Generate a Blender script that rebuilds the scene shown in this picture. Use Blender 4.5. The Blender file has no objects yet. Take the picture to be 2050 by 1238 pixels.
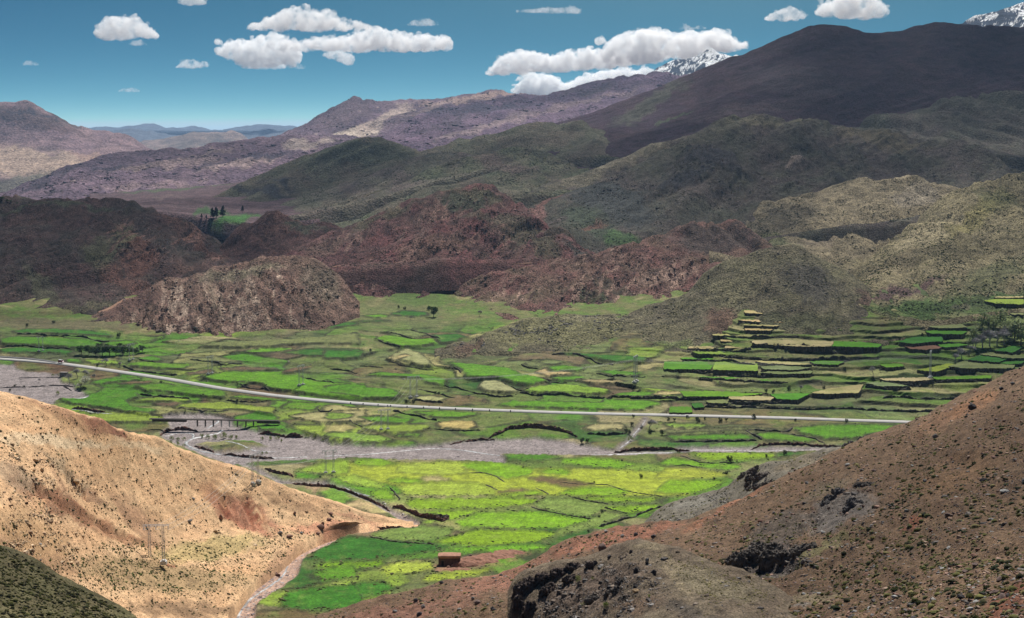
import bpy, math, random
import numpy as np
from mathutils import Vector, Matrix, Euler
from mathutils.geometry import tessellate_polygon

S = bpy.context.scene
COL = S.collection
RAD = math.radians

# ------------------------------------------------------------------ camera
CAMZ = 165.0
FPX = 2847.0
W0, H0 = 2050.0, 1238.0
PITCH = math.atan((619.0 - 330.0) / FPX)
cam_data = bpy.data.cameras.new('camera')
cam = bpy.data.objects.new('camera', cam_data)
COL.objects.link(cam)
cam.location = (0, 0, CAMZ)
cam.rotation_euler = (RAD(90) - PITCH, 0, 0)
cam_data.sensor_width = 36.0
cam_data.lens = 36.0 * FPX / W0
cam_data.clip_start = 1.0
cam_data.clip_end = 80000.0
S.camera = cam

# ------------------------------------------------------------------ daylight
SUN_AZ, SUN_EL = RAD(9), RAD(52)          # azimuth from straight ahead, towards the right
SUN = np.array([math.sin(SUN_AZ) * math.cos(SUN_EL), math.cos(SUN_AZ) * math.cos(SUN_EL), math.sin(SUN_EL)])
world = bpy.data.worlds.new('World')
S.world = world
world.use_nodes = True
wt = world.node_tree
wt.nodes.clear()
wo = wt.nodes.new('ShaderNodeOutputWorld')
wb = wt.nodes.new('ShaderNodeBackground')
sky = wt.nodes.new('ShaderNodeTexSky')
sky.sky_type = 'NISHITA'
sky.sun_disc = False
sky.sun_elevation = SUN_EL
sky.sun_rotation = SUN_AZ
sky.altitude = 2000
sky.air_density = 1.0
sky.dust_density = 0.3
sky.ozone_density = 3.0
gm = wt.nodes.new('ShaderNodeGamma')
gm.inputs[1].default_value = 1.55
sep = wt.nodes.new('ShaderNodeSeparateColor'); comb = wt.nodes.new('ShaderNodeCombineColor')
wt.links.new(gm.outputs[0], sep.inputs[0])
for i, (pw, sc) in enumerate(((3.0, .068), (1.7, .188), (1.25, .155))):          # the photograph's teal sky
    p_ = wt.nodes.new('ShaderNodeMath'); p_.operation = 'POWER'; p_.inputs[1].default_value = pw
    m_ = wt.nodes.new('ShaderNodeMath'); m_.operation = 'MULTIPLY'; m_.inputs[1].default_value = sc
    c_ = wt.nodes.new('ShaderNodeMath'); c_.operation = 'MINIMUM'; c_.inputs[1].default_value = (5.0, 7.0, 8.0)[i]   # no hot spot round the sun
    wt.links.new(sep.outputs[i], p_.inputs[0]); wt.links.new(p_.outputs[0], m_.inputs[0]); wt.links.new(m_.outputs[0], c_.inputs[0]); wt.links.new(c_.outputs[0], comb.inputs[i])
tcw = wt.nodes.new('ShaderNodeTexCoord')
mpw = wt.nodes.new('ShaderNodeMapping'); mpw.inputs['Scale'].default_value = (1, 1, 8.0)   # a steeper rise to deep blue, as in the photograph
nrm = wt.nodes.new('ShaderNodeVectorMath'); nrm.operation = 'NORMALIZE'
wt.links.new(tcw.outputs['Generated'], mpw.inputs[0]); wt.links.new(mpw.outputs[0], nrm.inputs[0]); wt.links.new(nrm.outputs[0], sky.inputs[0])
wt.links.new(sky.outputs[0], gm.inputs[0])
wt.links.new(comb.outputs[0], wb.inputs[0])
wb.inputs[1].default_value = 0.085
wt.links.new(wb.outputs[0], wo.inputs[0])

sl = bpy.data.lights.new('sun', 'SUN')
sl.energy = 5.0
sl.angle = RAD(0.5)
sl.color = (1.0, 0.97, 0.91)
sun = bpy.data.objects.new('sun', sl)
COL.objects.link(sun)
sun.location = (600, 4000, 5000)
sun.rotation_euler = Vector(SUN).to_track_quat('Z', 'Y').to_euler()

S.view_settings.view_transform = 'Standard'
S.view_settings.look = 'None'
S.view_settings.exposure = 0.36
S.view_settings.gamma = 1.0
S.view_settings.use_curve_mapping = False
S.cycles.max_bounces = 16
S.cycles.diffuse_bounces = 2
S.cycles.glossy_bounces = 2
S.cycles.transparent_max_bounces = 16
S.cycles.volume_bounces = 14
S.cycles.sample_clamp_indirect = 4.0
S.cycles.use_denoising = True

# ------------------------------------------------------------------ pixel <-> world
CP, SP = math.cos(PITCH), math.sin(PITCH)

def ray(px, py):
    cx = (np.asarray(px, float) - W0 / 2) / FPX
    cy = (H0 / 2 - np.asarray(py, float)) / FPX
    dy = CP + cy * SP
    dz = -SP + cy * CP
    return cx / dy, dz / dy                 # per metre of depth

def at(px, py, Y):
    dx, dz = ray(px, py)
    Y = np.asarray(Y, float)
    return np.stack(np.broadcast_arrays(dx * Y, Y, CAMZ + dz * Y), -1)

def proj(P):
    x, y, z = P[..., 0], P[..., 1], P[..., 2] - CAMZ
    f = y * CP - z * SP
    u = y * SP + z * CP
    return W0 / 2 + FPX * x / f, H0 / 2 - FPX * u / f

# ------------------------------------------------------------------ noise
def _hash(ix, iy, iz, seed):
    h = (ix.astype(np.uint32) * np.uint32(374761393) + iy.astype(np.uint32) * np.uint32(668265263)
         + iz.astype(np.uint32) * np.uint32(2147483647) + np.uint32((seed * 974634777) & 0xffffffff))
    h = (h ^ (h >> np.uint32(13))) * np.uint32(1274126177)
    h = (h ^ (h >> np.uint32(15))) * np.uint32(2246822519)
    return h ^ (h >> np.uint32(16))

def noise2(x, y, seed=0):
    x = np.asarray(x, float); y = np.asarray(y, float)
    ix = np.floor(x).astype(np.int64); iy = np.floor(y).astype(np.int64)
    fx = x - ix; fy = y - iy
    u = fx * fx * fx * (fx * (fx * 6 - 15) + 10); v = fy * fy * fy * (fy * (fy * 6 - 15) + 10)
    z = np.zeros_like(ix)
    def g(a, b):
        an = _hash(ix + a, iy + b, z, seed) * (2 * math.pi / 4294967296.0)
        return np.cos(an) * (fx - a) + np.sin(an) * (fy - b)
    n0 = g(0, 0) * (1 - u) + g(1, 0) * u
    n1 = g(0, 1) * (1 - u) + g(1, 1) * u
    return (n0 * (1 - v) + n1 * v) * 1.5

def fbm(x, y, oct=4, seed=0, gain=0.5, lac=2.03, ridged=False):
    a, s, t = 1.0, 0.0, 0.0
    for o in range(oct):
        n = noise2(x, y, seed + o * 17)
        if ridged:
            n = 1 - 2 * np.abs(n)
        s = s + a * n
        t += a
        a *= gain
        x = x * lac + 13.7; y = y * lac - 7.3
    return s / t

def noise3(x, y, z, seed=0):
    ix = np.floor(x).astype(np.int64); iy = np.floor(y).astype(np.int64); iz = np.floor(z).astype(np.int64)
    fx, fy, fz = x - ix, y - iy, z - iz
    sm = lambda f: f * f * (3 - 2 * f)
    u, v, w = sm(fx), sm(fy), sm(fz)
    r = 0
    for a in (0, 1):
        for b in (0, 1):
            for c in (0, 1):
                val = _hash(ix + a, iy + b, iz + c, seed) / 4294967296.0 * 2 - 1
                r = r + val * (u if a else 1 - u) * (v if b else 1 - v) * (w if c else 1 - w)
    return r

def fbm3(P, s, oct=4, seed=0, gain=0.5):
    x, y, z = P[..., 0] / s, P[..., 1] / s, P[..., 2] / s
    a, r, t = 1.0, 0.0, 0.0
    for o in range(oct):
        r = r + a * noise3(x, y, z, seed + 31 * o)
        t += a; a *= gain
        x = x * 2.1 + 5.2; y = y * 2.1 - 3.1; z = z * 2.1 + 1.7
    return r / t

def smooth(a, b, x):
    t = np.clip((x - a) / (b - a), 0, 1)
    return t * t * (3 - 2 * t)

# ------------------------------------------------------------------ mesh helpers
def add_mesh(name, V, F, mats=(), parent=None, smooth_shade=True, tint=None, midx=None, obj=True):
    """F is an (n,k) array or a list of faces."""
    V = np.asarray(V, np.float32).reshape(-1, 3)
    me = bpy.data.meshes.new(name)
    if isinstance(F, np.ndarray):
        n, k = F.shape
        me.vertices.add(len(V)); me.vertices.foreach_set('co', V.ravel())
        me.loops.add(n * k); me.loops.foreach_set('vertex_index', F.astype(np.int32).ravel())
        me.polygons.add(n)
        me.polygons.foreach_set('loop_start', np.arange(0, n * k, k, dtype=np.int32))
        me.polygons.foreach_set('loop_total', np.full(n, k, np.int32))
    else:
        me.from_pydata(V.tolist(), [], [list(f) for f in F])
    me.polygons.foreach_set('use_smooth', np.full(len(me.polygons), bool(smooth_shade)))
    if midx is not None:
        me.polygons.foreach_set('material_index', np.asarray(midx, np.int32))
    for m in (mats if isinstance(mats, (list, tuple)) else [mats]):
        me.materials.append(m)
    me.update(calc_edges=True)
    me.validate(clean_customdata=False)
    if tint is not None:
        a = me.attributes.new('tint', 'FLOAT_COLOR', 'POINT')
        c = np.ones((len(V), 4), np.float32); c[:, :3] = tint
        a.data.foreach_set('color', c.ravel())
    if not obj:
        return me
    o = bpy.data.objects.new(name, me)
    COL.objects.link(o)
    if parent is not None:
        o.parent = parent
    return o

def new_obj(name, me, loc=(0, 0, 0), rot=(0, 0, 0), scale=(1, 1, 1), parent=None):
    o = bpy.data.objects.new(name, me)
    COL.objects.link(o)
    o.location = loc; o.rotation_euler = rot; o.scale = scale
    if parent is not None:
        o.parent = parent
    return o

def tag(o, label=None, cat=None, group=None, kind=None):
    if label: o['label'] = label
    if cat: o['category'] = cat
    if group: o['group'] = group
    if kind: o['kind'] = kind
    return o

def empty(name, loc, rz=0.0):
    o = bpy.data.objects.new(name, None)
    COL.objects.link(o)
    o.location = loc; o.rotation_euler = (0, 0, rz); o.empty_display_size = 1
    return o

def copy_tree(o, parent=None):
    c = o.copy(); COL.objects.link(c)
    if parent is not None:
        c.parent = parent
    for ch in list(o.children):
        copy_tree(ch, c)
    return c

class MB:
    """collects simple solids into one mesh"""
    def __init__(s): s.V = []; s.F = []
    def add(s, V, F):
        b = len(s.V); s.V += [tuple(v) for v in V]; s.F += [[i + b for i in f] for f in F]; return s
    def box(s, c, d, rz=0.0):
        x, y, z = d[0] / 2, d[1] / 2, d[2] / 2
        cs, sn = math.cos(rz), math.sin(rz)
        V = []
        for k in (-z, z):
            for (i, j) in ((-x, -y), (x, -y), (x, y), (-x, y)):
                V.append((c[0] + i * cs - j * sn, c[1] + i * sn + j * cs, c[2] + k))
        return s.add(V, [(3, 2, 1, 0), (4, 5, 6, 7), (0, 1, 5, 4), (1, 2, 6, 5), (2, 3, 7, 6), (3, 0, 4, 7)])
    def bar(s, a, b, r, r2=None, n=4):
        a = Vector(a); b = Vector(b); r2 = r if r2 is None else r2
        d = (b - a)
        if d.length < 1e-6: return s
        q = d.to_track_quat('Z', 'Y')
        V = []
        for (p, rr) in ((a, r), (b, r2)):
            for i in range(n):
                t = 2 * math.pi * (i + .5) / n
                V.append(p + q @ Vector((math.cos(t) * rr, math.sin(t) * rr, 0)))
        F = [(i, (i + 1) % n, n + (i + 1) % n, n + i) for i in range(n)]
        F += [tuple(range(n))[::-1], tuple(range(n, 2 * n))]
        return s.add(V, F)
    def build(s, name, mat, parent=None, smooth_shade=False, obj=True):
        return add_mesh(name, s.V, s.F, [mat], parent, smooth_shade, obj=obj)

# ------------------------------------------------------------------ materials
def nodes_of(name):
    m = bpy.data.materials.new(name)
    m.use_nodes = True
    nt = m.node_tree
    bs = nt.nodes['Principled BSDF']
    bs.inputs['Roughness'].default_value = 0.95
    bs.inputs['Specular IOR Level'].default_value = 0.12
    return m, nt, bs

def ramp(nt, fac, stops):
    r = nt.nodes.new('ShaderNodeValToRGB')
    e = r.color_ramp.elements
    e[0].position, e[0].color = stops[0][0], (*([stops[0][1]] * 3 if not isinstance(stops[0][1], tuple) else stops[0][1]), 1)
    e[1].position, e[1].color = stops[-1][0], (*([stops[-1][1]] * 3 if not isinstance(stops[-1][1], tuple) else stops[-1][1]), 1)
    for p, c in stops[1:-1]:
        x = e.new(p); x.color = (*([c] * 3 if not isinstance(c, tuple) else c), 1)
    nt.links.new(fac, r.inputs[0])
    return r.outputs[0]

def mixc(nt, a, b, fac, mode='MIX'):
    x = nt.nodes.new('ShaderNodeMix'); x.data_type = 'RGBA'; x.blend_type = mode
    for sock, v in ((x.inputs['A'], a), (x.inputs['B'], b), (x.inputs['Factor'], fac)):
        if isinstance(v, bpy.types.NodeSocket): nt.links.new(v, sock)
        elif isinstance(v, tuple): sock.default_value = (*v, 1)
        else: sock.default_value = v
    return x.outputs['Result']

def noise_node(nt, scale, detail=4.0, rough=0.6, vec=None, stretch=None):
    n = nt.nodes.new('ShaderNodeTexNoise')
    n.inputs['Scale'].default_value = scale
    n.inputs['Detail'].default_value = detail
    n.inputs['Roughness'].default_value = rough
    if vec is None:
        tc = nt.nodes.new('ShaderNodeTexCoord'); vec = tc.outputs['Object']
    if stretch:
        mp = nt.nodes.new('ShaderNodeMapping'); mp.inputs['Scale'].default_value = stretch
        nt.links.new(vec, mp.inputs[0]); vec = mp.outputs[0]
    nt.links.new(vec, n.inputs['Vector'])
    return n.outputs['Fac']

def ground_mat(name, fine, coarse, contrast=0.35, bump=0.6, bdist=None):
    """tint attribute x two scales of grain; fine / coarse are feature sizes in metres"""
    m, nt, bs = nodes_of(name)
    at_ = nt.nodes.new('ShaderNodeAttribute'); at_.attribute_name = 'tint'
    nf = noise_node(nt, 1.0 / fine, 3.0, 0.65)
    nc = noise_node(nt, 1.0 / coarse, 5.0, 0.6)
    c = mixc(nt, at_.outputs['Color'], ramp(nt, nc, [(0.3, 1 - contrast * .8), (0.7, 1 + contrast * .8)]), 1.0, 'MULTIPLY')
    c = mixc(nt, c, ramp(nt, nf, [(0.32, 1 - contrast * 1.5), (0.5, 1.0), (0.7, 1 + contrast * 1.3)]), 1.0, 'MULTIPLY')
    nt.links.new(c, bs.inputs['Base Color'])
    b = nt.nodes.new('ShaderNodeBump')
    b.inputs['Strength'].default_value = bump
    b.inputs['Distance'].default_value = bdist or fine * 0.5
    ad = nt.nodes.new('ShaderNodeMath'); ad.operation = 'MULTIPLY_ADD'
    nt.links.new(nc, ad.inputs[0]); ad.inputs[1].default_value = 2.0; nt.links.new(nf, ad.inputs[2])
    nt.links.new(ad.outputs[0], b.inputs['Height'])
    nt.links.new(b.outputs[0], bs.inputs['Normal'])
    return m

def plain_mat(name, col, scale=1.0, contrast=0.3, rough=0.9, spec=0.15, col2=None, bump=0.0):
    m, nt, bs = nodes_of(name)
    bs.inputs['Roughness'].default_value = rough
    bs.inputs['Specular IOR Level'].default_value = spec
    n = noise_node(nt, scale, 4.0, 0.6)
    c2 = col2 or tuple(min(1, v * (1 + contrast)) for v in col)
    c1 = tuple(v * (1 - contrast) for v in col) if col2 is None else col
    nt.links.new(ramp(nt, n, [(0.3, c1), (0.7, c2)]), bs.inputs['Base Color'])
    if bump:
        b = nt.nodes.new('ShaderNodeBump'); b.inputs['Strength'].default_value = bump; b.inputs['Distance'].default_value = 0.3 / scale
        nt.links.new(n, b.inputs['Height']); nt.links.new(b.outputs[0], bs.inputs['Normal'])
    return m

def tint_mat(name, rough=0.9, spec=0.1, trans=0.0, scale=None, contrast=0.25):
    m, nt, bs = nodes_of(name)
    bs.inputs['Roughness'].default_value = rough
    bs.inputs['Specular IOR Level'].default_value = spec
    a = nt.nodes.new('ShaderNodeAttribute'); a.attribute_name = 'tint'
    c = a.outputs['Color']
    if scale:
        n = noise_node(nt, scale, 3.0)
        c = mixc(nt, c, ramp(nt, n, [(0.3, 1 - contrast), (0.7, 1 + contrast)]), 1.0, 'MULTIPLY')
    nt.links.new(c, bs.inputs['Base Color'])
    if trans:
        tr = nt.nodes.new('ShaderNodeBsdfTranslucent'); nt.links.new(c, tr.inputs[0])
        mx = nt.nodes.new('ShaderNodeMixShader'); mx.inputs[0].default_value = trans
        nt.links.new(bs.outputs[0], mx.inputs[1]); nt.links.new(tr.outputs[0], mx.inputs[2])
        nt.links.new(mx.outputs[0], nt.nodes['Material Output'].inputs[0])
    return m

RNG = np.random.default_rng(7)
random.seed(7)
# ================================================================== terrain
def interp_line(pts, xs, sm=0):
    pts = sorted(pts)
    x = np.array([p[0] for p in pts], float)
    y = np.interp(xs, x, [p[1] for p in pts])
    q = np.interp(xs, x, [1.0 / p[2] for p in pts])
    if sm > 0:
        k = int(sm); w = np.hanning(2 * k + 3)[1:-1]; w /= w.sum()
        y = np.convolve(np.pad(y, k, mode='edge'), w, mode='valid')
        q = np.convolve(np.pad(q, k, mode='edge'), w, mode='valid')
    return y, q

def blobs_apply(col, px, py, blobs, seed, warp=14.0):
    """rock and plant cover placed on the slopes"""
    wx = fbm(px / 40, py / 26, 4, seed + 5) * warp * 2.2
    wy = fbm(px / 40 + 9, py / 26, 4, seed + 6) * warp
    rag = fbm(px / 11, py / 7, 3, seed + 8)
    for (bx, by, rx, ry, ang, c, st) in blobs:
        a = RAD(ang); dx = px + wx - bx; dy = py + wy - by
        u = (dx * math.cos(a) + dy * math.sin(a)) / rx
        v = (-dx * math.sin(a) + dy * math.cos(a)) / ry
        m = np.clip(smooth(1.15, 0.55, np.sqrt(u * u + v * v) + rag * 0.30) * st, 0, 1)[..., None]
        col = col * (1 - m) + np.array(c) * m
    return col

LOFTS = {}
def loft(name, key, lines, mat, base, blobs=(), rock=None, disp=(), seed=0, step=3.3, rows=2.4, sm=6, back=26.0, mottle=0.5, alt=None, ribs=(), backlen=None, crest_rough=0.0, apron=30.0):
    """a hill as a mesh: lines run from its foot to its crest; behind the crest the land falls away again"""
    x0 = max(min(p[0] for p in l) for l in lines); x1 = min(max(p[0] for p in l) for l in lines)
    xs = np.linspace(x0, x1, int((x1 - x0) / step) + 2)
    L = [interp_line(l, xs, sm) for l in lines]
    Yk = np.array([l[0] for l in L]); Qk = np.array([l[1] for l in L])
    n = len(L)
    rowsP, rowsT = [], []
    ty, tq = np.zeros_like(Yk), np.zeros_like(Qk)
    for i in range(n):
        a, b = max(0, i - 1), min(n - 1, i + 1)
        ty[i] = (Yk[b] - Yk[a]) / max(1, b - a); tq[i] = (Qk[b] - Qk[a]) / max(1, b - a)
    for i in range(n - 1):
        d1 = Yk[i + 1] - Yk[i]
        span = np.percentile(np.abs(d1), 92)
        m = max(3, int(span / rows))
        lim = lambda t, d: np.sign(d) * np.clip(t * np.sign(d), 0, 3 * np.abs(d))
        q1 = Qk[i + 1] - Qk[i]
        a0, a1 = lim(ty[i], d1), lim(ty[i + 1], d1)
        b0, b1 = lim(tq[i], q1), lim(tq[i + 1], q1)
        for j in range(m + (1 if i == n - 2 else 0)):
            t = j / m
            h00 = 2 * t**3 - 3 * t**2 + 1; h10 = t**3 - 2 * t**2 + t; h01 = -2 * t**3 + 3 * t**2; h11 = t**3 - t**2
            y = h00 * Yk[i] + h10 * a0 + h01 * Yk[i + 1] + h11 * a1
            q = h00 * Qk[i] + h10 * b0 + h01 * Qk[i + 1] + h11 * b1
            rowsP.append(at(xs, y, 1.0 / q)); rowsT.append(i + t)
    crest = rowsP[-1]
    nf = len(rowsP)
    depth = backlen or max(60.0, float(np.median(1 / Qk[-1])) * 0.16)
    for t in (0.02, 0.06, 0.12, 0.2, 0.32, 0.48, 0.7, 1.0):
        d = depth * t
        Yn = crest[:, 1] + d
        k = Yn / crest[:, 1]
        drop = np.tan(RAD(back)) * d * smooth(0, 0.35, t)
        rowsP.append(np.stack([crest[:, 0] * k, Yn, crest[:, 2] - drop - d * .02], -1)); rowsT.append(n - 1 + t)
    f0 = rowsP[0]
    rowsP = [np.stack([f0[:, 0] * (1 - d / f0[:, 1]), f0[:, 1] - d, f0[:, 2] - h], -1) for d, h in ((apron, apron), (apron * .3, apron * .22))] + rowsP
    rowsT = [-.02, -.01] + rowsT; nf += 2
    P = np.array(rowsP)
    T = np.array(rowsT)[:, None] * np.ones(len(xs))
    px0, py0 = proj(P)
    Pf = P
    env = np.clip((xs - x0) / 30, 0, 1) * np.clip((x1 - xs) / 30, 0, 1)
    up = np.clip(T / 0.25, 0, 1)                        # no relief where the foot meets the valley
    for dsp in disp:
        P = P.copy(); P[..., 2] += dsp(P, px0, py0, T) * up
    if crest_rough:
        yy = np.median(crest[:, 1])
        P[..., 2] += fbm(px0 / 22, py0 * 0 + seed, 4, seed + 3, gain=.6) * crest_rough * yy / FPX * smooth(n - 2.0, n - 1, T)
    # ground colour, plus the painted sun and shade of some blobs
    c = np.array(base) * np.ones(P.shape)
    yy = P[..., 1] / FPX
    if alt is not None:
        m = smooth(-mottle, mottle, fbm(px0 / 75, py0 / 34, 5, seed + 40, gain=.6))[..., None]
        c = c * (1 - m) + np.array(alt) * m
    c = blobs_apply(c, px0, py0, blobs, seed)
    for rb, rcol in ribs:
        m = np.clip(rb(Pf, px0, py0, T), 0, 1)[..., None] * .9
        c = c * (1 - m) + np.array(rcol) * m
    c = c * (1 + 0.22 * fbm(px0 / 16, py0 / 9, 4, seed + 60)[..., None])
    nr, nc = P.shape[:2]
    idx = np.arange(nr * nc).reshape(nr, nc)
    F = np.stack([idx[:-1, :-1], idx[:-1, 1:], idx[1:, 1:], idx[1:, :-1]], -1).reshape(-1, 4)
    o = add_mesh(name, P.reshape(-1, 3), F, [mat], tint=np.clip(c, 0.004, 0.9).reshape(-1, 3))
    tag(o, kind='structure')
    px, py = proj(P)
    LOFTS[key] = dict(P=P, px=px, py=py, nf=nf, xs=xs, obj=o)
    return o

def hit(key, px, py):
    """the point of a hill's visible face seen at this place of the picture"""
    L = LOFTS[key]; c = int(np.clip(np.searchsorted(L['xs'], px), 0, len(L['xs']) - 1))
    col = L['py'][:L['nf'], c]; P = L['P'][:L['nf'], c]
    run = col[0]
    for k in range(1, len(col)):
        if col[k] <= py <= run + 1e-6 or col[k] <= py:
            a, b = col[k - 1], col[k]
            t = 0 if abs(a - b) < 1e-6 else np.clip((a - py) / (a - b), 0, 1)
            return P[k - 1] * (1 - t) + P[k] * t
        run = min(run, col[k])
    return P[-1]

# ---- relief functions (metres)
def D(scale, amp, oct=5, seed=0, ridged=False, st=(1, 1), gain=.5):
    def f(P, px, py, T):
        return fbm(P[..., 0] / scale * st[0], P[..., 1] / scale * st[1], oct, seed, gain, ridged=ridged) * amp
    return f
def GUL(width, amp, seed=0, lean=0.0, along=7.0, sharp=1.0):
    """gullies running down the slope"""
    def f(P, px, py, T):
        w = fbm(P[..., 0] / (width * 4), P[..., 1] / (width * 4), 3, seed + 9) * width * 1.6
        q = (P[..., 0] + lean * P[..., 2] + w) / width
        n = fbm(q, P[..., 1] / (width * along), 4, seed, .5, ridged=True)
        return -np.maximum(n, -0.2) ** sharp * amp if sharp != 1 else -n * amp
    return f
def RIB(width, amp, seed, lean, mask, blocky=4.0):
    """steep rock beds standing out of the slope"""
    def f(P, px, py, T):
        w = fbm(P[..., 0] / (width * 5), P[..., 2] / (width * 5), 4, seed + 9) * width * 2.2
        q = (P[..., 0] + lean * P[..., 2] + w) / width
        n = noise2(q, P[..., 2] / (width * 6) + 3, seed) + 0.5 * noise2(q * 2.3, P[..., 2] / (width * 3), seed + 4)
        brk = smooth(-.25, .35, noise2(P[..., 0] / width / 1.1, P[..., 2] / blocky, seed + 7) + .5 * noise2(P[..., 0] / 2.2, P[..., 2] / 2.2, seed + 8))
        return smooth(0.05, 0.5, n) * brk * amp * mask_at(px, py, mask)
    return f
def STR(width, lean, seed, mask, dark=False, lo=.12):
    """bands of pale (or dark) rock following the steep beds"""
    def f(P, px, py, T):
        w = fbm(P[..., 0] / (width * 5), P[..., 2] / (width * 5), 4, seed + 9) * width * 2.0
        q = (P[..., 0] + lean * P[..., 2] + w) / width
        n = noise2(q, P[..., 2] / (width * 8) + 3, seed) + 0.6 * noise2(q * 2.4, P[..., 2] / (width * 4), seed + 4)
        if dark: n = -n
        brk = smooth(-.45, .15, noise2(P[..., 0] / width / 1.3, P[..., 2] / 5.0, seed + 7) + .6 * noise2(P[..., 0] / 2.4, P[..., 2] / 2.4, seed + 8))
        return smooth(lo, lo + .3, n) * brk * mask_at(px, py, mask)
    return f
def mask_at(px, py, blobs):
    r = np.zeros(np.shape(px))
    wx = fbm(px / 50, py / 30, 3, 77) * 25
    for (bx, by, rx, ry, ang) in blobs:
        a = RAD(ang); dx = px + wx - bx; dy = py - by
        u = (dx * math.cos(a) + dy * math.sin(a)) / rx; v = (-dx * math.sin(a) + dy * math.cos(a)) / ry
        r = np.maximum(r, smooth(1.1, .6, np.sqrt(u * u + v * v)))
    return r

# ---- colours of bare ground
TAN = (0.56, 0.335, 0.18); TANP = (0.55, 0.40, 0.25); REDC = (0.25, 0.085, 0.045); REDP = (0.36, 0.155, 0.09)
OLIVE = (0.125, 0.115, 0.055); OLIVD = (0.075, 0.075, 0.045); OLIVG = (0.085, 0.12, 0.035)
BRN = (0.155, 0.082, 0.048); RBRN = (0.145, 0.065, 0.050); RBRP = (0.24, 0.13, 0.095); PURP = (0.12, 0.075, 0.08)
SLATE = (0.075, 0.07, 0.066); GREY = (0.15, 0.135, 0.115); PALE = (0.42, 0.33, 0.28)

MAT_NEAR = ground_mat('ground_near', 0.34, 2.5, .55, 1.0)
MAT_LEFT = ground_mat('ground_left', 0.55, 5.0, .36, .9)
MAT_MID = ground_mat('ground_mid', 1.5, 12.0, .62, 1.0, 2.4)
MAT_FAR = ground_mat('ground_far', 3.2, 34.0, .55, 1.0, 6.0)
MAT_DIST = ground_mat('ground_distant', 12.0, 130.0, .42, 1.0, 22.0)

# ---- base sheet, reaches past the farthest ridge
n = 60
gx = np.linspace(-14000, 14000, n); gy = np.linspace(-600, 26000, n)
GX, GY = np.meshgrid(gx, gy)
GZ = -40 + 0 * GX
idx = np.arange(n * n).reshape(n, n)
F = np.stack([idx[:-1, :-1], idx[:-1, 1:], idx[1:, 1:], idx[1:, :-1]], -1).reshape(-1, 4)
tag(add_mesh('ground', np.stack([GX, GY, GZ], -1), F, [MAT_DIST], tint=np.array(BRN) * np.ones((n * n, 3))), kind='structure')

# ---- far ranges, haze blue put into the colour of the two farthest
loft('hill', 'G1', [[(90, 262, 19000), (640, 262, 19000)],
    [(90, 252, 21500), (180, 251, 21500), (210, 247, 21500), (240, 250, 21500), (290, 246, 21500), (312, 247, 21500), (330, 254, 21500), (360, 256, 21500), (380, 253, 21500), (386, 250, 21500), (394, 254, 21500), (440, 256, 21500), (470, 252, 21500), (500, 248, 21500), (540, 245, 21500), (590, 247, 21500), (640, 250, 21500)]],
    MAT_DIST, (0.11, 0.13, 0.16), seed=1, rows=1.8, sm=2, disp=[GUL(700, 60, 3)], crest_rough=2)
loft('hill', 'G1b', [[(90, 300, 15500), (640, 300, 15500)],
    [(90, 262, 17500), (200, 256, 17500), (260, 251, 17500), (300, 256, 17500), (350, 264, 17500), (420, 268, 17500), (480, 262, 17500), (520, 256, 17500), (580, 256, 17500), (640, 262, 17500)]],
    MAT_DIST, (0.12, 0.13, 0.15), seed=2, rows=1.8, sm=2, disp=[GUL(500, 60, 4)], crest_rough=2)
loft('hill', 'G2', [[(200, 330, 9500), (560, 330, 9500)],
    [(200, 300, 12000), (240, 285, 12000), (290, 276, 12000), (330, 274, 12000), (380, 263, 12000), (430, 259, 12000), (470, 261, 12000), (497, 270, 12000), (520, 284, 12000), (560, 300, 12000)]],
    MAT_DIST, (0.30, 0.21, 0.17), alt=(0.14, 0.12, 0.10), seed=5, rows=1.8, sm=2, disp=[GUL(260, 40, 5)], crest_rough=2)
# ---- left table mountain
loft('hill', 'E1', [[(-120, 420, 5200), (0, 415, 5200), (120, 400, 5300), (220, 370, 5500), (300, 325, 6000), (360, 318, 6300)],
    [(-120, 300, 6600), (0, 295, 6600), (120, 290, 6600), (220, 292, 6700), (300, 300, 6700), (360, 312, 6500)],
    [(-120, 225, 7100), (0, 222, 7100), (60, 226, 7100), (110, 236, 7100), (160, 262, 7100), (240, 280, 7000), (300, 298, 6900), (360, 310, 6600)],
    [(-120, 201, 7300), (0, 200, 7300), (52, 199, 7300), (66, 206, 7300), (96, 219, 7300), (117, 230, 7300), (126, 235, 7300), (154, 249, 7300), (181, 255, 7300), (239, 263, 7300), (266, 270, 7250), (285, 285, 7200), (300, 296, 7100), (360, 308, 6800)]],
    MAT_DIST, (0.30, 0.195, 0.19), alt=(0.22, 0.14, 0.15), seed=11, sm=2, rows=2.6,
    blobs=[(60, 230, 130, 20, 8, (0.15, 0.095, 0.085), 1), (30, 320, 220, 32, 4, (0.46, 0.33, 0.24), .9), (60, 222, 60, 3.5, 8, (0.07, 0.05, 0.055), 1), (40, 237, 50, 2.5, 4, (0.08, 0.055, 0.055), 1), (118, 232, 8, 7, 30, (0.06, 0.045, 0.05), 1), (120, 255, 90, 8, 18, (0.17, 0.10, 0.09), .8), (60, 365, 150, 24, -6, (0.16, 0.15, 0.10), .8), (200, 315, 80, 10, 12, (0.38, 0.24, 0.18), .7)],  # pale lower slope and dark lower left: sun and shade painted in
    disp=[GUL(140, 16, 12, along=4), D(300, 10, 4, 13)], crest_rough=1.0)
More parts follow.
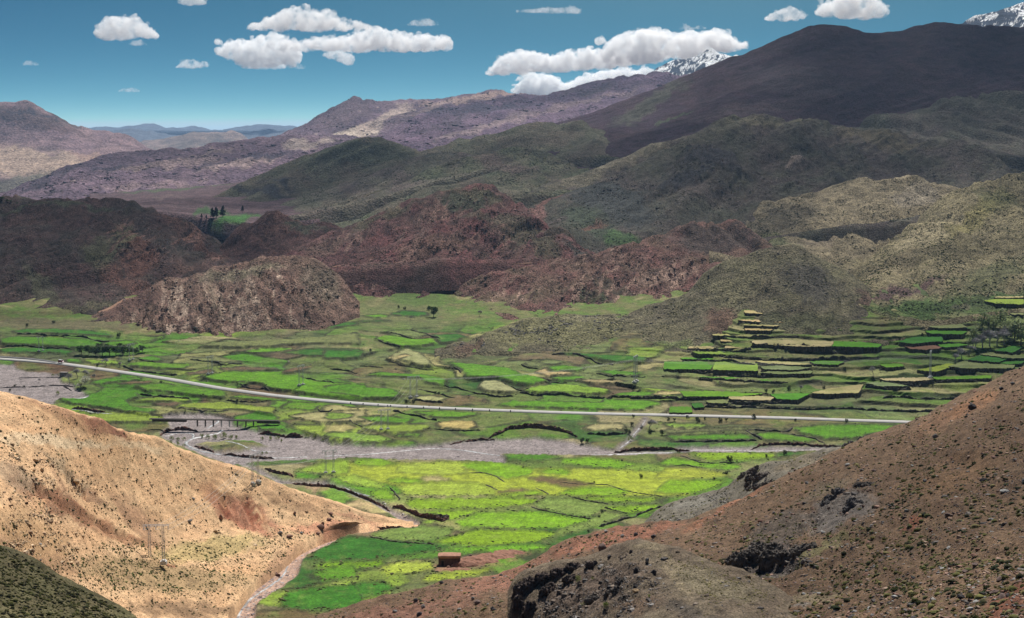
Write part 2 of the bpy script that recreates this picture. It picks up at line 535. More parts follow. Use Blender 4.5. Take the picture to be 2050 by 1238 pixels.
# ---- long dark ridge with the bright saddle
loft('hill', 'D1', [[(440, 335, 4600), (640, 300, 4700), (760, 290, 4800), (900, 300, 5000), (1150, 290, 5200)],
    [(440, 318, 5400), (600, 275, 5600), (700, 262, 5600), (760, 258, 5600), (820, 245, 5700), (900, 235, 5800), (1150, 240, 5900)],
    [(440, 292, 6300), (540, 274, 6300), (581, 256, 6400), (615, 245, 6500), (640, 228, 6600), (666, 212, 6600), (685, 201, 6600), (700, 197, 6600), (714, 194, 6600), (728, 197, 6600), (760, 203, 6650), (800, 201, 6700), (850, 196, 6750), (885, 193, 6800), (910, 187, 6800), (940, 184, 6850), (985, 180, 6900), (1010, 183, 6900), (1040, 187, 6900), (1090, 189, 6900), (1150, 190, 6900)]],
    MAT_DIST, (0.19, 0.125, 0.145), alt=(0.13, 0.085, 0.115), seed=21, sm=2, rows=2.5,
    blobs=[(700, 268, 80, 14, -14, (0.62, 0.50, 0.40), 1), (770, 235, 70, 13, -28, (0.50, 0.38, 0.32), .9), (950, 195, 120, 9, -6, (0.40, 0.27, 0.22), .8), (860, 215, 60, 8, -20, (0.38, 0.27, 0.24), .6), (690, 225, 60, 26, -20, (0.15, 0.10, 0.11), .7)],  # pale saddle and ridge top are sunlight painted into the colour
    disp=[GUL(150, 20, 22, lean=-1.0, along=6), D(60, 5, 4, 23, ridged=True)], crest_rough=2)
loft('hill', 'D2', [[(700, 320, 4000), (830, 318, 4000), (1000, 300, 4100), (1150, 265, 4400), (1300, 220, 4600), (1480, 190, 4700)],
    [(700, 305, 4500), (770, 282, 4600), (830, 262, 4800), (900, 240, 5000), (1030, 225, 5200), (1150, 210, 5400), (1300, 185, 5500), (1480, 175, 5500)],
    [(700, 296, 5000), (750, 276, 5100), (790, 255, 5200), (821, 238, 5400), (845, 226, 5500), (872, 214, 5600), (905, 208, 5700), (940, 204, 5800), (985, 195, 5900), (1026, 190, 6000), (1084, 188, 6000), (1130, 180, 6000), (1155, 173, 6000), (1165, 168, 6000), (1172, 164, 6000), (1200, 158, 6000), (1251, 149, 6000), (1304, 144, 6000), (1374, 147, 6000), (1480, 152, 6000)]],
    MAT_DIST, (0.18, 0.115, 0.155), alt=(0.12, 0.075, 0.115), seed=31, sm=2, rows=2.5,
    blobs=[(960, 216, 140, 10, -3, (0.075, 0.055, 0.08), .9), (1180, 178, 70, 10, -10, (0.11, 0.075, 0.085), .8), (880, 250, 80, 8, -20, (0.10, 0.07, 0.09), .7), (960, 255, 120, 9, -14, (0.34, 0.25, 0.23), .6), (1150, 205, 160, 6, -12, (0.27, 0.19, 0.18), .6)],
    disp=[GUL(120, 18, 32, lean=-1.0, along=6), D(50, 5, 4, 33, ridged=True)], crest_rough=2)
loft('hill', 'D3', [[(-60, 420, 3300), (150, 405, 3300), (300, 392, 3400), (450, 378, 3600), (600, 340, 3900), (760, 300, 4200)],
    [(-60, 408, 3700), (60, 385, 3800), (150, 366, 3800), (300, 348, 3900), (450, 335, 4000), (600, 305, 4200), (760, 290, 4500)],
    [(-60, 400, 4200), (10, 386, 4200), (30, 375, 4200), (51, 364, 4200), (79, 357, 4200), (100, 344, 4250), (119, 332, 4300), (145, 326, 4300), (171, 320, 4300), (198, 308, 4350), (240, 302, 4400), (290, 298, 4450), (340, 296, 4500), (393, 293, 4550), (427, 283, 4600), (480, 278, 4650), (546, 272, 4700), (600, 268, 4800), (680, 266, 4900), (760, 278, 4900)]],
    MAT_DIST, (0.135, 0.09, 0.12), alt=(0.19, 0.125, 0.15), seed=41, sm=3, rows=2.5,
    blobs=[(240, 335, 90, 8, 2, (0.07, 0.055, 0.075), .8), (100, 355, 80, 7, -25, (0.08, 0.06, 0.075), .8), (330, 330, 130, 7, -6, (0.36, 0.255, 0.23), .75), (480, 325, 100, 8, -10, (0.40, 0.29, 0.26), .7), (420, 305, 60, 5, -10, (0.32, 0.23, 0.20), .7), (530, 310, 60, 6, -8, (0.08, 0.065, 0.09), .9), (620, 285, 60, 8, -6, (0.45, 0.36, 0.30), .7), (300, 370, 140, 6, -4, (0.27, 0.19, 0.185), .6), (415, 330, 40, 6, -14, (0.09, 0.07, 0.09), .7)],
    disp=[GUL(90, 11, 42, lean=-1.0, along=6), D(45, 4, 4, 43, ridged=True)], crest_rough=2)
# ---- snowy summits
def snow_loft(key, lines, seed):
    o = loft('mountain', key, lines, MAT_DIST, (0.085, 0.08, 0.09), seed=seed, sm=1, step=1.6, rows=1.3, disp=[GUL(260, 45, seed, along=5), D(500, 25, 5, seed + 1)])
    L = LOFTS[key]; P = L['P']; px, py = L['px'], L['py']
    h = (P[..., 2] - P[..., 2].min()) / np.ptp(P[..., 2])
    gz = np.gradient(P[..., 2], axis=1)
    n = fbm(px / 9 + py / 12 + fbm(px / 16, py / 10, 2, seed + 2) * 1.5, py / 22, 5, seed + 9, .65) * 1.1 + 1.2 * (h - .86) + 0.45 * fbm(px / 30, py / 14, 3, seed + 4)
    m = smooth(0.0, 0.07, n)[..., None]
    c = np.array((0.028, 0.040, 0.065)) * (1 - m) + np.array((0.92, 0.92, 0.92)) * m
    cc = np.ones((c.shape[0] * c.shape[1], 4), np.float32); cc[:, :3] = c.reshape(-1, 3)
    o.data.attributes['tint'].data.foreach_set('color', cc.ravel())
snow_loft('S1', [[(1240, 215, 6700), (1330, 190, 6700), (1430, 175, 6700), (1560, 170, 6700)],
    [(1240, 190, 8000), (1275, 165, 8000), (1295, 145, 8000), (1317, 127, 8000), (1343, 116, 8000), (1360, 111, 8000), (1378, 107, 8000), (1400, 103, 8000), (1408, 99, 8000), (1415, 95, 8000), (1427, 93, 8000), (1434, 98, 8000), (1440, 101, 8000), (1455, 104, 8000), (1466, 107, 8000), (1474, 103, 8000), (1482, 104, 8000), (1520, 120, 8000), (1560, 140, 8000)]], 51)
snow_loft('S2', [[(1850, 130, 5000), (1990, 110, 5000), (2160, 90, 5000)],
    [(1850, 80, 6000), (1895, 56, 6000), (1925, 39, 6000), (1950, 28, 6000), (1970, 22, 6000), (1990, 14, 6000), (2010, 9, 6000), (2030, 3, 6000), (2060, -6, 6000), (2160, -30, 6000)]], 56)
# ---- the big dark mountain on the right
loft('hill', 'B0', [[(980, 335, 2500), (1200, 340, 2500), (1400, 330, 2500), (1700, 320, 2600), (2200, 360, 2600)],
    [(980, 300, 2900), (1150, 270, 2900), (1300, 230, 2950), (1450, 190, 3000), (1600, 170, 3000), (1700, 165, 3000), (1900, 160, 3000), (2200, 150, 3000)],
    [(980, 285, 3300), (1032, 252, 3350), (1094, 240, 3400), (1181, 217, 3400), (1251, 187, 3450), (1300, 170, 3450), (1374, 143, 3500), (1427, 117, 3500), (1470, 99, 3500), (1515, 82, 3500), (1550, 66, 3500), (1580, 54, 3500), (1600, 45, 3500), (1620, 38, 3500), (1655, 34, 3500), (1685, 37, 3500), (1710, 42, 3500), (1747, 50, 3500), (1778, 48, 3500), (1800, 45, 3500), (1840, 44, 3500), (1900, 42, 3500), (1960, 38, 3500), (2050, 36, 3500), (2200, 30, 3500)]],
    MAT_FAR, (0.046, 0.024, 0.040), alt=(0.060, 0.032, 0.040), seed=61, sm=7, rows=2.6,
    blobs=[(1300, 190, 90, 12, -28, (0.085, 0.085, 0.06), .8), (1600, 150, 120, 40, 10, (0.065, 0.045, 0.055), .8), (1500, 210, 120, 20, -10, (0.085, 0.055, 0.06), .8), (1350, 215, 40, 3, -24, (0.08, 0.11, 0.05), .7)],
    disp=[GUL(330, 26, 62, lean=-1.8, along=14), GUL(80, 4, 68, lean=-1.6, along=14), D(420, 8, 3, 63), D(30, 1.5, 4, 64)], crest_rough=.4)
loft('hill', 'B0b', [[(1620, 300, 2250), (1800, 300, 2250), (2000, 310, 2300), (2200, 330, 2300)],
    [(1620, 252, 2700), (1708, 232, 2750), (1760, 214, 2800), (1811, 201, 2800), (1862, 191, 2800), (1890, 182, 2800), (1920, 176, 2800), (1960, 170, 2800), (2050, 163, 2800), (2200, 150, 2800)]],
    MAT_FAR, (0.075, 0.075, 0.052), alt=(0.085, 0.068, 0.058), seed=71, rows=2.6,
    disp=[GUL(120, 42, 72, along=6), D(30, 2.5, 4, 74)])
# ---- olive ridges running down to the left
PLN = [(180, 425, 2250), (330, 425, 2250), (520, 450, 2150), (640, 440, 2150)]
loft('hill', 'P', [PLN, [(180, 405, 2700), (330, 400, 2700), (420, 402, 2700), (520, 410, 2600), (640, 400, 2600)],
    [(180, 388, 3600), (330, 376, 3700), (420, 372, 3700), (520, 360, 3700), (640, 340, 3700)]],
    MAT_FAR, PURP, seed=81, rows=2.5, disp=[D(100, 4, 4, 82)],
    blobs=[(340, 378, 140, 4, -3, (0.10, 0.12, 0.06), .9), (470, 438, 60, 12, -12, (0.055, 0.16, 0.03), .95), (420, 425, 40, 8, 0, (0.06, 0.13, 0.04), .8), (340, 397, 60, 3, 0, (0.2, 0.14, 0.13), .6)])
loft('hill', 'R1', [[(330, 440, 2300), (450, 440, 2300), (600, 430, 2300), (760, 380, 2400), (900, 345, 2500), (1200, 310, 2600), (1345, 330, 2550)],
    [(330, 425, 2600), (420, 405, 2700), (480, 392, 2800), (600, 365, 2800), (760, 330, 2800), (900, 310, 2800), (1200, 272, 2800), (1345, 316, 2700)],
    [(330, 420, 2700), (365, 408, 2750), (400, 396, 2800), (430, 382, 2850), (451, 368, 2900), (480, 350, 2950), (512, 334, 3000), (540, 319, 3000), (563, 307, 3000), (600, 298, 3000), (640, 290, 3000), (700, 279, 3000), (757, 272, 3000), (785, 275, 3000), (804, 281, 3000), (841, 286, 3000), (890, 281, 3000), (957, 263, 3000), (1026, 241, 3000), (1060, 231, 3000), (1094, 225, 3000), (1130, 226, 3000), (1162, 231, 3000), (1200, 243, 3000), (1250, 264, 2980), (1300, 287, 2950), (1345, 302, 2900)]],
    MAT_FAR, (0.10, 0.10, 0.062), alt=(0.125, 0.10, 0.072), seed=91, rows=2.6,
    blobs=[(530, 372, 90, 8, 12, (0.05, 0.048, 0.05), 1), (430, 400, 90, 12, -20, (0.11, 0.09, 0.085), .8), (700, 300, 120, 20, -5, (0.085, 0.095, 0.058), .8), (560, 360, 40, 5, 15, (0.04, 0.04, 0.045), .9)],
    disp=[GUL(200, 24, 92, lean=-1.5, along=14), GUL(56, 5, 98, lean=-1.3, along=12), D(180, 4, 3, 93)])
loft('hill', 'R2', [[(540, 440, 2150), (700, 410, 2200), (850, 370, 2300), (1000, 330, 2350)],
    [(540, 410, 2500), (567, 396, 2550), (600, 384, 2600), (632, 371, 2650), (700, 349, 2650), (752, 330, 2650), (814, 307, 2650), (850, 300, 2650), (889, 297, 2650), (940, 305, 2650), (1000, 315, 2650)]],
    MAT_FAR, (0.125, 0.12, 0.08), alt=(0.125, 0.095, 0.08), seed=101, rows=2.6,
    blobs=[(680, 385, 70, 5, -18, (0.17, 0.14, 0.10), .7)],
    disp=[GUL(170, 16, 102, lean=-1.5, along=14), GUL(50, 4, 108, lean=-1.3, along=12), D(160, 3, 3, 103)])
loft('hill', 'R3', [[(560, 470, 1950), (700, 460, 1950), (850, 420, 2000), (1000, 390, 2050), (1180, 380, 2100)],
    [(560, 445, 2200), (650, 425, 2250), (752, 392, 2300), (860, 355, 2300), (1000, 330, 2300), (1180, 345, 2300)],
    [(560, 440, 2300), (600, 429, 2350), (650, 415, 2400), (700, 396, 2450), (752, 375, 2450), (800, 352, 2450), (855, 327, 2450), (923, 302, 2450), (975, 290, 2450), (1026, 277, 2450), (1060, 275, 2450), (1100, 296, 2450), (1140, 312, 2450), (1180, 330, 2450)]],
    MAT_FAR, (0.095, 0.105, 0.058), alt=(0.12, 0.095, 0.07), seed=111, rows=2.6,
    blobs=[(1000, 310, 90, 14, 20, (0.125, 0.085, 0.075), .7), (820, 400, 60, 4, -22, (0.18, 0.13, 0.09), .8)],
    disp=[GUL(170, 18, 112, lean=-1.5, along=14), GUL(50, 4, 118, lean=-1.3, along=12), D(160, 3, 3, 113)])
# ---- high olive hill right of the middle
loft('hill', 'B1', [[(960, 470, 1720), (1100, 500, 1640), (1200, 520, 1600), (1330, 500, 1600), (1500, 480, 1600), (1700, 450, 1650), (1900, 440, 1700), (2200, 460, 1700)],
    [(960, 420, 1950), (1100, 415, 1900), (1200, 430, 1830), (1300, 420, 1800), (1400, 380, 1850), (1550, 350, 1920), (1700, 345, 1990), (1850, 350, 2020), (2000, 360, 1960), (2200, 370, 1900)],
    [(960, 395, 2100), (1008, 378, 2100), (1060, 352, 2120), (1094, 334, 2150), (1162, 315, 2200), (1220, 296, 2250), (1265, 282, 2300), (1310, 264, 2300), (1350, 248, 2300), (1385, 233, 2300), (1418, 223, 2300), (1487, 211, 2300), (1555, 204, 2300), (1606, 209, 2300), (1640, 216, 2300), (1674, 224, 2300), (1715, 234, 2300), (1760, 230, 2300), (1794, 233, 2300), (1862, 255, 2250), (1930, 279, 2200), (1982, 300, 2150), (2050, 325, 2100), (2200, 380, 2000)]],
    MAT_MID, (0.090, 0.068, 0.060), alt=(0.076, 0.073, 0.050), seed=121, rows=2.6,
    blobs=[(1230, 390, 110, 45, 18, (0.058, 0.060, 0.055), .95), (1180, 430, 70, 30, 30, (0.06, 0.075, 0.045), .9), (1090, 375, 60, 10, -32, (0.17, 0.08, 0.065), .9), (1075, 398, 26, 16, -30, (0.23, 0.12, 0.10), 1), (1220, 300, 160, 10, -20, (0.17, 0.145, 0.095), .8), (1420, 300, 60, 14, -8, (0.055, 0.048, 0.052), .9), (1595, 295, 28, 14, -15, (0.22, 0.17, 0.14), 1), (1380, 345, 90, 12, -20, (0.05, 0.046, 0.05), .9), (1460, 320, 60, 8, -5, (0.06, 0.05, 0.052), .8), (1690, 330, 60, 7, 0, (0.055, 0.05, 0.045), .8), (1600, 390, 90, 12, -20, (0.06, 0.10, 0.035), .8), (1770, 250, 110, 18, 12, (0.13, 0.105, 0.06), .7), (1260, 475, 60, 20, 20, (0.06, 0.11, 0.035), .9), (1560, 215, 140, 8, -4, (0.13, 0.115, 0.07), .7), (1190, 440, 30, 6, -30, (0.16, 0.075, 0.055), .8), (1400, 260, 110, 16, -20, (0.11, 0.10, 0.065), .7)],
    disp=[GUL(210, 34, 122, lean=-1.5, along=14), GUL(62, 8, 127, lean=-1.3, along=12), D(220, 5, 3, 123), D(14, 1.0, 4, 124, ridged=True),
          lambda P, px, py, T: mask_at(px, py, [(1420, 300, 60, 14, -8), (1595, 295, 26, 13, -15), (1380, 345, 90, 12, -20), (1460, 320, 60, 8, 0)]) * (fbm(P[..., 0] / 9, P[..., 1] / 9, 4, 128, ridged=True) * 5 + 4)])
# ---- lit spurs on the right, their sunlight raised in the pale colours
loft('hill', 'B2', [[(1420, 500, 1500), (1560, 540, 1430), (1700, 570, 1430), (1760, 565, 1530), (1800, 560, 1590), (1960, 460, 1740)],
    [(1420, 470, 1650), (1560, 470, 1600), (1700, 480, 1600), (1800, 440, 1710), (1960, 400, 1790)],
    [(1420, 455, 1750), (1450, 437, 1800), (1487, 416, 1850), (1520, 404, 1850), (1555, 392, 1850), (1610, 377, 1850), (1657, 364, 1850), (1725, 350, 1850), (1760, 345, 1850), (1794, 343, 1850), (1830, 347, 1850), (1862, 355, 1850), (1960, 385, 1840)]],
    MAT_MID, (0.26, 0.21, 0.13), alt=(0.19, 0.155, 0.095), seed=131, rows=2.6, sm=18,
    blobs=[(1560, 430, 90, 30, -20, (0.10, 0.085, 0.06), .7), (1640, 470, 80, 16, -25, (0.24, 0.19, 0.13), .8), (1830, 380, 60, 20, -10, (0.30, 0.25, 0.18), .9), (1560, 480, 60, 20, 10, (0.11, 0.12, 0.055), .8), (1740, 520, 70, 22, 0, (0.21, 0.18, 0.10), .8)],
    disp=[GUL(70, 11, 132), GUL(20, 2.5, 138), D(90, 4, 4, 133)])
loft('hill', 'B3', [[(1690, 602, 1236), (1740, 612, 1220), (1794, 630, 1190), (1862, 648, 1160), (1930, 632, 1185), (2050, 616, 1215), (2250, 608, 1230)],
    [(1690, 572, 1290), (1760, 566, 1290), (1862, 580, 1240), (1950, 564, 1275), (2050, 550, 1300), (2250, 536, 1320)],
    [(1690, 560, 1350), (1726, 547, 1400), (1780, 510, 1470), (1862, 480, 1490), (1950, 455, 1520), (2050, 440, 1530), (2250, 430, 1530)],
    [(1690, 552, 1400), (1726, 522, 1500), (1760, 490, 1600), (1794, 462, 1640), (1830, 432, 1670), (1862, 407, 1700), (1895, 388, 1700), (1930, 368, 1700), (1960, 354, 1700), (1982, 347, 1700), (2010, 340, 1700), (2050, 332, 1700), (2250, 290, 1700)]],
    MAT_MID, (0.18, 0.15, 0.085), alt=(0.24, 0.20, 0.11), seed=141, rows=2.6, sm=20,
    blobs=[(1860, 455, 90, 18, -32, (0.30, 0.25, 0.15), .9), (1960, 420, 80, 20, -30, (0.22, 0.19, 0.08), .9), (1790, 520, 70, 14, -25, (0.27, 0.22, 0.13), .9), (1800, 570, 110, 9, -14, (0.10, 0.06, 0.055), .95), (1860, 604, 150, 26, -8, (0.062, 0.11, 0.028), .95), (2000, 590, 120, 24, -8, (0.07, 0.10, 0.032), .8), (1980, 540, 90, 30, -20, (0.095, 0.10, 0.045), .8), (2030, 600, 90, 16, 0, (0.065, 0.10, 0.03), .8), (1930, 600, 40, 10, 0, (0.14, 0.12, 0.075), .7), (2000, 390, 50, 30, 0, (0.12, 0.125, 0.05), .6)],
    disp=[GUL(66, 10, 142, lean=.4), GUL(20, 2.5, 148, lean=.4), D(80, 4, 4, 143)])
# ---- left dark hill
loft('hill', 'M1', [[(-150, 672, 1270), (0, 662, 1290), (100, 655, 1290), (200, 640, 1300), (330, 610, 1380), (430, 570, 1480), (560, 545, 1600)],
    [(-150, 580, 1430), (0, 575, 1430), (150, 560, 1450), (230, 545, 1480), (330, 520, 1560), (430, 520, 1600), (560, 535, 1650)],
    [(-150, 470, 1640), (0, 468, 1640), (150, 455, 1650), (230, 440, 1680), (300, 440, 1720), (380, 455, 1740), (440, 490, 1720), (560, 530, 1700)],
    [(-150, 392, 1800), (0, 389, 1820), (60, 385, 1830), (150, 384, 1840), (230, 384, 1850), (262, 384, 1850), (290, 394, 1850), (312, 408, 1840), (330, 418, 1830), (345, 424, 1820), (365, 428, 1820), (385, 440, 1810), (400, 449, 1800), (430, 462, 1790), (450, 474, 1780), (470, 492, 1760), (490, 512, 1740), (560, 528, 1720)]],
    MAT_MID, (0.068, 0.055, 0.045), alt=(0.10, 0.056, 0.050), seed=151, rows=2.6,
    blobs=[(250, 460, 26, 42, -35, (0.155, 0.14, 0.075), .9), (280, 500, 40, 40, -40, (0.165, 0.075, 0.055), .85), (205, 490, 40, 40, -40, (0.115, 0.11, 0.06), .8), (330, 415, 60, 8, 38, (0.15, 0.075, 0.06), .8), (410, 480, 60, 14, 42, (0.17, 0.085, 0.065), .85), (250, 545, 60, 20, 30, (0.17, 0.08, 0.06), .7), (80, 560, 60, 20, 40, (0.10, 0.10, 0.055), .7), (110, 420, 120, 14, 0, (0.095, 0.05, 0.042), .7), (100, 400, 180, 6, 0, (0.08, 0.085, 0.05), .8), (150, 610, 140, 10, -10, (0.12, 0.105, 0.06), .8), (60, 640, 120, 9, -5, (0.15, 0.075, 0.05), .7), (385, 450, 14, 20, 20, (0.24, 0.13, 0.10), .9), (390, 530, 60, 14, 15, (0.12, 0.07, 0.055), .7)],
    disp=[GUL(80, 16, 152, lean=-.9), GUL(20, 3.2, 158, lean=-.9), D(130, 10, 4, 153), D(12, .9, 4, 154, ridged=True),
          RIB(7, 4.5, 155, -.8, [(280, 500, 60, 60, 0), (400, 480, 70, 24, 40), (250, 450, 30, 30, 0)])], ribs=[(STR(10, -0.8, 370, [(280, 500, 70, 70, 0), (400, 480, 80, 30, 40), (250, 450, 40, 40, 0)]), (0.24, 0.13, 0.10)), (STR(8, -0.8, 490, [(280, 500, 70, 70, 0), (400, 480, 80, 30, 40), (250, 450, 40, 40, 0)], True, .28), (0.05, 0.032, 0.03))])
loft('hill', 'M3', [[(430, 560, 1550), (560, 545, 1560), (700, 500, 1650)],
    [(430, 510, 1720), (470, 497, 1750), (520, 480, 1750), (560, 478, 1750), (620, 480, 1750), (700, 470, 1750)],
    [(430, 500, 1760), (460, 470, 1780), (478, 450, 1800), (505, 436, 1820), (525, 422, 1830), (545, 417, 1830), (565, 419, 1830), (585, 428, 1830), (600, 436, 1830), (625, 441, 1830), (650, 440, 1830), (680, 448, 1820), (700, 456, 1800)]],
    MAT_MID, (0.14, 0.07, 0.06), alt=(0.11, 0.06, 0.052), seed=161, rows=2.6,
    blobs=[(600, 448, 40, 14, 15, (0.085, 0.085, 0.055), .95), (560, 440, 20, 30, 10, (0.19, 0.10, 0.08), .7), (640, 450, 30, 8, 10, (0.09, 0.075, 0.055), .8)],
    disp=[GUL(36, 8, 162, lean=-.4), GUL(12, 2, 168, lean=-.4), D(60, 3, 4, 163), RIB(6, 3, 164, -.5, [(565, 440, 40, 30, 0)])], ribs=[(STR(8, -0.5, 323, [(565, 440, 50, 40, 0)]), (0.26, 0.145, 0.115)), (STR(6.4, -0.5, 443, [(565, 440, 50, 40, 0)], True, .28), (0.07, 0.035, 0.035))])
# ---- central red hills
loft('hill', 'M4a', [[(480, 560, 1500), (600, 540, 1500), (760, 530, 1500), (900, 520, 1500), (1100, 520, 1550), (1260, 530, 1560)],
    [(480, 540, 1580), (600, 500, 1620), (700, 478, 1640), (800, 458, 1650), (900, 440, 1660), (1010, 430, 1680), (1100, 460, 1650), (1260, 515, 1600)],
    [(480, 535, 1620), (520, 515, 1660), (560, 497, 1680), (620, 468, 1720), (650, 452, 1740), (700, 433, 1760), (735, 419, 1780), (780, 402, 1780), (820, 386, 1780), (850, 378, 1780), (890, 368, 1780), (923, 363, 1780), (957, 359, 1780), (985, 366, 1780), (1008, 377, 1780), (1046, 401, 1760), (1080, 424, 1740), (1120, 452, 1720), (1160, 482, 1700), (1200, 505, 1680), (1260, 520, 1650)]],
    MAT_MID, (0.195, 0.080, 0.076), alt=(0.14, 0.088, 0.072), seed=171, rows=2.6,
    blobs=[(930, 395, 70, 22, 20, (0.085, 0.088, 0.055), .95), (960, 380, 60, 12, 20, (0.125, 0.12, 0.07), .8), (880, 405, 36, 20, 20, (0.23, 0.13, 0.10), .9), (700, 500, 80, 30, 0, (0.11, 0.052, 0.047), .8), (770, 415, 80, 8, -22, (0.16, 0.15, 0.09), .7), (1100, 460, 60, 20, 35, (0.10, 0.09, 0.06), .7), (650, 480, 60, 16, -20, (0.16, 0.10, 0.075), .7)],
    disp=[GUL(80, 15, 172, lean=-1.0), GUL(18, 2.6, 178, lean=-.3), D(90, 5, 4, 173), D(8, .7, 4, 174, ridged=True), RIB(6, 3.2, 175, -.5, [(880, 410, 60, 30, 10), (760, 470, 120, 40, 0)])], ribs=[(STR(9, -0.5, 348, [(880, 410, 80, 34, 10), (760, 460, 140, 50, 0)]), (0.30, 0.185, 0.145)), (STR(7.2, -0.5, 468, [(880, 410, 80, 34, 10), (760, 460, 140, 50, 0)], True, .28), (0.075, 0.038, 0.036))])
loft('hill', 'M4b', [[(640, 614, 1412), (700, 610, 1424), (800, 602, 1436), (900, 602, 1440), (1050, 592, 1450), (1230, 560, 1480)],
    [(640, 562, 1475), (700, 547, 1500), (800, 520, 1520), (900, 490, 1560), (1000, 465, 1590), (1100, 480, 1590), (1230, 530, 1550)],
    [(640, 535, 1500), (680, 515, 1530), (720, 497, 1560), (770, 480, 1590), (820, 462, 1610), (870, 446, 1630), (906, 433, 1650), (957, 415, 1660), (990, 411, 1660), (1019, 412, 1660), (1045, 414, 1660), (1060, 419, 1660), (1085, 431, 1660), (1111, 446, 1650), (1145, 464, 1640), (1170, 480, 1630), (1196, 497, 1610), (1230, 518, 1580)]],
    MAT_MID, (0.195, 0.080, 0.076), alt=(0.15, 0.090, 0.074), seed=181, rows=2.6,
    blobs=[(1060, 465, 80, 36, 30, (0.115, 0.098, 0.062), .9), (1160, 490, 40, 14, 35, (0.075, 0.066, 0.055), .9), (880, 480, 70, 20, -10, (0.20, 0.12, 0.09), .8), (760, 560, 80, 26, 0, (0.105, 0.048, 0.044), .9), (850, 570, 60, 16, 0, (0.11, 0.05, 0.045), .8), (720, 525, 60, 14, -20, (0.115, 0.058, 0.05), .8), (980, 425, 80, 8, 0, (0.17, 0.14, 0.095), .7), (820, 500, 30, 26, 30, (0.22, 0.13, 0.10), .7), (930, 520, 70, 20, 10, (0.17, 0.09, 0.072), .7), (900, 531, 160, 1.6, 0, (0.24, 0.12, 0.09), .9), (700, 529, 60, 1.6, 0, (0.24, 0.12, 0.09), .9)],
    disp=[GUL(70, 14, 182, lean=-1.0), GUL(16, 2.6, 188, lean=-.5), D(70, 4, 4, 183), D(7, .6, 4, 184, ridged=True), RIB(5, 2.8, 185, -.6, [(840, 500, 60, 40, 0), (950, 470, 120, 40, 10), (730, 500, 60, 20, 0)])], ribs=[(STR(8, -0.6, 395, [(840, 500, 80, 50, 0), (950, 470, 150, 50, 10), (730, 500, 80, 30, 0), (850, 560, 150, 30, 0)]), (0.30, 0.18, 0.14)), (STR(6.4, -0.6, 515, [(840, 500, 80, 50, 0), (950, 470, 150, 50, 10), (730, 500, 80, 30, 0), (850, 560, 150, 30, 0)], True, .28), (0.075, 0.036, 0.035))])
loft('hill', 'M5', [[(845, 600, 1446), (880, 606, 1428), (910, 618, 1390), (957, 642, 1318), (1040, 660, 1270), (1200, 655, 1290), (1340, 650, 1290), (1440, 640, 1300), (1640, 620, 1350)],
    [(845, 599, 1448), (880, 592, 1452), (910, 588, 1450), (960, 592, 1430), (1060, 580, 1420), (1200, 560, 1430), (1340, 540, 1440), (1440, 530, 1450), (1640, 560, 1450)],
    [(845, 598, 1450), (868, 583, 1470), (895, 568, 1480), (923, 555, 1490), (990, 537, 1490), (1060, 521, 1510), (1100, 511, 1520), (1145, 503, 1530), (1190, 494, 1540), (1230, 486, 1550), (1281, 469, 1560), (1315, 458, 1570), (1350, 446, 1580), (1395, 438, 1590), (1446, 433, 1600), (1468, 437, 1600), (1487, 446, 1600), (1520, 462, 1590), (1555, 480, 1580), (1600, 520, 1540), (1640, 545, 1500)]],
    MAT_MID, (0.20, 0.092, 0.080), alt=(0.165, 0.11, 0.076), seed=191, rows=2.6,
    blobs=[(1430, 465, 110, 26, 5, (0.088, 0.068, 0.058), .85), (1240, 565, 60, 14, 20, (0.095, 0.075, 0.05), .9), (1190, 580, 50, 10, 20, (0.07, 0.085, 0.04), .9), (1330, 540, 60, 12, -10, (0.33, 0.22, 0.17), .85), (1385, 575, 22, 34, 0, (0.19, 0.085, 0.07), 1), (1330, 595, 70, 20, 0, (0.20, 0.115, 0.085), .8), (1000, 590, 110, 20, -12, (0.16, 0.12, 0.075), .8), (960, 620, 40, 14, 30, (0.10, 0.055, 0.048), .8), (1110, 600, 100, 12, -14, (0.115, 0.06, 0.05), .8), (1260, 600, 60, 14, -10, (0.20, 0.13, 0.09), .7), (900, 580, 40, 8, -30, (0.15, 0.14, 0.07), .7), (1200, 515, 110, 10, -15, (0.2, 0.12, 0.09), .7)],
    disp=[GUL(64, 12, 192, lean=-1.1), GUL(15, 2.6, 198, lean=-.7), D(70, 4, 4, 193), D(7, .6, 4, 194, ridged=True), RIB(5, 3.2, 195, -1.0, [(1250, 560, 160, 50, -10), (1380, 570, 40, 50, 0), (1190, 500, 60, 20, -15)])], ribs=[(STR(8, -1, 404, [(1250, 560, 190, 60, -10), (1380, 570, 50, 60, 0), (1190, 500, 90, 30, -15), (1000, 580, 120, 30, -15)]), (0.36, 0.235, 0.18)), (STR(6.4, -1, 524, [(1250, 560, 190, 60, -10), (1380, 570, 50, 60, 0), (1190, 500, 90, 30, -15), (1000, 580, 120, 30, -15)], True, .28), (0.085, 0.045, 0.04))])
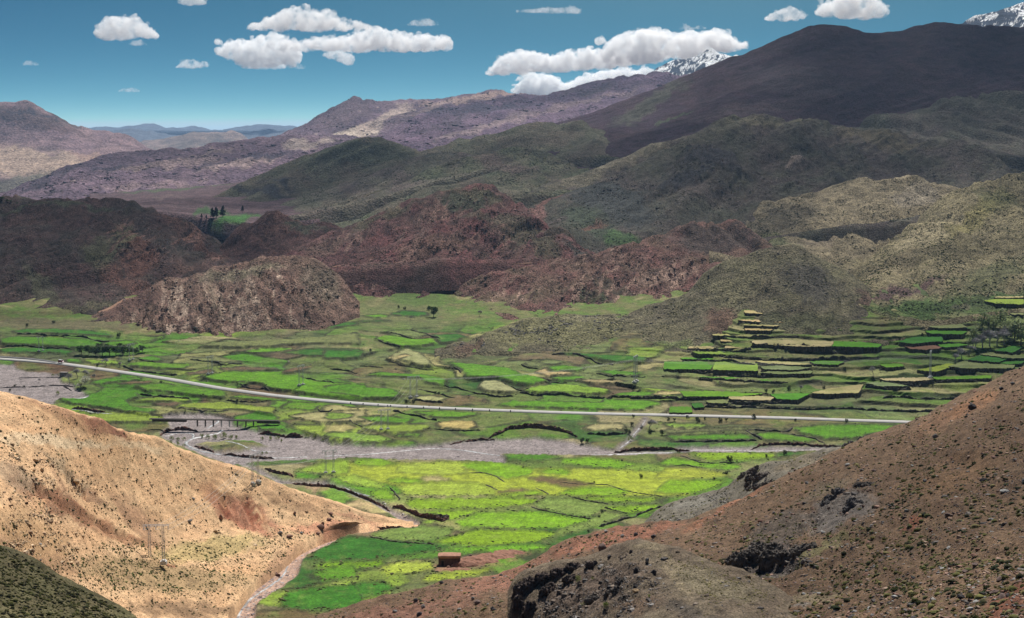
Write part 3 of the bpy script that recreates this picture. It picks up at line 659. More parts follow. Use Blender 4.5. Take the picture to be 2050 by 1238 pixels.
# ---- ribbed hogback at the left
loft('hill', 'M2', [[(120, 668, 1255), (200, 675, 1245), (273, 690, 1225), (300, 705, 1195), (386, 702, 1205), (450, 692, 1215), (512, 682, 1230), (615, 668, 1250), (666, 645, 1280), (720, 612, 1340)],
    [(120, 655, 1290), (200, 640, 1300), (273, 640, 1290), (330, 640, 1270), (386, 638, 1270), (450, 628, 1280), (512, 612, 1290), (580, 600, 1310), (640, 600, 1320), (690, 605, 1340), (720, 608, 1360)],
    [(120, 650, 1310), (175, 633, 1320), (200, 622, 1330), (230, 608, 1350), (270, 588, 1370), (300, 575, 1380), (330, 563, 1390), (365, 553, 1395), (400, 544, 1400), (440, 530, 1405), (470, 521, 1410), (500, 514, 1410), (530, 510, 1410), (560, 507, 1410), (580, 506, 1410), (600, 508, 1410), (620, 514, 1410), (645, 524, 1405), (665, 538, 1400), (690, 560, 1395), (705, 585, 1385), (720, 604, 1370)]],
    MAT_MID, (0.17, 0.098, 0.075), alt=(0.20, 0.13, 0.095), seed=201, rows=2.5, sm=4,
    blobs=[(260, 610, 90, 22, -20, (0.135, 0.075, 0.06), .8), (640, 560, 50, 34, 30, (0.135, 0.11, 0.075), .7), (610, 640, 60, 24, -10, (0.12, 0.068, 0.052), .85), (480, 540, 100, 12, -8, (0.21, 0.18, 0.115), .8), (430, 590, 10, 60, -20, (0.28, 0.21, 0.15), .8), (500, 640, 8, 40, -18, (0.27, 0.20, 0.16), .8), (320, 655, 40, 18, 20, (0.24, 0.16, 0.12), .7), (380, 690, 120, 8, -3, (0.2, 0.17, 0.10), .9), (560, 665, 70, 7, -12, (0.10, 0.065, 0.05), .9), (280, 665, 40, 10, 10, (0.15, 0.14, 0.08), .8)],
    disp=[GUL(36, 5, 202, lean=.8), GUL(12, 2.2, 208, lean=.8), D(50, 3, 4, 203), D(6, .5, 4, 204, ridged=True), RIB(7.5, 5.0, 205, .75, [(430, 620, 130, 70, -10), (580, 590, 90, 60, 20), (310, 640, 60, 30, 0)], 3.0)], ribs=[(STR(7.5, 0.75, 374, [(430, 610, 150, 90, -10), (590, 590, 100, 70, 20), (310, 640, 70, 40, 0)]), (0.42, 0.31, 0.235)), (STR(6, 0.75, 494, [(430, 610, 150, 90, -10), (590, 590, 100, 70, 20), (310, 640, 70, 40, 0)], True, .28), (0.085, 0.052, 0.042))])
# ---- stony knoll and olive cone behind the terraces
loft('hill', 'M6', [[(870, 712, 1130), (900, 708, 1138), (1000, 702, 1150), (1100, 708, 1145), (1250, 712, 1135), (1400, 700, 1135), (1500, 694, 1125), (1650, 690, 1120), (1767, 684, 1120), (1840, 670, 1150), (1890, 655, 1190)],
    [(870, 700, 1150), (957, 682, 1180), (1043, 668, 1210), (1128, 660, 1220), (1250, 655, 1220), (1350, 650, 1210), (1450, 620, 1220), (1560, 610, 1200), (1650, 610, 1200), (1767, 640, 1190), (1840, 655, 1190), (1890, 652, 1200)],
    [(870, 697, 1160), (889, 692, 1170), (925, 680, 1190), (957, 669, 1210), (1008, 649, 1260), (1043, 637, 1290), (1080, 631, 1300), (1128, 627, 1310), (1180, 625, 1310), (1230, 622, 1310), (1280, 616, 1310), (1330, 606, 1310), (1365, 590, 1310), (1395, 562, 1310), (1420, 540, 1310), (1445, 523, 1310), (1470, 511, 1310), (1505, 498, 1310), (1541, 487, 1310), (1562, 484, 1310), (1585, 487, 1310), (1606, 494, 1310), (1630, 506, 1305), (1657, 521, 1300), (1685, 537, 1295), (1709, 552, 1290), (1750, 575, 1280), (1794, 598, 1270), (1830, 616, 1255), (1862, 634, 1230), (1890, 648, 1210)]],
    MAT_MID, (0.125, 0.105, 0.068), alt=(0.15, 0.135, 0.075), seed=211, rows=2.6,
    blobs=[(1100, 660, 190, 40, 0, (0.185, 0.17, 0.082), .9), (1620, 560, 70, 40, 20, (0.085, 0.075, 0.06), .9), (1760, 630, 60, 34, 25, (0.085, 0.072, 0.052), .8), (1450, 640, 40, 34, -10, (0.14, 0.082, 0.056), .9), (1470, 570, 70, 26, -20, (0.17, 0.15, 0.085), .8), (1580, 640, 120, 20, 0, (0.11, 0.11, 0.055), .8), (1740, 600, 40, 12, 30, (0.12, 0.06, 0.05), .6), (1350, 660, 60, 24, 0, (0.145, 0.125, 0.07), .7), (940, 690, 40, 14, -20, (0.13, 0.08, 0.055), .8), (1300, 690, 160, 10, 0, (0.14, 0.165, 0.06), .8), (1820, 655, 50, 10, 10, (0.12, 0.065, 0.045), .7), (1620, 680, 160, 8, 0, (0.15, 0.10, 0.065), .8), (1200, 632, 100, 5, -3, (0.27, 0.24, 0.14), .8)],
    disp=[GUL(48, 4.5, 212, lean=.3), GUL(16, 1.2, 218, lean=.3), D(60, 3, 4, 213), D(6, .35, 4, 214)])
def STRX(width, k, seed, mask):
    """runnels down the slope as colour stripes: red soil and gully shade"""
    def f(P, px, py, T):
        q = (P[..., 0] * .55 + P[..., 1] * k + fbm(P[..., 0] / 20, P[..., 1] / 20, 3, seed + 2) * width * .7) / width
        return smooth(.0, .45, noise2(q, (P[..., 0] - P[..., 1]) / (width * 9), seed)) * mask_at(px, py, mask) * .9
    return f
# ---- near left corner
loft('hill', 'F1', [[(-160, 1420, 150), (0, 1420, 150), (140, 1420, 160), (300, 1420, 170)],
    [(-160, 1250, 190), (0, 1260, 190), (140, 1290, 190), (300, 1330, 195)],
    [(-160, 1062, 240), (-40, 1086, 240), (0, 1098, 240), (40, 1114, 240), (70, 1126, 240), (100, 1145, 238), (140, 1167, 236), (200, 1202, 230), (250, 1232, 225), (300, 1268, 215)]],
    MAT_NEAR, (0.155, 0.14, 0.066), alt=(0.19, 0.155, 0.08), seed=221, rows=2.2, back=34, disp=[D(14, .8, 4, 222), D(2.0, .12, 3, 223)])
# ---- sunlit tan hill
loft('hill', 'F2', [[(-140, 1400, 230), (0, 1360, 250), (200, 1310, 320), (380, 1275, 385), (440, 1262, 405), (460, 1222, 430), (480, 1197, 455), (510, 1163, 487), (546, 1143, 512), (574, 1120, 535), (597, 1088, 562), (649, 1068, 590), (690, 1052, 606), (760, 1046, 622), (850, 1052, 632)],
    [(-140, 1000, 325), (0, 1015, 330), (100, 1052, 370), (200, 1087, 412), (280, 1104, 442), (350, 1098, 480), (450, 1078, 523), (520, 1068, 550), (560, 1064, 565), (620, 1058, 586), (700, 1045, 608), (760, 1043, 624), (850, 1050, 634)],
    [(-140, 885, 388), (0, 900, 390), (100, 930, 421), (249, 985, 480), (330, 998, 516), (400, 1000, 544), (480, 1006, 566), (560, 1022, 587), (650, 1038, 603), (700, 1041, 611), (760, 1046, 622), (850, 1049, 636)],
    [(-140, 752, 450), (0, 781, 450), (51, 791, 455), (102, 805, 463), (147, 821, 475), (205, 843, 495), (249, 864, 515), (285, 873, 535), (321, 879, 550), (341, 889, 556), (393, 907, 570), (444, 924, 583), (495, 941, 594), (535, 958, 602), (580, 979, 608), (615, 990, 612), (650, 1000, 615), (683, 1009, 618), (720, 1021, 622), (760, 1034, 627), (800, 1043, 633), (850, 1048, 638)]],
    MAT_LEFT, TAN, alt=(0.58, 0.38, 0.215), seed=231, rows=3.0, ribs=[(STRX(5.0, .5, 336, [(485, 1020, 85, 36, 28)]), (0.20, 0.065, 0.035)), (STRX(5.5, .5, 337, [(485, 1025, 90, 36, 28)]), (0.44, 0.21, 0.125)), (STRX(12, .6, 338, [(180, 1010, 190, 60, 25)]), (0.34, 0.19, 0.11))], sm=4, back=30,  # gully stripes: red soil with the shade of the folds painted in
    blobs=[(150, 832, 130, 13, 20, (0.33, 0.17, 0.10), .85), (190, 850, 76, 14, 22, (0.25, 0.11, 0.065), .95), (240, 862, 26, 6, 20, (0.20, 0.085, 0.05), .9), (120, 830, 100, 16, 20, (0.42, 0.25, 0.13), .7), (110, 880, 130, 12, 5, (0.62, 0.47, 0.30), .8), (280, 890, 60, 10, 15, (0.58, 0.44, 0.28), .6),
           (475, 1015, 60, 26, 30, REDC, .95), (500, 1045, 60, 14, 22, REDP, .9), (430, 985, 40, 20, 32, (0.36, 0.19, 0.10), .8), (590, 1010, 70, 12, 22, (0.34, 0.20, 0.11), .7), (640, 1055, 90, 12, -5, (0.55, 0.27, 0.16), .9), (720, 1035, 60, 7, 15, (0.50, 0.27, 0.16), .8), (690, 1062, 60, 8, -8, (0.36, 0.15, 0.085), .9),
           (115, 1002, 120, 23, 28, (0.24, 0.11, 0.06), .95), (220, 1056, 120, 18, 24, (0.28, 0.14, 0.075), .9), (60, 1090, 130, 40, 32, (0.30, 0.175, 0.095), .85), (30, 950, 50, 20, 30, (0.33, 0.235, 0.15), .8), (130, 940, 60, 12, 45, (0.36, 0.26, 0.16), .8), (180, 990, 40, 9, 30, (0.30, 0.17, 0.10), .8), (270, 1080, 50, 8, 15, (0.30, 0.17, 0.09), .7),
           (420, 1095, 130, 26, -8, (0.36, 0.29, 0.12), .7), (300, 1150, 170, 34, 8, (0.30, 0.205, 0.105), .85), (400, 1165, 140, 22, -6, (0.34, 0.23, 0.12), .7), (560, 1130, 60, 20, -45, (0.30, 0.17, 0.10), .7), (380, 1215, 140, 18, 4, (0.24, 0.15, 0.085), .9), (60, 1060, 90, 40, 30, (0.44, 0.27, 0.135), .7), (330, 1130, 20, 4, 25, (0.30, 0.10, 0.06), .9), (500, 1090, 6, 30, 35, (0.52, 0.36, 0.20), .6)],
    disp=[GUL(15, 1.4, 232, lean=.6), D(34, 2.2, 4, 233), D(5, .5, 4, 234),
          lambda P, px, py, T: -mask_at(px, py, [(490, 1020, 70, 30, 28)]) * 5.0 * np.abs(noise2((P[..., 0] + .35 * P[..., 1]) / 3.6, P[..., 1] / 60, 236)),
          lambda P, px, py, T: -mask_at(px, py, [(150, 1020, 150, 10, 28)]) * 2.0,
          lambda P, px, py, T: -mask_at(px, py, [(150, 962, 50, 9, 48)]) * 2.6])
# ---- grey spur, right hillside, near rocky spur
loft('hill', 'F3b', [[(1290, 1062, 470), (1350, 1050, 455), (1450, 1030, 440), (1560, 990, 425), (1760, 930, 425)],
    [(1290, 1050, 520), (1320, 1021, 520), (1350, 1004, 515), (1395, 992, 505), (1435, 982, 495), (1460, 968, 485), (1480, 953, 478), (1500, 938, 472), (1520, 928, 468), (1541, 922, 465), (1565, 918, 462), (1589, 914, 460), (1620, 906, 458), (1644, 900, 456), (1691, 890, 452), (1725, 878, 450), (1760, 868, 448)]],
    MAT_NEAR, (0.155, 0.135, 0.105), alt=(0.13, 0.115, 0.085), seed=241, rows=2.5, sm=4, back=32, disp=[D(26, 2, 4, 242), D(3, .25, 3, 243), GUL(10, .9, 244)],
    blobs=[(1400, 1000, 80, 10, -15, (0.18, 0.165, 0.135), .9), (1600, 920, 70, 12, -18, (0.15, 0.12, 0.08), .8)])
loft('hill', 'F3', [[(620, 1300, 370), (760, 1290, 362), (1020, 1285, 322), (1250, 1285, 270), (1500, 1285, 210), (1800, 1285, 157), (2250, 1285, 103)],
    [(620, 1262, 400), (760, 1255, 390), (900, 1250, 370), (1020, 1245, 340), (1250, 1248, 290), (1500, 1245, 225), (1650, 1245, 200), (1800, 1245, 170), (2050, 1245, 130), (2250, 1245, 112)],
    [(620, 1240, 415), (760, 1215, 420), (900, 1185, 420), (1020, 1165, 400), (1150, 1120, 385), (1280, 1090, 370), (1400, 1075, 345), (1500, 1085, 310), (1650, 1085, 275), (1800, 1060, 245), (2050, 1010, 218), (2250, 980, 200)],
    [(620, 1236, 425), (650, 1226, 430), (735, 1203, 440), (800, 1187, 445), (831, 1178, 448), (860, 1170, 450), (889, 1163, 452), (925, 1160, 452), (957, 1157, 448), (990, 1150, 445), (1022, 1138, 440), (1060, 1121, 436), (1090, 1106, 434), (1128, 1085, 430), (1179, 1071, 425), (1230, 1056, 420), (1290, 1046, 415), (1350, 1040, 410), (1401, 1026, 405), (1446, 1010, 402), (1497, 988, 400), (1548, 966, 400), (1600, 938, 400), (1644, 914, 402), (1691, 893, 406), (1740, 874, 412), (1797, 851, 420), (1830, 836, 424), (1860, 820, 427), (1880, 807, 428), (1905, 795, 429), (1930, 784, 430), (1965, 769, 430), (2000, 755, 430), (2050, 733, 430), (2250, 640, 430)]],
    MAT_NEAR, (0.125, 0.076, 0.046), alt=(0.15, 0.096, 0.058), seed=251, step=3.0, rows=3.0, sm=3, back=34,
    blobs=[(1230, 1072, 150, 16, -14, (0.24, 0.105, 0.065), .9), (1450, 1012, 110, 11, -28, (0.24, 0.11, 0.062), .85), (1010, 1150, 120, 26, -18, (0.25, 0.12, 0.08), .8), (800, 1225, 180, 26, -10, (0.19, 0.095, 0.065), .8), (1060, 1100, 60, 14, -20, (0.28, 0.13, 0.085), .9),
           (1680, 1020, 90, 36, -20, (0.135, 0.115, 0.10), .95), (1560, 1060, 80, 30, -25, (0.105, 0.085, 0.068), .8), (1540, 1110, 70, 30, -10, (0.075, 0.062, 0.055), .9), (1640, 1090, 90, 14, -25, (0.17, 0.155, 0.07), .7), (1650, 975, 70, 18, -28, (0.14, 0.105, 0.07), .8), (1600, 1190, 110, 14, -8, (0.21, 0.165, 0.10), .8), (1580, 1215, 70, 5, -14, (0.21, 0.18, 0.15), .9),
           (1830, 1040, 40, 4, -32, (0.20, 0.075, 0.045), .8), (2020, 1190, 60, 30, -40, (0.16, 0.062, 0.038), .8), (1900, 830, 110, 20, -32, (0.19, 0.105, 0.06), .8), (1950, 800, 60, 16, -30, (0.24, 0.12, 0.06), .7), (1900, 950, 120, 40, -20, (0.20, 0.115, 0.06), .5)],
    disp=[D(30, 2.2, 4, 252), D(4, .42, 4, 253), D(1.1, .12, 3, 256), GUL(16, 1.4, 254, lean=.3),
          lambda P, px, py, T: mask_at(px, py, [(1690, 1010, 70, 26, -25), (1590, 1050, 60, 18, -28)]) * fbm(P[..., 0] / 4, P[..., 1] / 6, 5, 257, ridged=True) * 1.8,
          lambda P, px, py, T: -mask_at(px, py, [(1545, 1128, 75, 26, -6)]) * 3.2])
loft('hill', 'F3c', [[(1016, 1440, 262), (1100, 1440, 235), (1282, 1440, 170), (1400, 1440, 150), (1560, 1440, 155), (1760, 1440, 160)],
    [(1016, 1270, 276), (1060, 1262, 268), (1120, 1250, 260), (1200, 1244, 245), (1282, 1240, 226), (1345, 1225, 220), (1400, 1232, 208), (1480, 1245, 203), (1560, 1260, 205), (1760, 1300, 205)],
    [(1016, 1215, 281), (1060, 1210, 276), (1120, 1190, 273), (1200, 1175, 266), (1282, 1160, 250), (1345, 1160, 246), (1400, 1175, 236), (1480, 1200, 224), (1560, 1235, 212), (1760, 1290, 207)],
    [(1016, 1196, 284), (1024, 1172, 285), (1034, 1160, 286), (1045, 1153, 286), (1070, 1146, 286), (1094, 1138, 286), (1120, 1130, 285), (1155, 1124, 284), (1196, 1114, 282), (1230, 1101, 280), (1265, 1089, 277), (1282, 1086, 275), (1298, 1090, 273), (1316, 1096, 270), (1350, 1104, 266), (1401, 1121, 258), (1463, 1141, 250), (1497, 1154, 246), (1540, 1176, 240), (1580, 1200, 232), (1640, 1240, 222), (1760, 1290, 208)]],
    MAT_NEAR, (0.165, 0.13, 0.088), alt=(0.135, 0.10, 0.07), seed=261, rows=2.5, sm=2, back=38,
    blobs=[(1180, 1190, 130, 50, -20, (0.125, 0.09, 0.068), .95), (1350, 1150, 16, 60, -30, (0.24, 0.19, 0.12), .8), (1430, 1170, 90, 26, 20, (0.20, 0.165, 0.105), .9), (1290, 1095, 40, 10, 0, (0.22, 0.175, 0.11), .8), (1280, 1215, 60, 16, -10, (0.16, 0.105, 0.07), .8), (1380, 1225, 60, 14, 20, (0.095, 0.078, 0.062), .8)],
    disp=[D(12, 1.0, 4, 262), D(2.4, .40, 4, 263), D(.8, .1, 3, 264),
          lambda P, px, py, T: mask_at(px, py, [(1200, 1190, 140, 60, -20)]) * fbm(P[..., 0] / 5, P[..., 1] / 5, 5, 266, ridged=True) * 1.6])

# ================================================================== valley floor
VX = [-200, 0, 300, 600, 1025, 1380, 1500, 1650, 1800, 2050, 2300]
VYR = [1320, 1240, 1190, 1130, 1090, 1040, 990, 940, 905, 880, 830, 780, 720, 680, 640, 600, 560]
_b = [365, 430, 470, 530, 575, 640, 700, 770, 820, 858, 930, 1010, 1120, 1210, 1320, 1440, 1560]
_r = [365, 430, 470, 530, 575, 640, 700, 770, 820, 858, 928, 992, 1072, 1128, 1186, 1250, 1330]   # steeper terraced slope
_l = [365, 430, 470, 530, 575, 640, 705, 785, 845, 890, 968, 1040, 1140, 1215, 1310, 1420, 1540]
VG = np.array([_l, _l, _l, [(a + b) / 2 for a, b in zip(_b, _l)], _b, [(a * .6 + b * .4) for a, b in zip(_b, _r)], _r, _r, _r, _r, _r], float).T
_rows = np.array(VYR, float)

def _cub(p0, p1, p2, p3, t):
    return p1 + .5 * t * (p2 - p0 + t * (2 * p0 - 5 * p1 + 4 * p2 - p3 + t * (3 * (p1 - p2) + p3 - p0)))

def valley_Y(px, py):
    px = np.asarray(px, float); py = np.asarray(py, float)
    px, py = np.broadcast_arrays(px, py)
    ci = np.clip(np.searchsorted(VX, px) - 1, 0, len(VX) - 2); cx = np.array(VX, float)
    tx = np.clip((px - cx[ci]) / (cx[ci + 1] - cx[ci]), 0, 1); tx = tx * tx * (3 - 2 * tx)
    rr = -_rows
    ri = np.clip(np.searchsorted(rr, -py) - 1, 0, len(VYR) - 2)
    t = (-py - rr[ri]) / (rr[ri + 1] - rr[ri]); t = np.clip(t, -.2, 1.2)
    # interpolate 1/Y with finite difference tangents (rows are unevenly spaced)
    Q = 1.0 / VG
    def colv(c):
        a, b = Q[ri, c], Q[ri + 1, c]
        h = rr[ri + 1] - rr[ri]
        im, ip = np.maximum(ri - 1, 0), np.minimum(ri + 2, len(VYR) - 1)
        ma = (b - Q[im, c]) / (rr[ri + 1] - rr[im]) * h
        mb = (Q[ip, c] - a) / (rr[ip] - rr[ri]) * h
        h00 = 2 * t**3 - 3 * t**2 + 1; h10 = t**3 - 2 * t**2 + t; h01 = -2 * t**3 + 3 * t**2; h11 = t**3 - t**2
        return h00 * a + h10 * ma + h01 * b + h11 * mb
    return 1.0 / (colv(ci) * (1 - tx) + colv(ci + 1) * tx)

def G(px, py):
    return at(px, py, valley_Y(px, py))

def Z(o, pts, s=2.9286):
    return [(x / s + o[0], y / s + o[1]) for x, y in pts]
Z1, Z2, Z3, Z4, Z5, Z6 = (0, 600), (650, 560), (1350, 560), (0, 850), (650, 850), (1350, 850)

def inside(poly, px, py):
    r = np.zeros(px.shape, bool)
    x0 = min(p[0] for p in poly); x1 = max(p[0] for p in poly); y0 = min(p[1] for p in poly); y1 = max(p[1] for p in poly)
    sel = (px >= x0) & (px <= x1) & (py >= y0) & (py <= y1)
    if not sel.any(): return r
    qx, qy = px[sel], py[sel]; s = np.zeros(qx.shape, bool)
    n = len(poly)
    for i in range(n):
        ax, ay = poly[i]; bx, by = poly[(i + 1) % n]
        if ay == by: continue
        c = ((ay > qy) != (by > qy)) & (qx < (bx - ax) * (qy - ay) / (by - ay) + ax)
        s ^= c
    r[sel] = s
    return r

def blur(a, k):
    if k < 1: return a
    w = np.hanning(2 * k + 3)[1:-1]; w /= w.sum()
    p = np.pad(a, ((k, k), (0, 0)), mode='edge')
    a = sum(w[i] * p[i:i + a.shape[0]] for i in range(2 * k + 1))
    p = np.pad(a, ((0, 0), (k, k)), mode='edge')
    return sum(w[i] * p[:, i:i + a.shape[1]] for i in range(2 * k + 1))

# gravel beds
BED_MAIN = Z(Z1, [(1000, 742), (950, 672), (1060, 664), (1180, 660), (1290, 672), (1360, 700), (1370, 735), (1490, 760), (1560, 782), (1780, 792), (1900, 815), (1960, 845)]) + \
    Z(Z2, [(0, 955), (300, 972), (560, 966), (690, 957), (800, 942), (1000, 926), (1240, 922), (1400, 936), (1480, 950), (1560, 966), (1650, 985), (1760, 996), (2050, 1002)]) + \
    Z(Z3, [(0, 975), (400, 972), (760, 975), (1000, 968), (1080, 985), (900, 1000), (500, 1003), (0, 1005)]) + \
    Z(Z2, [(2050, 1012), (1700, 1022), (1500, 1020), (1300, 1016), (1040, 1015), (1062, 1068), (900, 1056), (700, 1046), (400, 1046), (150, 1036), (0, 1052)]) + \
    Z(Z1, [(1900, 925), (1700, 935), (1480, 945), (1360, 962), (1200, 915), (1080, 862), (970, 812), (935, 782), (960, 760)])
BED_LEFT = Z((0, 640), [(-200, 505), (160, 512), (210, 560), (330, 590), (540, 600), (700, 640), (720, 720), (860, 745), (880, 800), (1000, 850), (1050, 900), (960, 940), (860, 935), (660, 930), (640, 980), (560, 990), (0, 900), (-200, 850)], 5.857)
CREEK = [(470, 1262), (480, 1216), (487, 1197), (510, 1180), (546, 1160), (574, 1141), (580, 1122), (597, 1101), (649, 1080), (690, 1060), (760, 1052), (830, 1046), (800, 1030), (770, 1014), (750, 1003), (716, 988), (690, 978), (655, 968), (600, 965), (560, 962), (520, 940), (490, 928), (470, 922)]
TRIB = [(1240, 895), (1262, 878), (1268, 866), (1285, 850), (1292, 838)]

gxs = np.arange(-100, 2180, 3.1); gys = np.concatenate([np.arange(1290, 1100, -3.4), np.arange(1100, 900, -2.5), np.arange(900, 845, -1.7), np.arange(845, 596, -1.0), np.arange(596, 568, -2.5)])
def row_of(py): return np.interp(-np.asarray(py, float), -gys, np.arange(len(gys)))
PX, PY = np.meshgrid(gxs, gys)
wob = fbm(PX / 12, PY / 7, 3, 5) * 3.0
wobx = fbm(PX / 14, PY / 8, 3, 6) * 4.0
bed = inside(BED_MAIN, PX + wobx, PY + wob) | inside(BED_LEFT, PX + wobx, PY + wob)
island = inside(Z((320, 820), [(470, 450), (640, 430), (800, 440), (900, 400), (1300, 420), (1470, 480), (1200, 490), (1250, 520), (1130, 540), (1000, 560), (850, 565), (730, 540), (600, 480)], 6.833), PX + wobx, PY + wob)
bed &= ~island
def line_dist(line, px, py):
    d = np.full(px.shape, 1e9)
    for (ax, ay), (bx, by) in zip(line[:-1], line[1:]):
        vx, vy = bx - ax, by - ay
        t = np.clip(((px - ax) * vx + (py - ay) * vy) / (vx * vx + vy * vy + 1e-9), 0, 1)
        d = np.minimum(d, np.hypot(px - ax - t * vx, (py - ay - t * vy) * 1.6))
    return d
dc = line_dist(CREEK, PX + wobx, PY + wob)
cw = np.interp(PY, [930, 1000, 1060, 1120, 1240], [6, 7, 12, 25, 38])
creek = smooth(1.0, .75, dc / cw)
dtb = line_dist(TRIB, PX, PY); trib = smooth(9, 6, dtb)
bedf = np.maximum(np.maximum(bed.astype(float), creek), trib * .8)
beds = blur(bedf, 1)

FIELDS = []      # (polygon, colour, retained slope)
cG = (0.085, 0.215, 0.010); cL = (0.185, 0.27, 0.03); cD = (0.028, 0.125, 0.010); cT = (0.36, 0.31, 0.13)
cB = (0.14, 0.082, 0.045); cS = (0.15, 0.185, 0.065); cE = (0.062, 0.19, 0.008)
PAL = dict(G=cG, L=cL, D=cD, T=cT, B=cB, S=cS, E=cE)
PALB = dict(PAL, G=(0.17, 0.30, 0.012), L=(0.27, 0.34, 0.035), E=(0.14, 0.29, 0.010), S=(0.17, 0.23, 0.05))
_fr = np.random.default_rng(77)
def fld(z, spec, r=0.6, s=2.9286):
    for k, pts in spec:
        if z[0] > 1000: pts = [(x - _fr.uniform(10, 150) if x <= 0 else x, y) for x, y in pts]
        if z[0] < 1300: pts = [(x + _fr.uniform(10, 120) if x >= 2050 else x, y) for x, y in pts]
        FIELDS.append((Z(z, pts, s), (PALB if z in (Z5, Z6) else PAL)[k], r, k))
fld(Z1, [
 ('D', [(60,190),(160,172),(330,172),(520,185),(640,205),(660,222),(500,212),(300,200),(100,200)]),
 ('E', [(0,232),(90,215),(300,222),(480,235),(600,255),(640,262),(560,285),(430,288),(250,270),(0,262)]),
 ('D', [(0,285),(160,278),(330,290),(440,305),(420,320),(250,312),(60,315),(0,310)]),
 ('E', [(640,245),(760,240),(830,248),(700,280),(600,270)]),
 ('E', [(380,346),(460,345),(500,372),(390,366)]),
 ('L', [(480,350),(690,358),(720,380),(540,380)]),
 ('G', [(800,345),(900,330),(960,350),(930,362),(840,358)]),
 ('G', [(740,372),(870,360),(1000,375),(1140,380),(1060,415),(900,400),(760,388)]),
 ('S', [(1110,345),(1290,340),(1420,368),(1380,375),(1230,362),(1130,358)]),
 ('B', [(1280,405),(1430,395),(1620,400),(1630,412),(1480,418),(1310,418)]),
 ('B', [(1650,430),(1740,395),(1830,385),(1800,405),(1720,430)]),
 ('B', [(1090,430),(1230,410),(1260,425),(1190,440),(1120,445)]),
 ('G', [(1170,450),(1360,420),(1640,425),(1620,440),(1760,445),(1800,475),(1900,490),(2050,500),(2060,595),(1900,575),(1700,545),(1560,530),(1530,500),(1400,490),(1250,475)]),
 ('E', [(1900,465),(2040,470),(2050,498),(1960,500)]),
 ('G', [(1420,310),(1540,285),(1720,285),(1640,312),(1500,318)]),
 ('S', [(1160,278),(1300,255),(1700,235),(2050,195),(2060,268),(1800,265),(1600,283),(1350,290)]),
 ('D', [(1640,315),(1800,290),(2050,290),(2060,320),(1850,335)]),
 ('E', [(530,490),(600,465),(820,455),(830,470),(700,480),(560,502)]),
 ('B', [(680,490),(760,480),(900,477),(880,490),(720,500)]),
 ('G', [(790,505),(950,490),(1150,520),(1330,545),(1310,585),(1150,570),(960,540),(840,530)]),
 ('E', [(340,585),(560,550),(620,510),(790,540),(820,565),(740,600),(780,640),(930,655),(860,690),(640,650),(420,620)]),
 ('L', [(750,595),(900,570),(1040,575),(1130,590),(1100,598),(880,596)]),
 ('B', [(880,602),(1080,600),(1020,630),(940,625)]),
 ('L', [(1010,630),(1110,605),(1300,600),(1500,630),(1620,640),(1600,690),(1420,650),(1250,650)]),
 ('G', [(1340,575),(1400,560),(1560,575),(1680,590),(1660,600),(1500,590)]),
 ('L', [(480,680),(640,660),(800,670),(960,690),(990,720),(800,725),(600,720)]),
 ('E', [(1370,690),(1500,662),(1640,690),(1620,720),(1500,715),(1380,712)]),
 ('E', [(1510,740),(1620,724),(1680,745),(1690,770),(1520,768)]),
 ('G', [(1640,640),(1700,600),(2050,608),(2050,640),(1950,620),(1860,630),(1850,655)]),
 ('T', [(1690,690),(1860,660),(2050,650),(2050,720),(1880,728)]),
 ('L', [(1690,737),(1880,737),(2050,730),(2050,840),(1960,835),(1800,785)]),
], .75)
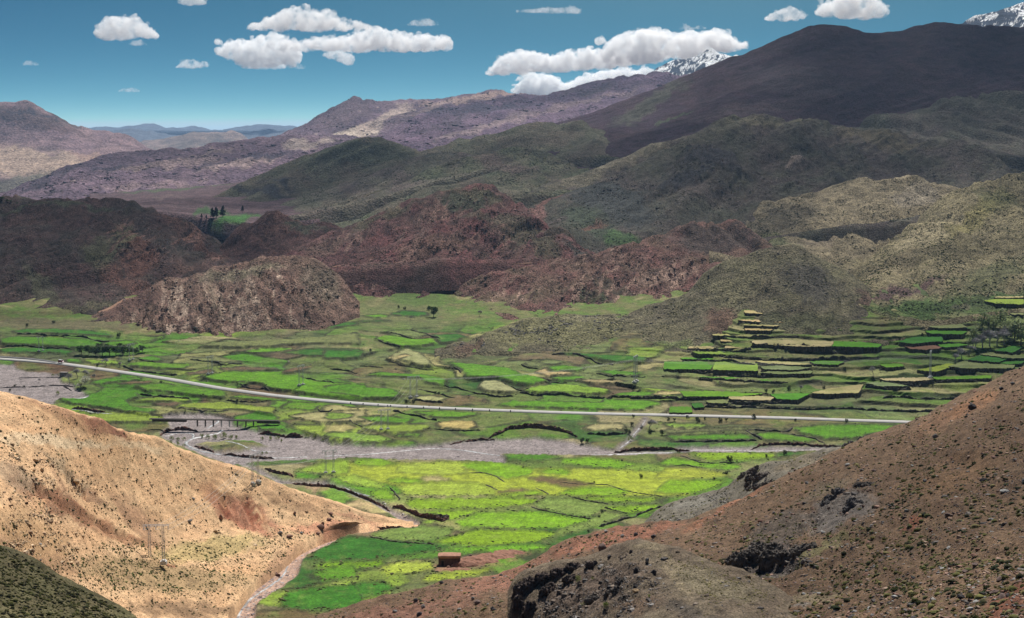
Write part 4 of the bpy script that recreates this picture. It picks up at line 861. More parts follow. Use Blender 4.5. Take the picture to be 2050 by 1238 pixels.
fld(Z2, [
 ('D', [(390,195),(480,183),(600,190),(610,210),(520,220),(400,212)]),
 ('D', [(10,265),(80,252),(190,252),(200,265),(120,280),(20,285)]),
 ('G', [(210,215),(330,205),(390,215),(300,228)]),
 ('D', [(190,245),(380,235),(400,245),(220,255)]),
 ('S', [(360,305),(500,293),(620,330),(520,345),(400,330)]),
 ('G', [(300,350),(350,318),(520,350),(640,348),(660,380),(560,400),(440,400),(330,365)]),
 ('D', [(630,325),(780,318),(830,335),(780,365),(680,380)]),
 ('D', [(0,415),(130,415),(240,430),(210,460),(90,465),(0,470)]),
 ('T', [(390,445),(480,405),(560,430),(640,510),(560,512),(450,480)]),
 ('G', [(230,560),(330,540),(600,560),(720,590),(700,630),(600,610),(560,580)]),
 ('E', [(0,585),(80,580),(160,610),(90,620),(20,600)]),
 ('G', [(0,640),(150,625),(400,640),(440,670),(420,700),(200,700),(0,670)]),
 ('G', [(720,480),(860,490),(1080,520),(1150,560),(1270,585),(1330,608),(1200,628),(1060,600),(1020,578),(920,580),(830,580),(810,540)]),
 ('T', [(920,590),(1015,585),(1055,610),(1140,660),(1080,670),(950,660),(900,630)]),
 ('T', [(1190,635),(1300,608),(1320,615),(1220,640)]),
 ('S', [(1170,490),(1240,482),(1290,500),(1250,515),(1190,510)]),
 ('S', [(1240,485),(1300,470),(1400,480),(1380,500),(1300,500)]),
 ('E', [(1310,510),(1400,500),(1530,515),(1500,540),(1320,535)]),
 ('T', [(1230,545),(1300,515),(1310,540),(1450,545),(1430,560),(1330,565),(1310,570)]),
 ('G', [(1320,570),(1500,564),(1530,580),(1440,592),(1360,590)]),
 ('E', [(1590,535),(1700,530),(1860,550),(1840,570),(1680,565)]),
 ('D', [(1330,435),(1450,430),(1700,445),(1900,465),(1850,490),(1690,490),(1560,455)]),
 ('T', [(1460,590),(1640,585),(1780,600),(1760,608),(1560,605)]),
 ('L', [(1150,655),(1250,625),(1400,610),(1640,640),(1680,650),(1640,670),(1400,668),(1200,660)]),
 ('G', [(1660,675),(1800,655),(1940,665),(1960,685),(1800,690)]),
 ('T', [(500,690),(620,680),(720,700),(660,725),(540,705)]),
 ('G', [(1100,705),(1400,717),(1620,722),(1640,702),(1900,712),(1980,730),(1850,770),(1500,762),(1200,750),(1000,740)]),
 ('G', [(180,810),(340,800),(520,820),(480,850),(300,840)]),
 ('L', [(20,778),(180,792),(150,820),(30,830),(0,820)]),
 ('T', [(0,850),(150,850),(190,870),(120,900),(0,900)]),
 ('L', [(230,852),(420,847),(600,850),(640,870),(560,893),(400,908),(230,880)]),
 ('G', [(410,912),(560,897),(570,920),(430,925)]),
 ('T', [(640,842),(760,827),(870,832),(900,870),(820,890),(680,870)]),
 ('T', [(1500,870),(1600,842),(1750,847),(1760,888),(1640,888),(1540,883)]),
 ('G', [(520,777),(680,768),(880,782),(900,800),(780,815),(640,810)]),
 ('L', [(0,905),(200,902),(340,920),(420,950),(300,962),(100,948),(0,930)]),
 ('E', [(1046,1022),(1280,1020),(1400,1045),(1250,1065),(1080,1060)]),
 ('T', [(380,470),(470,440),(500,455),(440,478)]),
 ('T', [(1910,680),(1960,660),(2050,655),(2050,672),(1965,685)]),
], .7)
fld(Z5, [
 ('L', [(60,225),(1000,222),(1250,262),(1700,262),(2050,300),(2050,420),(1400,420),(1000,420),(420,360),(60,300)]),
 ('G', [(180,205),(330,195),(430,235),(300,248),(170,240)]),
 ('L', [(440,230),(780,215),(850,290),(640,300),(420,280)]),
 ('L', [(60,310),(180,295),(330,345),(370,370),(300,375),(130,350)]),
 ('G', [(350,330),(430,310),(560,320),(600,345),(420,345)]),
 ('T', [(550,315),(640,300),(740,320),(720,335),(590,335)]),
 ('L', [(420,365),(640,335),(900,340),(1000,390),(1010,415),(760,425),(480,420)]),
 ('G', [(270,390),(370,375),(420,440),(320,445),(280,420)]),
 ('G', [(470,470),(500,440),(760,430),(1180,430),(1260,440),(1220,470),(1000,490),(700,500),(540,505)]),
 ('E', [(790,235),(1000,212),(1230,260),(1200,300),(1060,320),(900,280)]),
 ('B', [(1170,318),(1280,305),(1420,320),(1580,350),(1440,375),(1300,345)]),
 ('B', [(1010,395),(1100,378),(1250,385),(1130,400),(1020,405)]),
 ('G', [(1030,410),(1240,390),(1310,415),(1100,420)]),
 ('G', [(1230,275),(1380,255),(1450,280),(1420,300),(1280,290)]),
 ('E', [(1390,205),(1560,195),(1700,205),(1850,235),(1720,260),(1500,245),(1390,230)]),
 ('E', [(1350,410),(1500,370),(1700,370),(1800,395),(1700,420),(1560,415),(1440,420)]),
 ('G', [(1440,427),(1700,422),(1980,430),(1900,460),(1680,460),(1560,450)]),
 ('G', [(1480,505),(1640,480),(1990,470),(1900,520),(1760,520),(1640,497)]),
 ('S', [(1215,470),(1300,432),(1440,432),(1640,470),(1620,510),(1560,548),(1400,528),(1260,493)]),
 ('G', [(760,570),(900,515),(1220,510),(1560,565),(1400,610),(1100,612),(800,600)]),
 ('G', [(540,510),(760,505),(1000,498),(900,512),(760,560),(560,575),(700,540)]),
 ('S', [(1640,505),(1760,535),(1550,612),(1280,680),(1370,622),(1540,572)]),
 ('S', [(260,640),(500,588),(760,603),(740,650),(600,688),(400,683),(290,660)]),
 ('D', [(0,710),(130,657),(290,664),(480,694),(640,704),(740,720),(640,745),(400,780),(200,800),(0,800),(-60,790),(-75,760)]),
 ('G', [(620,692),(900,615),(1260,622),(1380,640),(1240,690),(900,718),(760,705)]),
 ('E', [(700,728),(900,722),(1200,702),(1330,715),(1280,740),(1000,745),(800,745)]),
 ('L', [(330,832),(450,802),(620,802),(640,850),(500,880),(340,880)]),
 ('G', [(0,810),(200,808),(360,795),(340,825),(200,850),(0,850),(-60,840)]),
 ('D', [(20,1020),(100,960),(200,930),(330,920),(420,960),(340,1000),(120,1055),(0,1075),(-40,1060)]),
 ('L', [(600,885),(760,860),(1000,845),(900,890),(700,920),(560,930)]),
], .92)
fld(Z4, [('D', [(1650,1030),(1700,970),(1900,950),(2050,935),(2050,1075),(1800,1100),(1650,1070)]),
         ('G', [(1830,870),(1990,830),(2050,825),(2050,900),(1900,925)]),
         ('L', [(1720,270),(1900,225),(2045,205),(2045,290),(1960,300),(1820,285)]),
         ('E', [(1725,285),(1790,282),(1900,310),(1840,325),(1730,312)])], .9)
fld(Z3, [
 ('T', [(405,180),(560,185),(750,205),(700,208),(410,195)]),
 ('T', [(370,235),(560,238),(680,250),(640,252),(400,242)]),
 ('T', [(405,262),(620,268),(590,274),(410,268)]),
 ('T', [(410,285),(580,290),(570,300),(415,296)]),
 ('T', [(220,320),(450,315),(730,320),(720,330),(230,328)]),
 ('T', [(265,352),(440,358),(460,365),(270,362)]),
 ('T', [(450,360),(700,350),(935,362),(920,392),(740,392),(460,375)]),
 ('E', [(938,362),(1100,365),(1215,378),(1200,398),(923,392)]),
 ('T', [(80,392),(280,390),(290,405),(85,405)]),
 ('T', [(295,388),(440,392),(445,402),(295,402)]),
 ('L', [(100,422),(500,425),(900,435),(1240,432),(1180,450),(700,445),(140,435)]),
 ('G', [(30,458),(330,455),(320,470),(40,466)]),
 ('T', [(470,475),(640,480),(810,495),(760,500),(520,490)]),
 ('E', [(790,480),(900,475),(1000,480),(960,498),(830,495)]),
 ('G', [(0,480),(240,480),(215,527),(60,525),(0,525)]),
 ('L', [(243,480),(490,490),(490,535),(250,530),(220,527)]),
 ('S', [(505,510),(640,500),(800,515),(720,530),(520,525)]),
 ('S', [(560,535),(820,535),(800,550),(620,555),(500,545)]),
 ('G', [(140,570),(300,570),(600,590),(660,600),(400,590)]),
 ('G', [(30,655),(200,652),(420,660),(520,670),(380,685),(60,685)]),
 ('T', [(315,685),(500,682),(590,690),(560,708),(330,702)]),
 ('E', [(560,670),(700,665),(800,668),(720,705),(600,700)]),
 ('T', [(800,665),(900,640),(1110,612),(1080,665),(880,670)]),
 ('S', [(180,710),(290,702),(320,725),(200,722)]),
 ('G', [(0,745),(100,745),(110,780),(0,780)]),
 ('D', [(100,725),(160,722),(180,748),(110,752)]),
 ('T', [(1200,580),(1500,572),(1530,585),(1400,595),(1240,592)]),
 ('G', [(1503,571),(1860,560),(1860,578),(1533,585)]),
 ('S', [(1120,605),(1230,597),(1380,625),(1200,625)]),
 ('L', [(1420,530),(1620,490),(1650,500),(1540,540)]),
 ('S', [(1600,510),(1700,475),(2000,500),(1990,520),(1700,520)]),
 ('D', [(1720,470),(1790,442),(1960,462),(1900,485)]),
 ('D', [(1870,415),(2000,385),(2050,390),(1990,428)]),
 ('D', [(1890,488),(2050,470),(2050,490),(1960,497)]),
 ('S', [(1790,438),(1850,425),(2050,445),(2050,462),(1962,460)]),
 ('E', [(1470,300),(1600,295),(1720,305),(1690,320),(1500,318)]),
 ('S', [(1490,280),(1520,262),(1690,262),(1720,280),(1600,285)]),
 ('D', [(1310,365),(1400,335),(1570,335),(1580,360),(1400,375)]),
 ('E', [(1540,380),(1680,374),(1730,382),(1640,395),(1560,395)]),
 ('B', [(1340,390),(1480,380),(1530,384),(1570,400),(1480,412),(1390,405)]),
 ('T', [(1870,100),(2050,98),(2050,106),(1900,106)]),
 ('L', [(1815,122),(1900,112),(2050,115),(2050,145),(1880,140)]),
 ('S', [(1960,195),(2050,195),(2050,206),(1980,205)]),
 ('G', [(1200,495),(1330,492),(1350,510),(1240,515)]),
], .34)
fld(Z3, [
 ('L', [(0,840),(180,848),(200,865),(90,872),(0,868)]),
 ('E', [(690,870),(900,855),(1200,845),(1310,850),(1240,900),(1140,915),(1060,940),(880,945),(740,905)]),
 ('G', [(460,902),(590,892),(680,907),(860,950),(740,960),(520,945)]),
 ('E', [(0,915),(250,907),(420,907),(480,940),(300,945),(0,942)]),
 ('S', [(0,882),(400,870),(670,875),(680,888),(440,883),(0,905)]),
], .6)
fld(Z6, [
 ('G', [(80,165),(400,157),(600,172),(560,200),(200,215)]),
 ('E', [(0,195),(60,200),(170,225),(370,228),(400,250),(300,275),(140,250),(0,235)]),
 ('E', [(0,330),(160,325),(310,330),(240,370),(100,410),(0,400)]),
 ('L', [(0,250),(120,255),(290,285),(340,310),(160,318),(0,322)]),
 ('D', [(600,190),(700,180),(780,170),(690,160),(600,165)]),
], .9)

YV = valley_Y(PX, PY)
VP = at(PX, PY, YV)
X_, Y_ = VP[..., 0], VP[..., 1]
fmask = np.zeros(PX.shape); pmask = np.zeros(PX.shape)
for poly, c, r, k in FIELDS:
    if r < .5: fmask = np.maximum(fmask, inside(poly, PX, PY))
def worley(x, y, seed, jit=.8):
    ix, iy = np.floor(x).astype(np.int64), np.floor(y).astype(np.int64); z = np.zeros_like(ix)
    f1 = np.full(x.shape, 9.0); f2 = np.full(x.shape, 9.0); idd = np.zeros(x.shape, np.int64)
    for a in (-1, 0, 1):
        for b in (-1, 0, 1):
            h = _hash(ix + a, iy + b, z, seed); h2 = _hash(ix + a, iy + b, z + 1, seed + 5)
            dx = np.maximum(np.abs(ix + a + .5 + jit * (h / 4294967296.0 - .5) - x), 0); dy = np.abs(iy + b + .5 + jit * (h2 / 4294967296.0 - .5) - y)
            d = np.maximum(dx, dy) + .25 * np.minimum(dx, dy)
            nearer = d < f1
            f2 = np.where(nearer, f1, np.minimum(f2, d)); idd = np.where(nearer, (h % 100003).astype(np.int64), idd); f1 = np.where(nearer, d, f1)
    return f1, f2, idd
# base colour of the valley floor outside the fields
olv = np.array((0.145, 0.14, 0.055)); gra = np.array((0.10, 0.165, 0.03)); dry = np.array((0.28, 0.24, 0.11)); soil = np.array((0.14, 0.085, 0.05))
m1 = smooth(-.35, .35, fbm(PX / 46, PY / 15, 5, 301, .6))[..., None]
vc = olv * (1 - m1) + gra * m1
m2 = smooth(.1, .5, fbm(PX / 60, PY / 16, 5, 311, .6))[..., None]
vc = vc * (1 - m2) + dry * m2
m3 = smooth(.28, .5, fbm(PX / 26, PY / 7, 5, 321, .6))[..., None]
vc = vc * (1 - .7 * m3) + soil * .7 * m3
vc = blobs_apply(vc, PX, PY, [
    (700, 960, 140, 40, 8, cL, .8), (1000, 990, 420, 70, 0, (0.10, 0.19, 0.02), .9), (1300, 930, 300, 30, 0, (0.11, 0.19, 0.025), .8), (900, 1060, 260, 40, 0, (0.085, 0.18, 0.016), .8), (1400, 960, 120, 50, -10, (0.14, 0.19, 0.05), .8),
    (300, 840, 160, 26, 6, (0.08, 0.18, 0.015), .8), (200, 800, 130, 40, 8, (0.06, 0.17, 0.012), .8), (560, 860, 90, 14, 8, (0.09, 0.18, 0.02), .6), (400, 790, 200, 30, 8, (0.12, 0.18, 0.03), .7), (760, 880, 130, 20, 0, (0.16, 0.22, 0.03), .8), (650, 850, 120, 20, 8, (0.19, 0.23, 0.045), .8),
    (1100, 770, 260, 40, 4, (0.11, 0.15, 0.035), .7), (1450, 800, 180, 14, 2, (0.055, 0.09, 0.03), .8), (1620, 815, 250, 14, 2, (0.045, 0.08, 0.028), .9), (1900, 700, 160, 70, -8, (0.05, 0.105, 0.025), .9), (1800, 770, 160, 40, 0, (0.07, 0.085, 0.04), .8), (1980, 620, 120, 30, 0, (0.07, 0.105, 0.03), .8), (1900, 596, 210, 30, 0, (0.055, 0.075, 0.026), .95), (1860, 630, 90, 10, 0, (0.10, 0.115, 0.045), .8), (1990, 600, 80, 10, 0, (0.06, 0.11, 0.022), .7), (1600, 780, 200, 20, 0, (0.075, 0.10, 0.04), .7),
    (800, 640, 110, 60, 0, (0.13, 0.135, 0.055), .7), (830, 600, 60, 16, 0, (0.085, 0.14, 0.03), .8), (560, 690, 160, 26, -6, (0.15, 0.145, 0.07), .8), (100, 690, 200, 40, 2, (0.045, 0.10, 0.02), .8), (120, 650, 200, 12, 2, (0.12, 0.10, 0.055), .8), (500, 730, 180, 24, 4, (0.105, 0.145, 0.04), .8),
    (740, 1150, 170, 50, -10, (0.115, 0.145, 0.035), .9), (700, 1190, 130, 34, -8, (0.09, 0.14, 0.025), .8), (800, 1130, 70, 12, -6, (0.27, 0.22, 0.12), .7), (980, 1120, 100, 14, -6, (0.27, 0.13, 0.09), 1), (900, 1138, 60, 10, 0, (0.30, 0.16, 0.10), .9), (1020, 1108, 70, 14, -10, (0.26, 0.13, 0.085), 1), (930, 1160, 100, 8, -10, (0.15, 0.17, 0.03), .9), (680, 1160, 40, 12, -10, (0.32, 0.23, 0.14), .6),
    (700, 1040, 110, 26, 16, (0.50, 0.27, 0.16), .95), (690, 1000, 90, 18, 20, (0.44, 0.28, 0.17), .9), (640, 975, 80, 12, 20, (0.40, 0.24, 0.15), .8), (600, 948, 60, 8, 14, (0.22, 0.2, 0.08), .6),
    (1050, 860, 90, 12, -3, (0.14, 0.10, 0.055), .6), (1150, 852, 110, 9, 4, (0.17, 0.085, 0.055), .95), (1150, 835, 120, 12, 0, (0.15, 0.15, 0.07), .8), (1350, 870, 100, 10, 0, (0.13, 0.16, 0.045), .8), (1400, 835, 120, 5, 2, (0.20, 0.22, 0.04), .8), (1270, 862, 26, 20, -40, (0.17, 0.14, 0.09), .7), (1380, 1010, 90, 14, -15, (0.19, 0.17, 0.13), .8)], 330, 8)
# patchwork of plots
wu = fbm(X_ / 90, Y_ / 90, 3, 371) * .9; wv = fbm(X_ / 90, Y_ / 90, 3, 372) * .9
_f1, _f2, cid = worley(X_ / 44 + wu + .12 * Y_ / 44, Y_ / 50 + wv, 373)
cellc = np.array([cG, cL, cS, (.10, .11, .05), cT, cE, (0.21, 0.20, 0.075), (0.12, 0.15, 0.04), cB, (.03, .10, .014), cG, (0.26, 0.22, 0.11), (.30, .25, .13), (.15, .11, .06)])
hh1 = (cid * 7919 % 997) / 997.0; hh2 = (cid * 104729 % 991) / 991.0
cc_ = cellc[(cid % len(cellc))] * (.8 + .4 * hh1[..., None])
arable = smooth(632, 668, PY + .02 * (PX - 1000)) * smooth(1e5, 0, PY) * (1 - mask_at(PX, PY, [(1120, 665, 150, 34, 0), (700, 690, 120, 16, 0), (1910, 596, 210, 40, 0)]))
arable = arable * (.35 + .6 * smooth(-.25, .2, fbm(PX / 70, PY / 22, 3, 374)))
arable = np.where(PX > 1380, arable * .75, arable)
am = (np.clip(arable * (.65 + .5 * hh2), 0, 1))[..., None]
vc = vc * (1 - am) + cc_ * am
cedge = smooth(.13, .05, _f2 - _f1) * smooth(-.5, .0, fbm(PX / 22, PY / 9, 3, 375)) * arable
cedge = np.clip(cedge * 1.5, 0, 1)
vc = vc * (1 - .75 * cedge[..., None]) + np.array((.038, .040, .02)) * .75 * cedge[..., None]
# the plots that stand out one by one
fw, fx = fbm(PX / 10, PY / 6, 4, 376, .6) * 2.6, fbm(PX / 12, PY / 7, 4, 377, .6) * 4.5
fedge = np.zeros(PX.shape); plane = np.zeros(PX.shape)
for i, (poly, c, r, k) in enumerate(FIELDS):
    if r < .5: continue
    m = inside(poly, PX + fx, PY + fw)
    if not m.any(): continue
    rr_, cc2 = np.where(m); r0, r1, c0, c1 = max(0, rr_.min() - 3), rr_.max() + 4, max(0, cc2.min() - 3), cc2.max() + 4
    ms = blur(m[r0:r1, c0:c1].astype(float), 1)
    tone = np.array(c) * (1 + RNG.uniform(-.12, .12)) * np.array([1 + RNG.uniform(-.15, .15), 1, 1 + RNG.uniform(-.15, .15)])
    sub = PX[r0:r1, c0:c1], PY[r0:r1, c0:c1]
    ang = RNG.uniform(-.5, .5); stripe = 1 + .07 * np.sin((X_[r0:r1, c0:c1] * math.cos(ang) + Y_[r0:r1, c0:c1] * math.sin(ang)) * (1.3 + RNG.random()) + RNG.random() * 6)
    grow = 1 + .26 * fbm(sub[0] / 34, sub[1] / 12, 4, 430 + i)
    mott = smooth(.05, .55, fbm(sub[0] / 28, sub[1] / 9, 4, 460 + i))[..., None] * .35
    col_ = (tone * (1 - mott) + np.array((.18, .21, .055)) * mott * 1.0) * (stripe * grow)[..., None]
    w_ = (ms * (.94 if r > .85 else .96))[..., None]
    vc[r0:r1, c0:c1] = vc[r0:r1, c0:c1] * (1 - w_) + col_ * w_
    m2_ = blur(m[r0:r1, c0:c1].astype(float), 2 if sub[1].mean() < 905 else 1)
    e_ = 4 * m2_ * (1 - m2_)
    fedge[r0:r1, c0:c1] = np.maximum(fedge[r0:r1, c0:c1] * (1 - ms), e_)
    pmask[r0:r1, c0:c1] = np.maximum(pmask[r0:r1, c0:c1], ms)
    if r < .85:                                    # level plots: a low scarp at the near edge
        Yf = Y_[r0:r1, c0:c1]; yb = Yf[m[r0:r1, c0:c1]].max()
        plane[r0:r1, c0:c1] = np.maximum(plane[r0:r1, c0:c1], ms * np.clip((yb - Yf) * .032, 0, 1.9))
brk = smooth(-.45, .05, fbm(PX / 16, PY / 8, 3, 378))
fe = (fedge * brk * np.where(PY > 905, .5, .95))[..., None]
vc = vc * (1 - fe) + np.array((.042, .044, .02)) * fe
# stepped risers
grav = np.array((0.255, 0.215, 0.205)) * (1 + .25 * fbm(PX / 18, PY / 3.0, 4, 341)[..., None]) * (1 + .22 * noise2(PX / 2.2, PY / 1.6, 345)[..., None])
vc = vc * (1 - beds[..., None]) + grav * beds[..., None]
crk = (creek * smooth(990, 1100, PY))[..., None]
vc = vc * (1 - crk) + np.array((0.40, 0.265, 0.20)) * crk * (1 + .3 * noise2(PX / 4, PY / 3, 351)[..., None])
vc = vc * (1 + .30 * fbm(PX / 5, PY / 2.6, 3, 355)[..., None])

bump = fbm(X_ / 40, Y_ / 55, 4, 361) * 1.6 + fbm(X_ / 9, Y_ / 12, 4, 362) * 0.55
damp = smooth(560, 640, YV)
bump = bump * (.25 + .55 * damp)
flat = np.clip(bedf + fmask * .6 + pmask * .85, 0, 1)
bump = bump * (1 - .9 * blur(flat, 2))
# risers: the ground between the fields breaks into low scarps
zone_t = np.clip(smooth(90, 180, X_) + .5 * smooth(945, 1010, Y_), 0, 1) * smooth(932, 958, Y_) * np.where(X_ > 120, np.maximum(arable, .25) ** .35 * smooth(612, 655, PY), arable ** .6)
ts = VP[..., 2] + fbm(X_ / 70, Y_ / 70, 3, 364) * 2.6 + .6 * fbm(X_ / 22, Y_ / 22, 2, 365)
step_h = np.where(X_ > 150, 3.1, 2.2)
fr = ts / step_h; ff = fr - np.floor(fr)
terr = (smooth(.86, 1.0, ff) - ff) * step_h * zone_t
keep = 1 - blur(np.clip(bedf + pmask + fmask, 0, 1), 1)
cellstep = (hh1 - .5) * 2.6 * np.clip(arable * 1.3, 0, 1) * smooth(925, 950, Y_) * (1 - smooth(90, 160, X_)) * keep
bump = bump + terr * keep + plane + cellstep
ris = smooth(.76, .86, ff) * zone_t * keep * smooth(-.35, .1, fbm(X_ / 30, Y_ / 30, 3, 366))
rc = (.85 * ris)[..., None]
vc = vc * (1 - rc) + np.array((.050, .043, .030)) * (1 + .4 * noise2(PX / 3, PY / 2, 367)[..., None]) * rc  # shade of the risers painted in, also on the tread's front lip
lev = (np.floor(fr) * 37 + np.floor(X_ / 60 + fbm(X_ / 40, Y_ / 40, 2, 368)) * 13).astype(np.int64) % 11
tread = np.array([(.20, .20, .075), (.10, .17, .02), (.30, .26, .12), (.075, .17, .012), (.15, .16, .06), (.22, .20, .09), (.06, .13, .015), (.17, .20, .05), (.12, .13, .05), (.11, .20, .02), (.09, .10, .04)])[lev]
tm = (zone_t * keep * (1 - ris) * .75 * smooth(90, 180, X_))[..., None]
vc = vc * (1 - tm) + tread * (1 + .25 * fbm(PX / 12, PY / 5, 3, 369)[..., None]) * tm
bump = bump - beds * 1.5 - .8 * fmask + .35 * fedge * brk * (1 - beds)
roadpts = [(-150, 706), (0, 718), (60, 722), (119, 727), (171, 734), (273, 749), (341, 759), (444, 777), (546, 791), (620, 799), (700, 806), (787, 812), (890, 817), (991, 821), (1100, 825), (1200, 828), (1350, 831), (1470, 834), (1589, 837), (1700, 841), (1825, 845), (1950, 849), (2150, 856)]
rd = np.interp(PX, [p[0] for p in roadpts], [p[1] for p in roadpts])
rm = smooth(9, 4, np.abs(PY - rd))
bump = bump * (1 - rm) - .25 * rm
VP = VP.copy(); VP[..., 2] += bump
nr, nc = PX.shape
idx = np.arange(nr * nc).reshape(nr, nc)
F = np.stack([idx[:-1, :-1], idx[:-1, 1:], idx[1:, 1:], idx[1:, :-1]], -1).reshape(-1, 4)
MAT_VAL = ground_mat('valley_ground', 0.9, 7.0, .34, .9, .6)
vo = add_mesh('valley_floor', VP.reshape(-1, 3), F, [MAT_VAL], smooth_shade=False, tint=np.clip(vc, .004, .9).reshape(-1, 3))
tag(vo, kind='structure')
def Gz(px, py):
    """valley point with its relief"""
    c = np.clip((np.asarray(px, float) + 100) / 3.1, 0, nc - 1.001); r = np.clip(row_of(py), 0, nr - 1.001)
    c0, r0 = c.astype(int), r.astype(int); fc, fr = (c - c0)[..., None], (r - r0)[..., None]
    return (VP[r0, c0] * (1 - fc) + VP[r0, c0 + 1] * fc) * (1 - fr) + (VP[r0 + 1, c0] * (1 - fc) + VP[r0 + 1, c0 + 1] * fc) * fr

# ---- fields: level plots whose lower edge drops to the next one
def field_mat(name, grain=0.8):
    m, nt, bs = nodes_of(name)
    a = nt.nodes.new('ShaderNodeAttribute'); a.attribute_name = 'tint'
    n1 = noise_node(nt, 1 / 14.0, 4.0, .6); n2 = noise_node(nt, 1 / 1.1, 3.0, .7); n3 = noise_node(nt, 1 / 5.0, 3.0, .6, stretch=(.25, 1.3, 1))
    c = mixc(nt, a.outputs['Color'], ramp(nt, n1, [(.3, (.72, .78, .65)), (.7, (1.3, 1.18, 1.35))]), 1.0, 'MULTIPLY')
    c = mixc(nt, c, ramp(nt, n3, [(.3, .80), (.7, 1.2)]), 1.0, 'MULTIPLY')
    c = mixc(nt, c, ramp(nt, n2, [(.3, .68), (.7, 1.3)]), 1.0, 'MULTIPLY')
    nt.links.new(c, bs.inputs['Base Color'])
    b = nt.nodes.new('ShaderNodeBump'); b.inputs['Strength'].default_value = .9; b.inputs['Distance'].default_value = .45
    nt.links.new(n2, b.inputs['Height']); nt.links.new(b.outputs[0], bs.inputs['Normal'])
    return m
MAT_FIELD = field_mat('field_grass')
MAT_RISER = plain_mat('terrace_earth', (0.125, 0.10, 0.072), .6, .5, bump=.8)

def densify(poly, step):
    out = []
    n = len(poly)
    for i in range(n):
        ax, ay = poly[i]; bx, by = poly[(i + 1) % n]
        m = max(1, int(math.hypot(bx - ax, (by - ay)) / step))
        for j in range(m):
            out.append((ax + (bx - ax) * j / m, ay + (by - ay) * j / m))
    return np.array(out)

def make_field(i, poly, c, r):
    q = densify(poly, 2.6)
    # corners rounded a little, edges never ruler straight
    q = .5 * q + .25 * np.roll(q, 1, 0) + .25 * np.roll(q, -1, 0)
    q[:, 1] += fbm(q[:, 0] / 9 + i, q[:, 1] / 6, 3, 400 + i) * 1.3 + RNG.normal(0, .28, len(q))
    q[:, 0] += fbm(q[:, 0] / 12 + i, q[:, 1] / 8, 3, 500 + i) * 2.2 + RNG.normal(0, .5, len(q))
    base = G(q[:, 0], q[:, 1])
    Yb = base[:, 1]
    k = Yb >= np.percentile(Yb, 72)
    cx, cy = q[:, 0].mean(), q[:, 1].mean()
    g0, g1 = G(cx, cy + 4), G(cx, cy - 4); h0, h1 = G(cx - 25, cy), G(cx + 25, cy)
    sY = r * (g1[2] - g0[2]) / (g1[1] - g0[1])
    sX = (h1[2] - h0[2]) / (h1[0] - h0[0]) * (.9 if r > .5 else .4)
    z0, Y0, X0 = base[k, 2].mean() + .12 + .004 * (i % 23), Yb[k].mean(), base[k, 0].mean()
    dx, dz = ray(q[:, 0], q[:, 1])
    t = (z0 - CAMZ - sY * Y0 - sX * X0) / (dz - sY - sX * dx)
    t = np.clip(t, Yb * .88, Yb * 1.12)
    if r >= .85:
        t = Yb * .9997
    V = np.stack([dx * t, t, CAMZ + dz * t], -1)
    if r >= .85:
        V[:, 2] += .22 + .004 * (i % 23)
    tri = tessellate_polygon([[Vector((a, b, 0)) for a, b in V[:, :2]]])
    n = len(V)
    low = V.copy(); low[:, 2] -= 4.0; low[:, 1] -= .5
    mid = V.copy(); mid[:, 2] -= 1.0 + .5 * RNG.random(n); mid[:, 1] -= .25 + .5 * RNG.random(n)
    if r >= .85:
        mid[:, 2] = V[:, 2] - .5; low[:, 2] = V[:, 2] - 1.2
    F = []
    for f in tri:
        a, b, c3 = [V[j] for j in f]
        nz = (b[0] - a[0]) * (c3[1] - a[1]) - (b[1] - a[1]) * (c3[0] - a[0])
        F.append(tuple(f) if nz > 0 else (f[0], f[2], f[1]))
    nt_ = len(F)
    for j in range(n):
        e = (j + 1) % n
        F.append((j, n + j, n + e, e)); F.append((n + j, 2 * n + j, 2 * n + e, n + e))
    vv = np.concatenate([V, mid, low])
    cc = np.array(c) * (1 + RNG.uniform(-.10, .10)) * np.array([1 + RNG.uniform(-.12, .12), 1, 1 + RNG.uniform(-.15, .15)])
    o = add_mesh('field', vv, F, [MAT_FIELD, MAT_RISER], tint=np.ones((3 * n, 3)) * cc, midx=[0] * nt_ + [1] * (len(F) - nt_), smooth_shade=False)
    tag(o, kind='structure')
for i, (poly, c, r, k) in enumerate(FIELDS):
    if r < .5: make_field(i, poly, c, r)
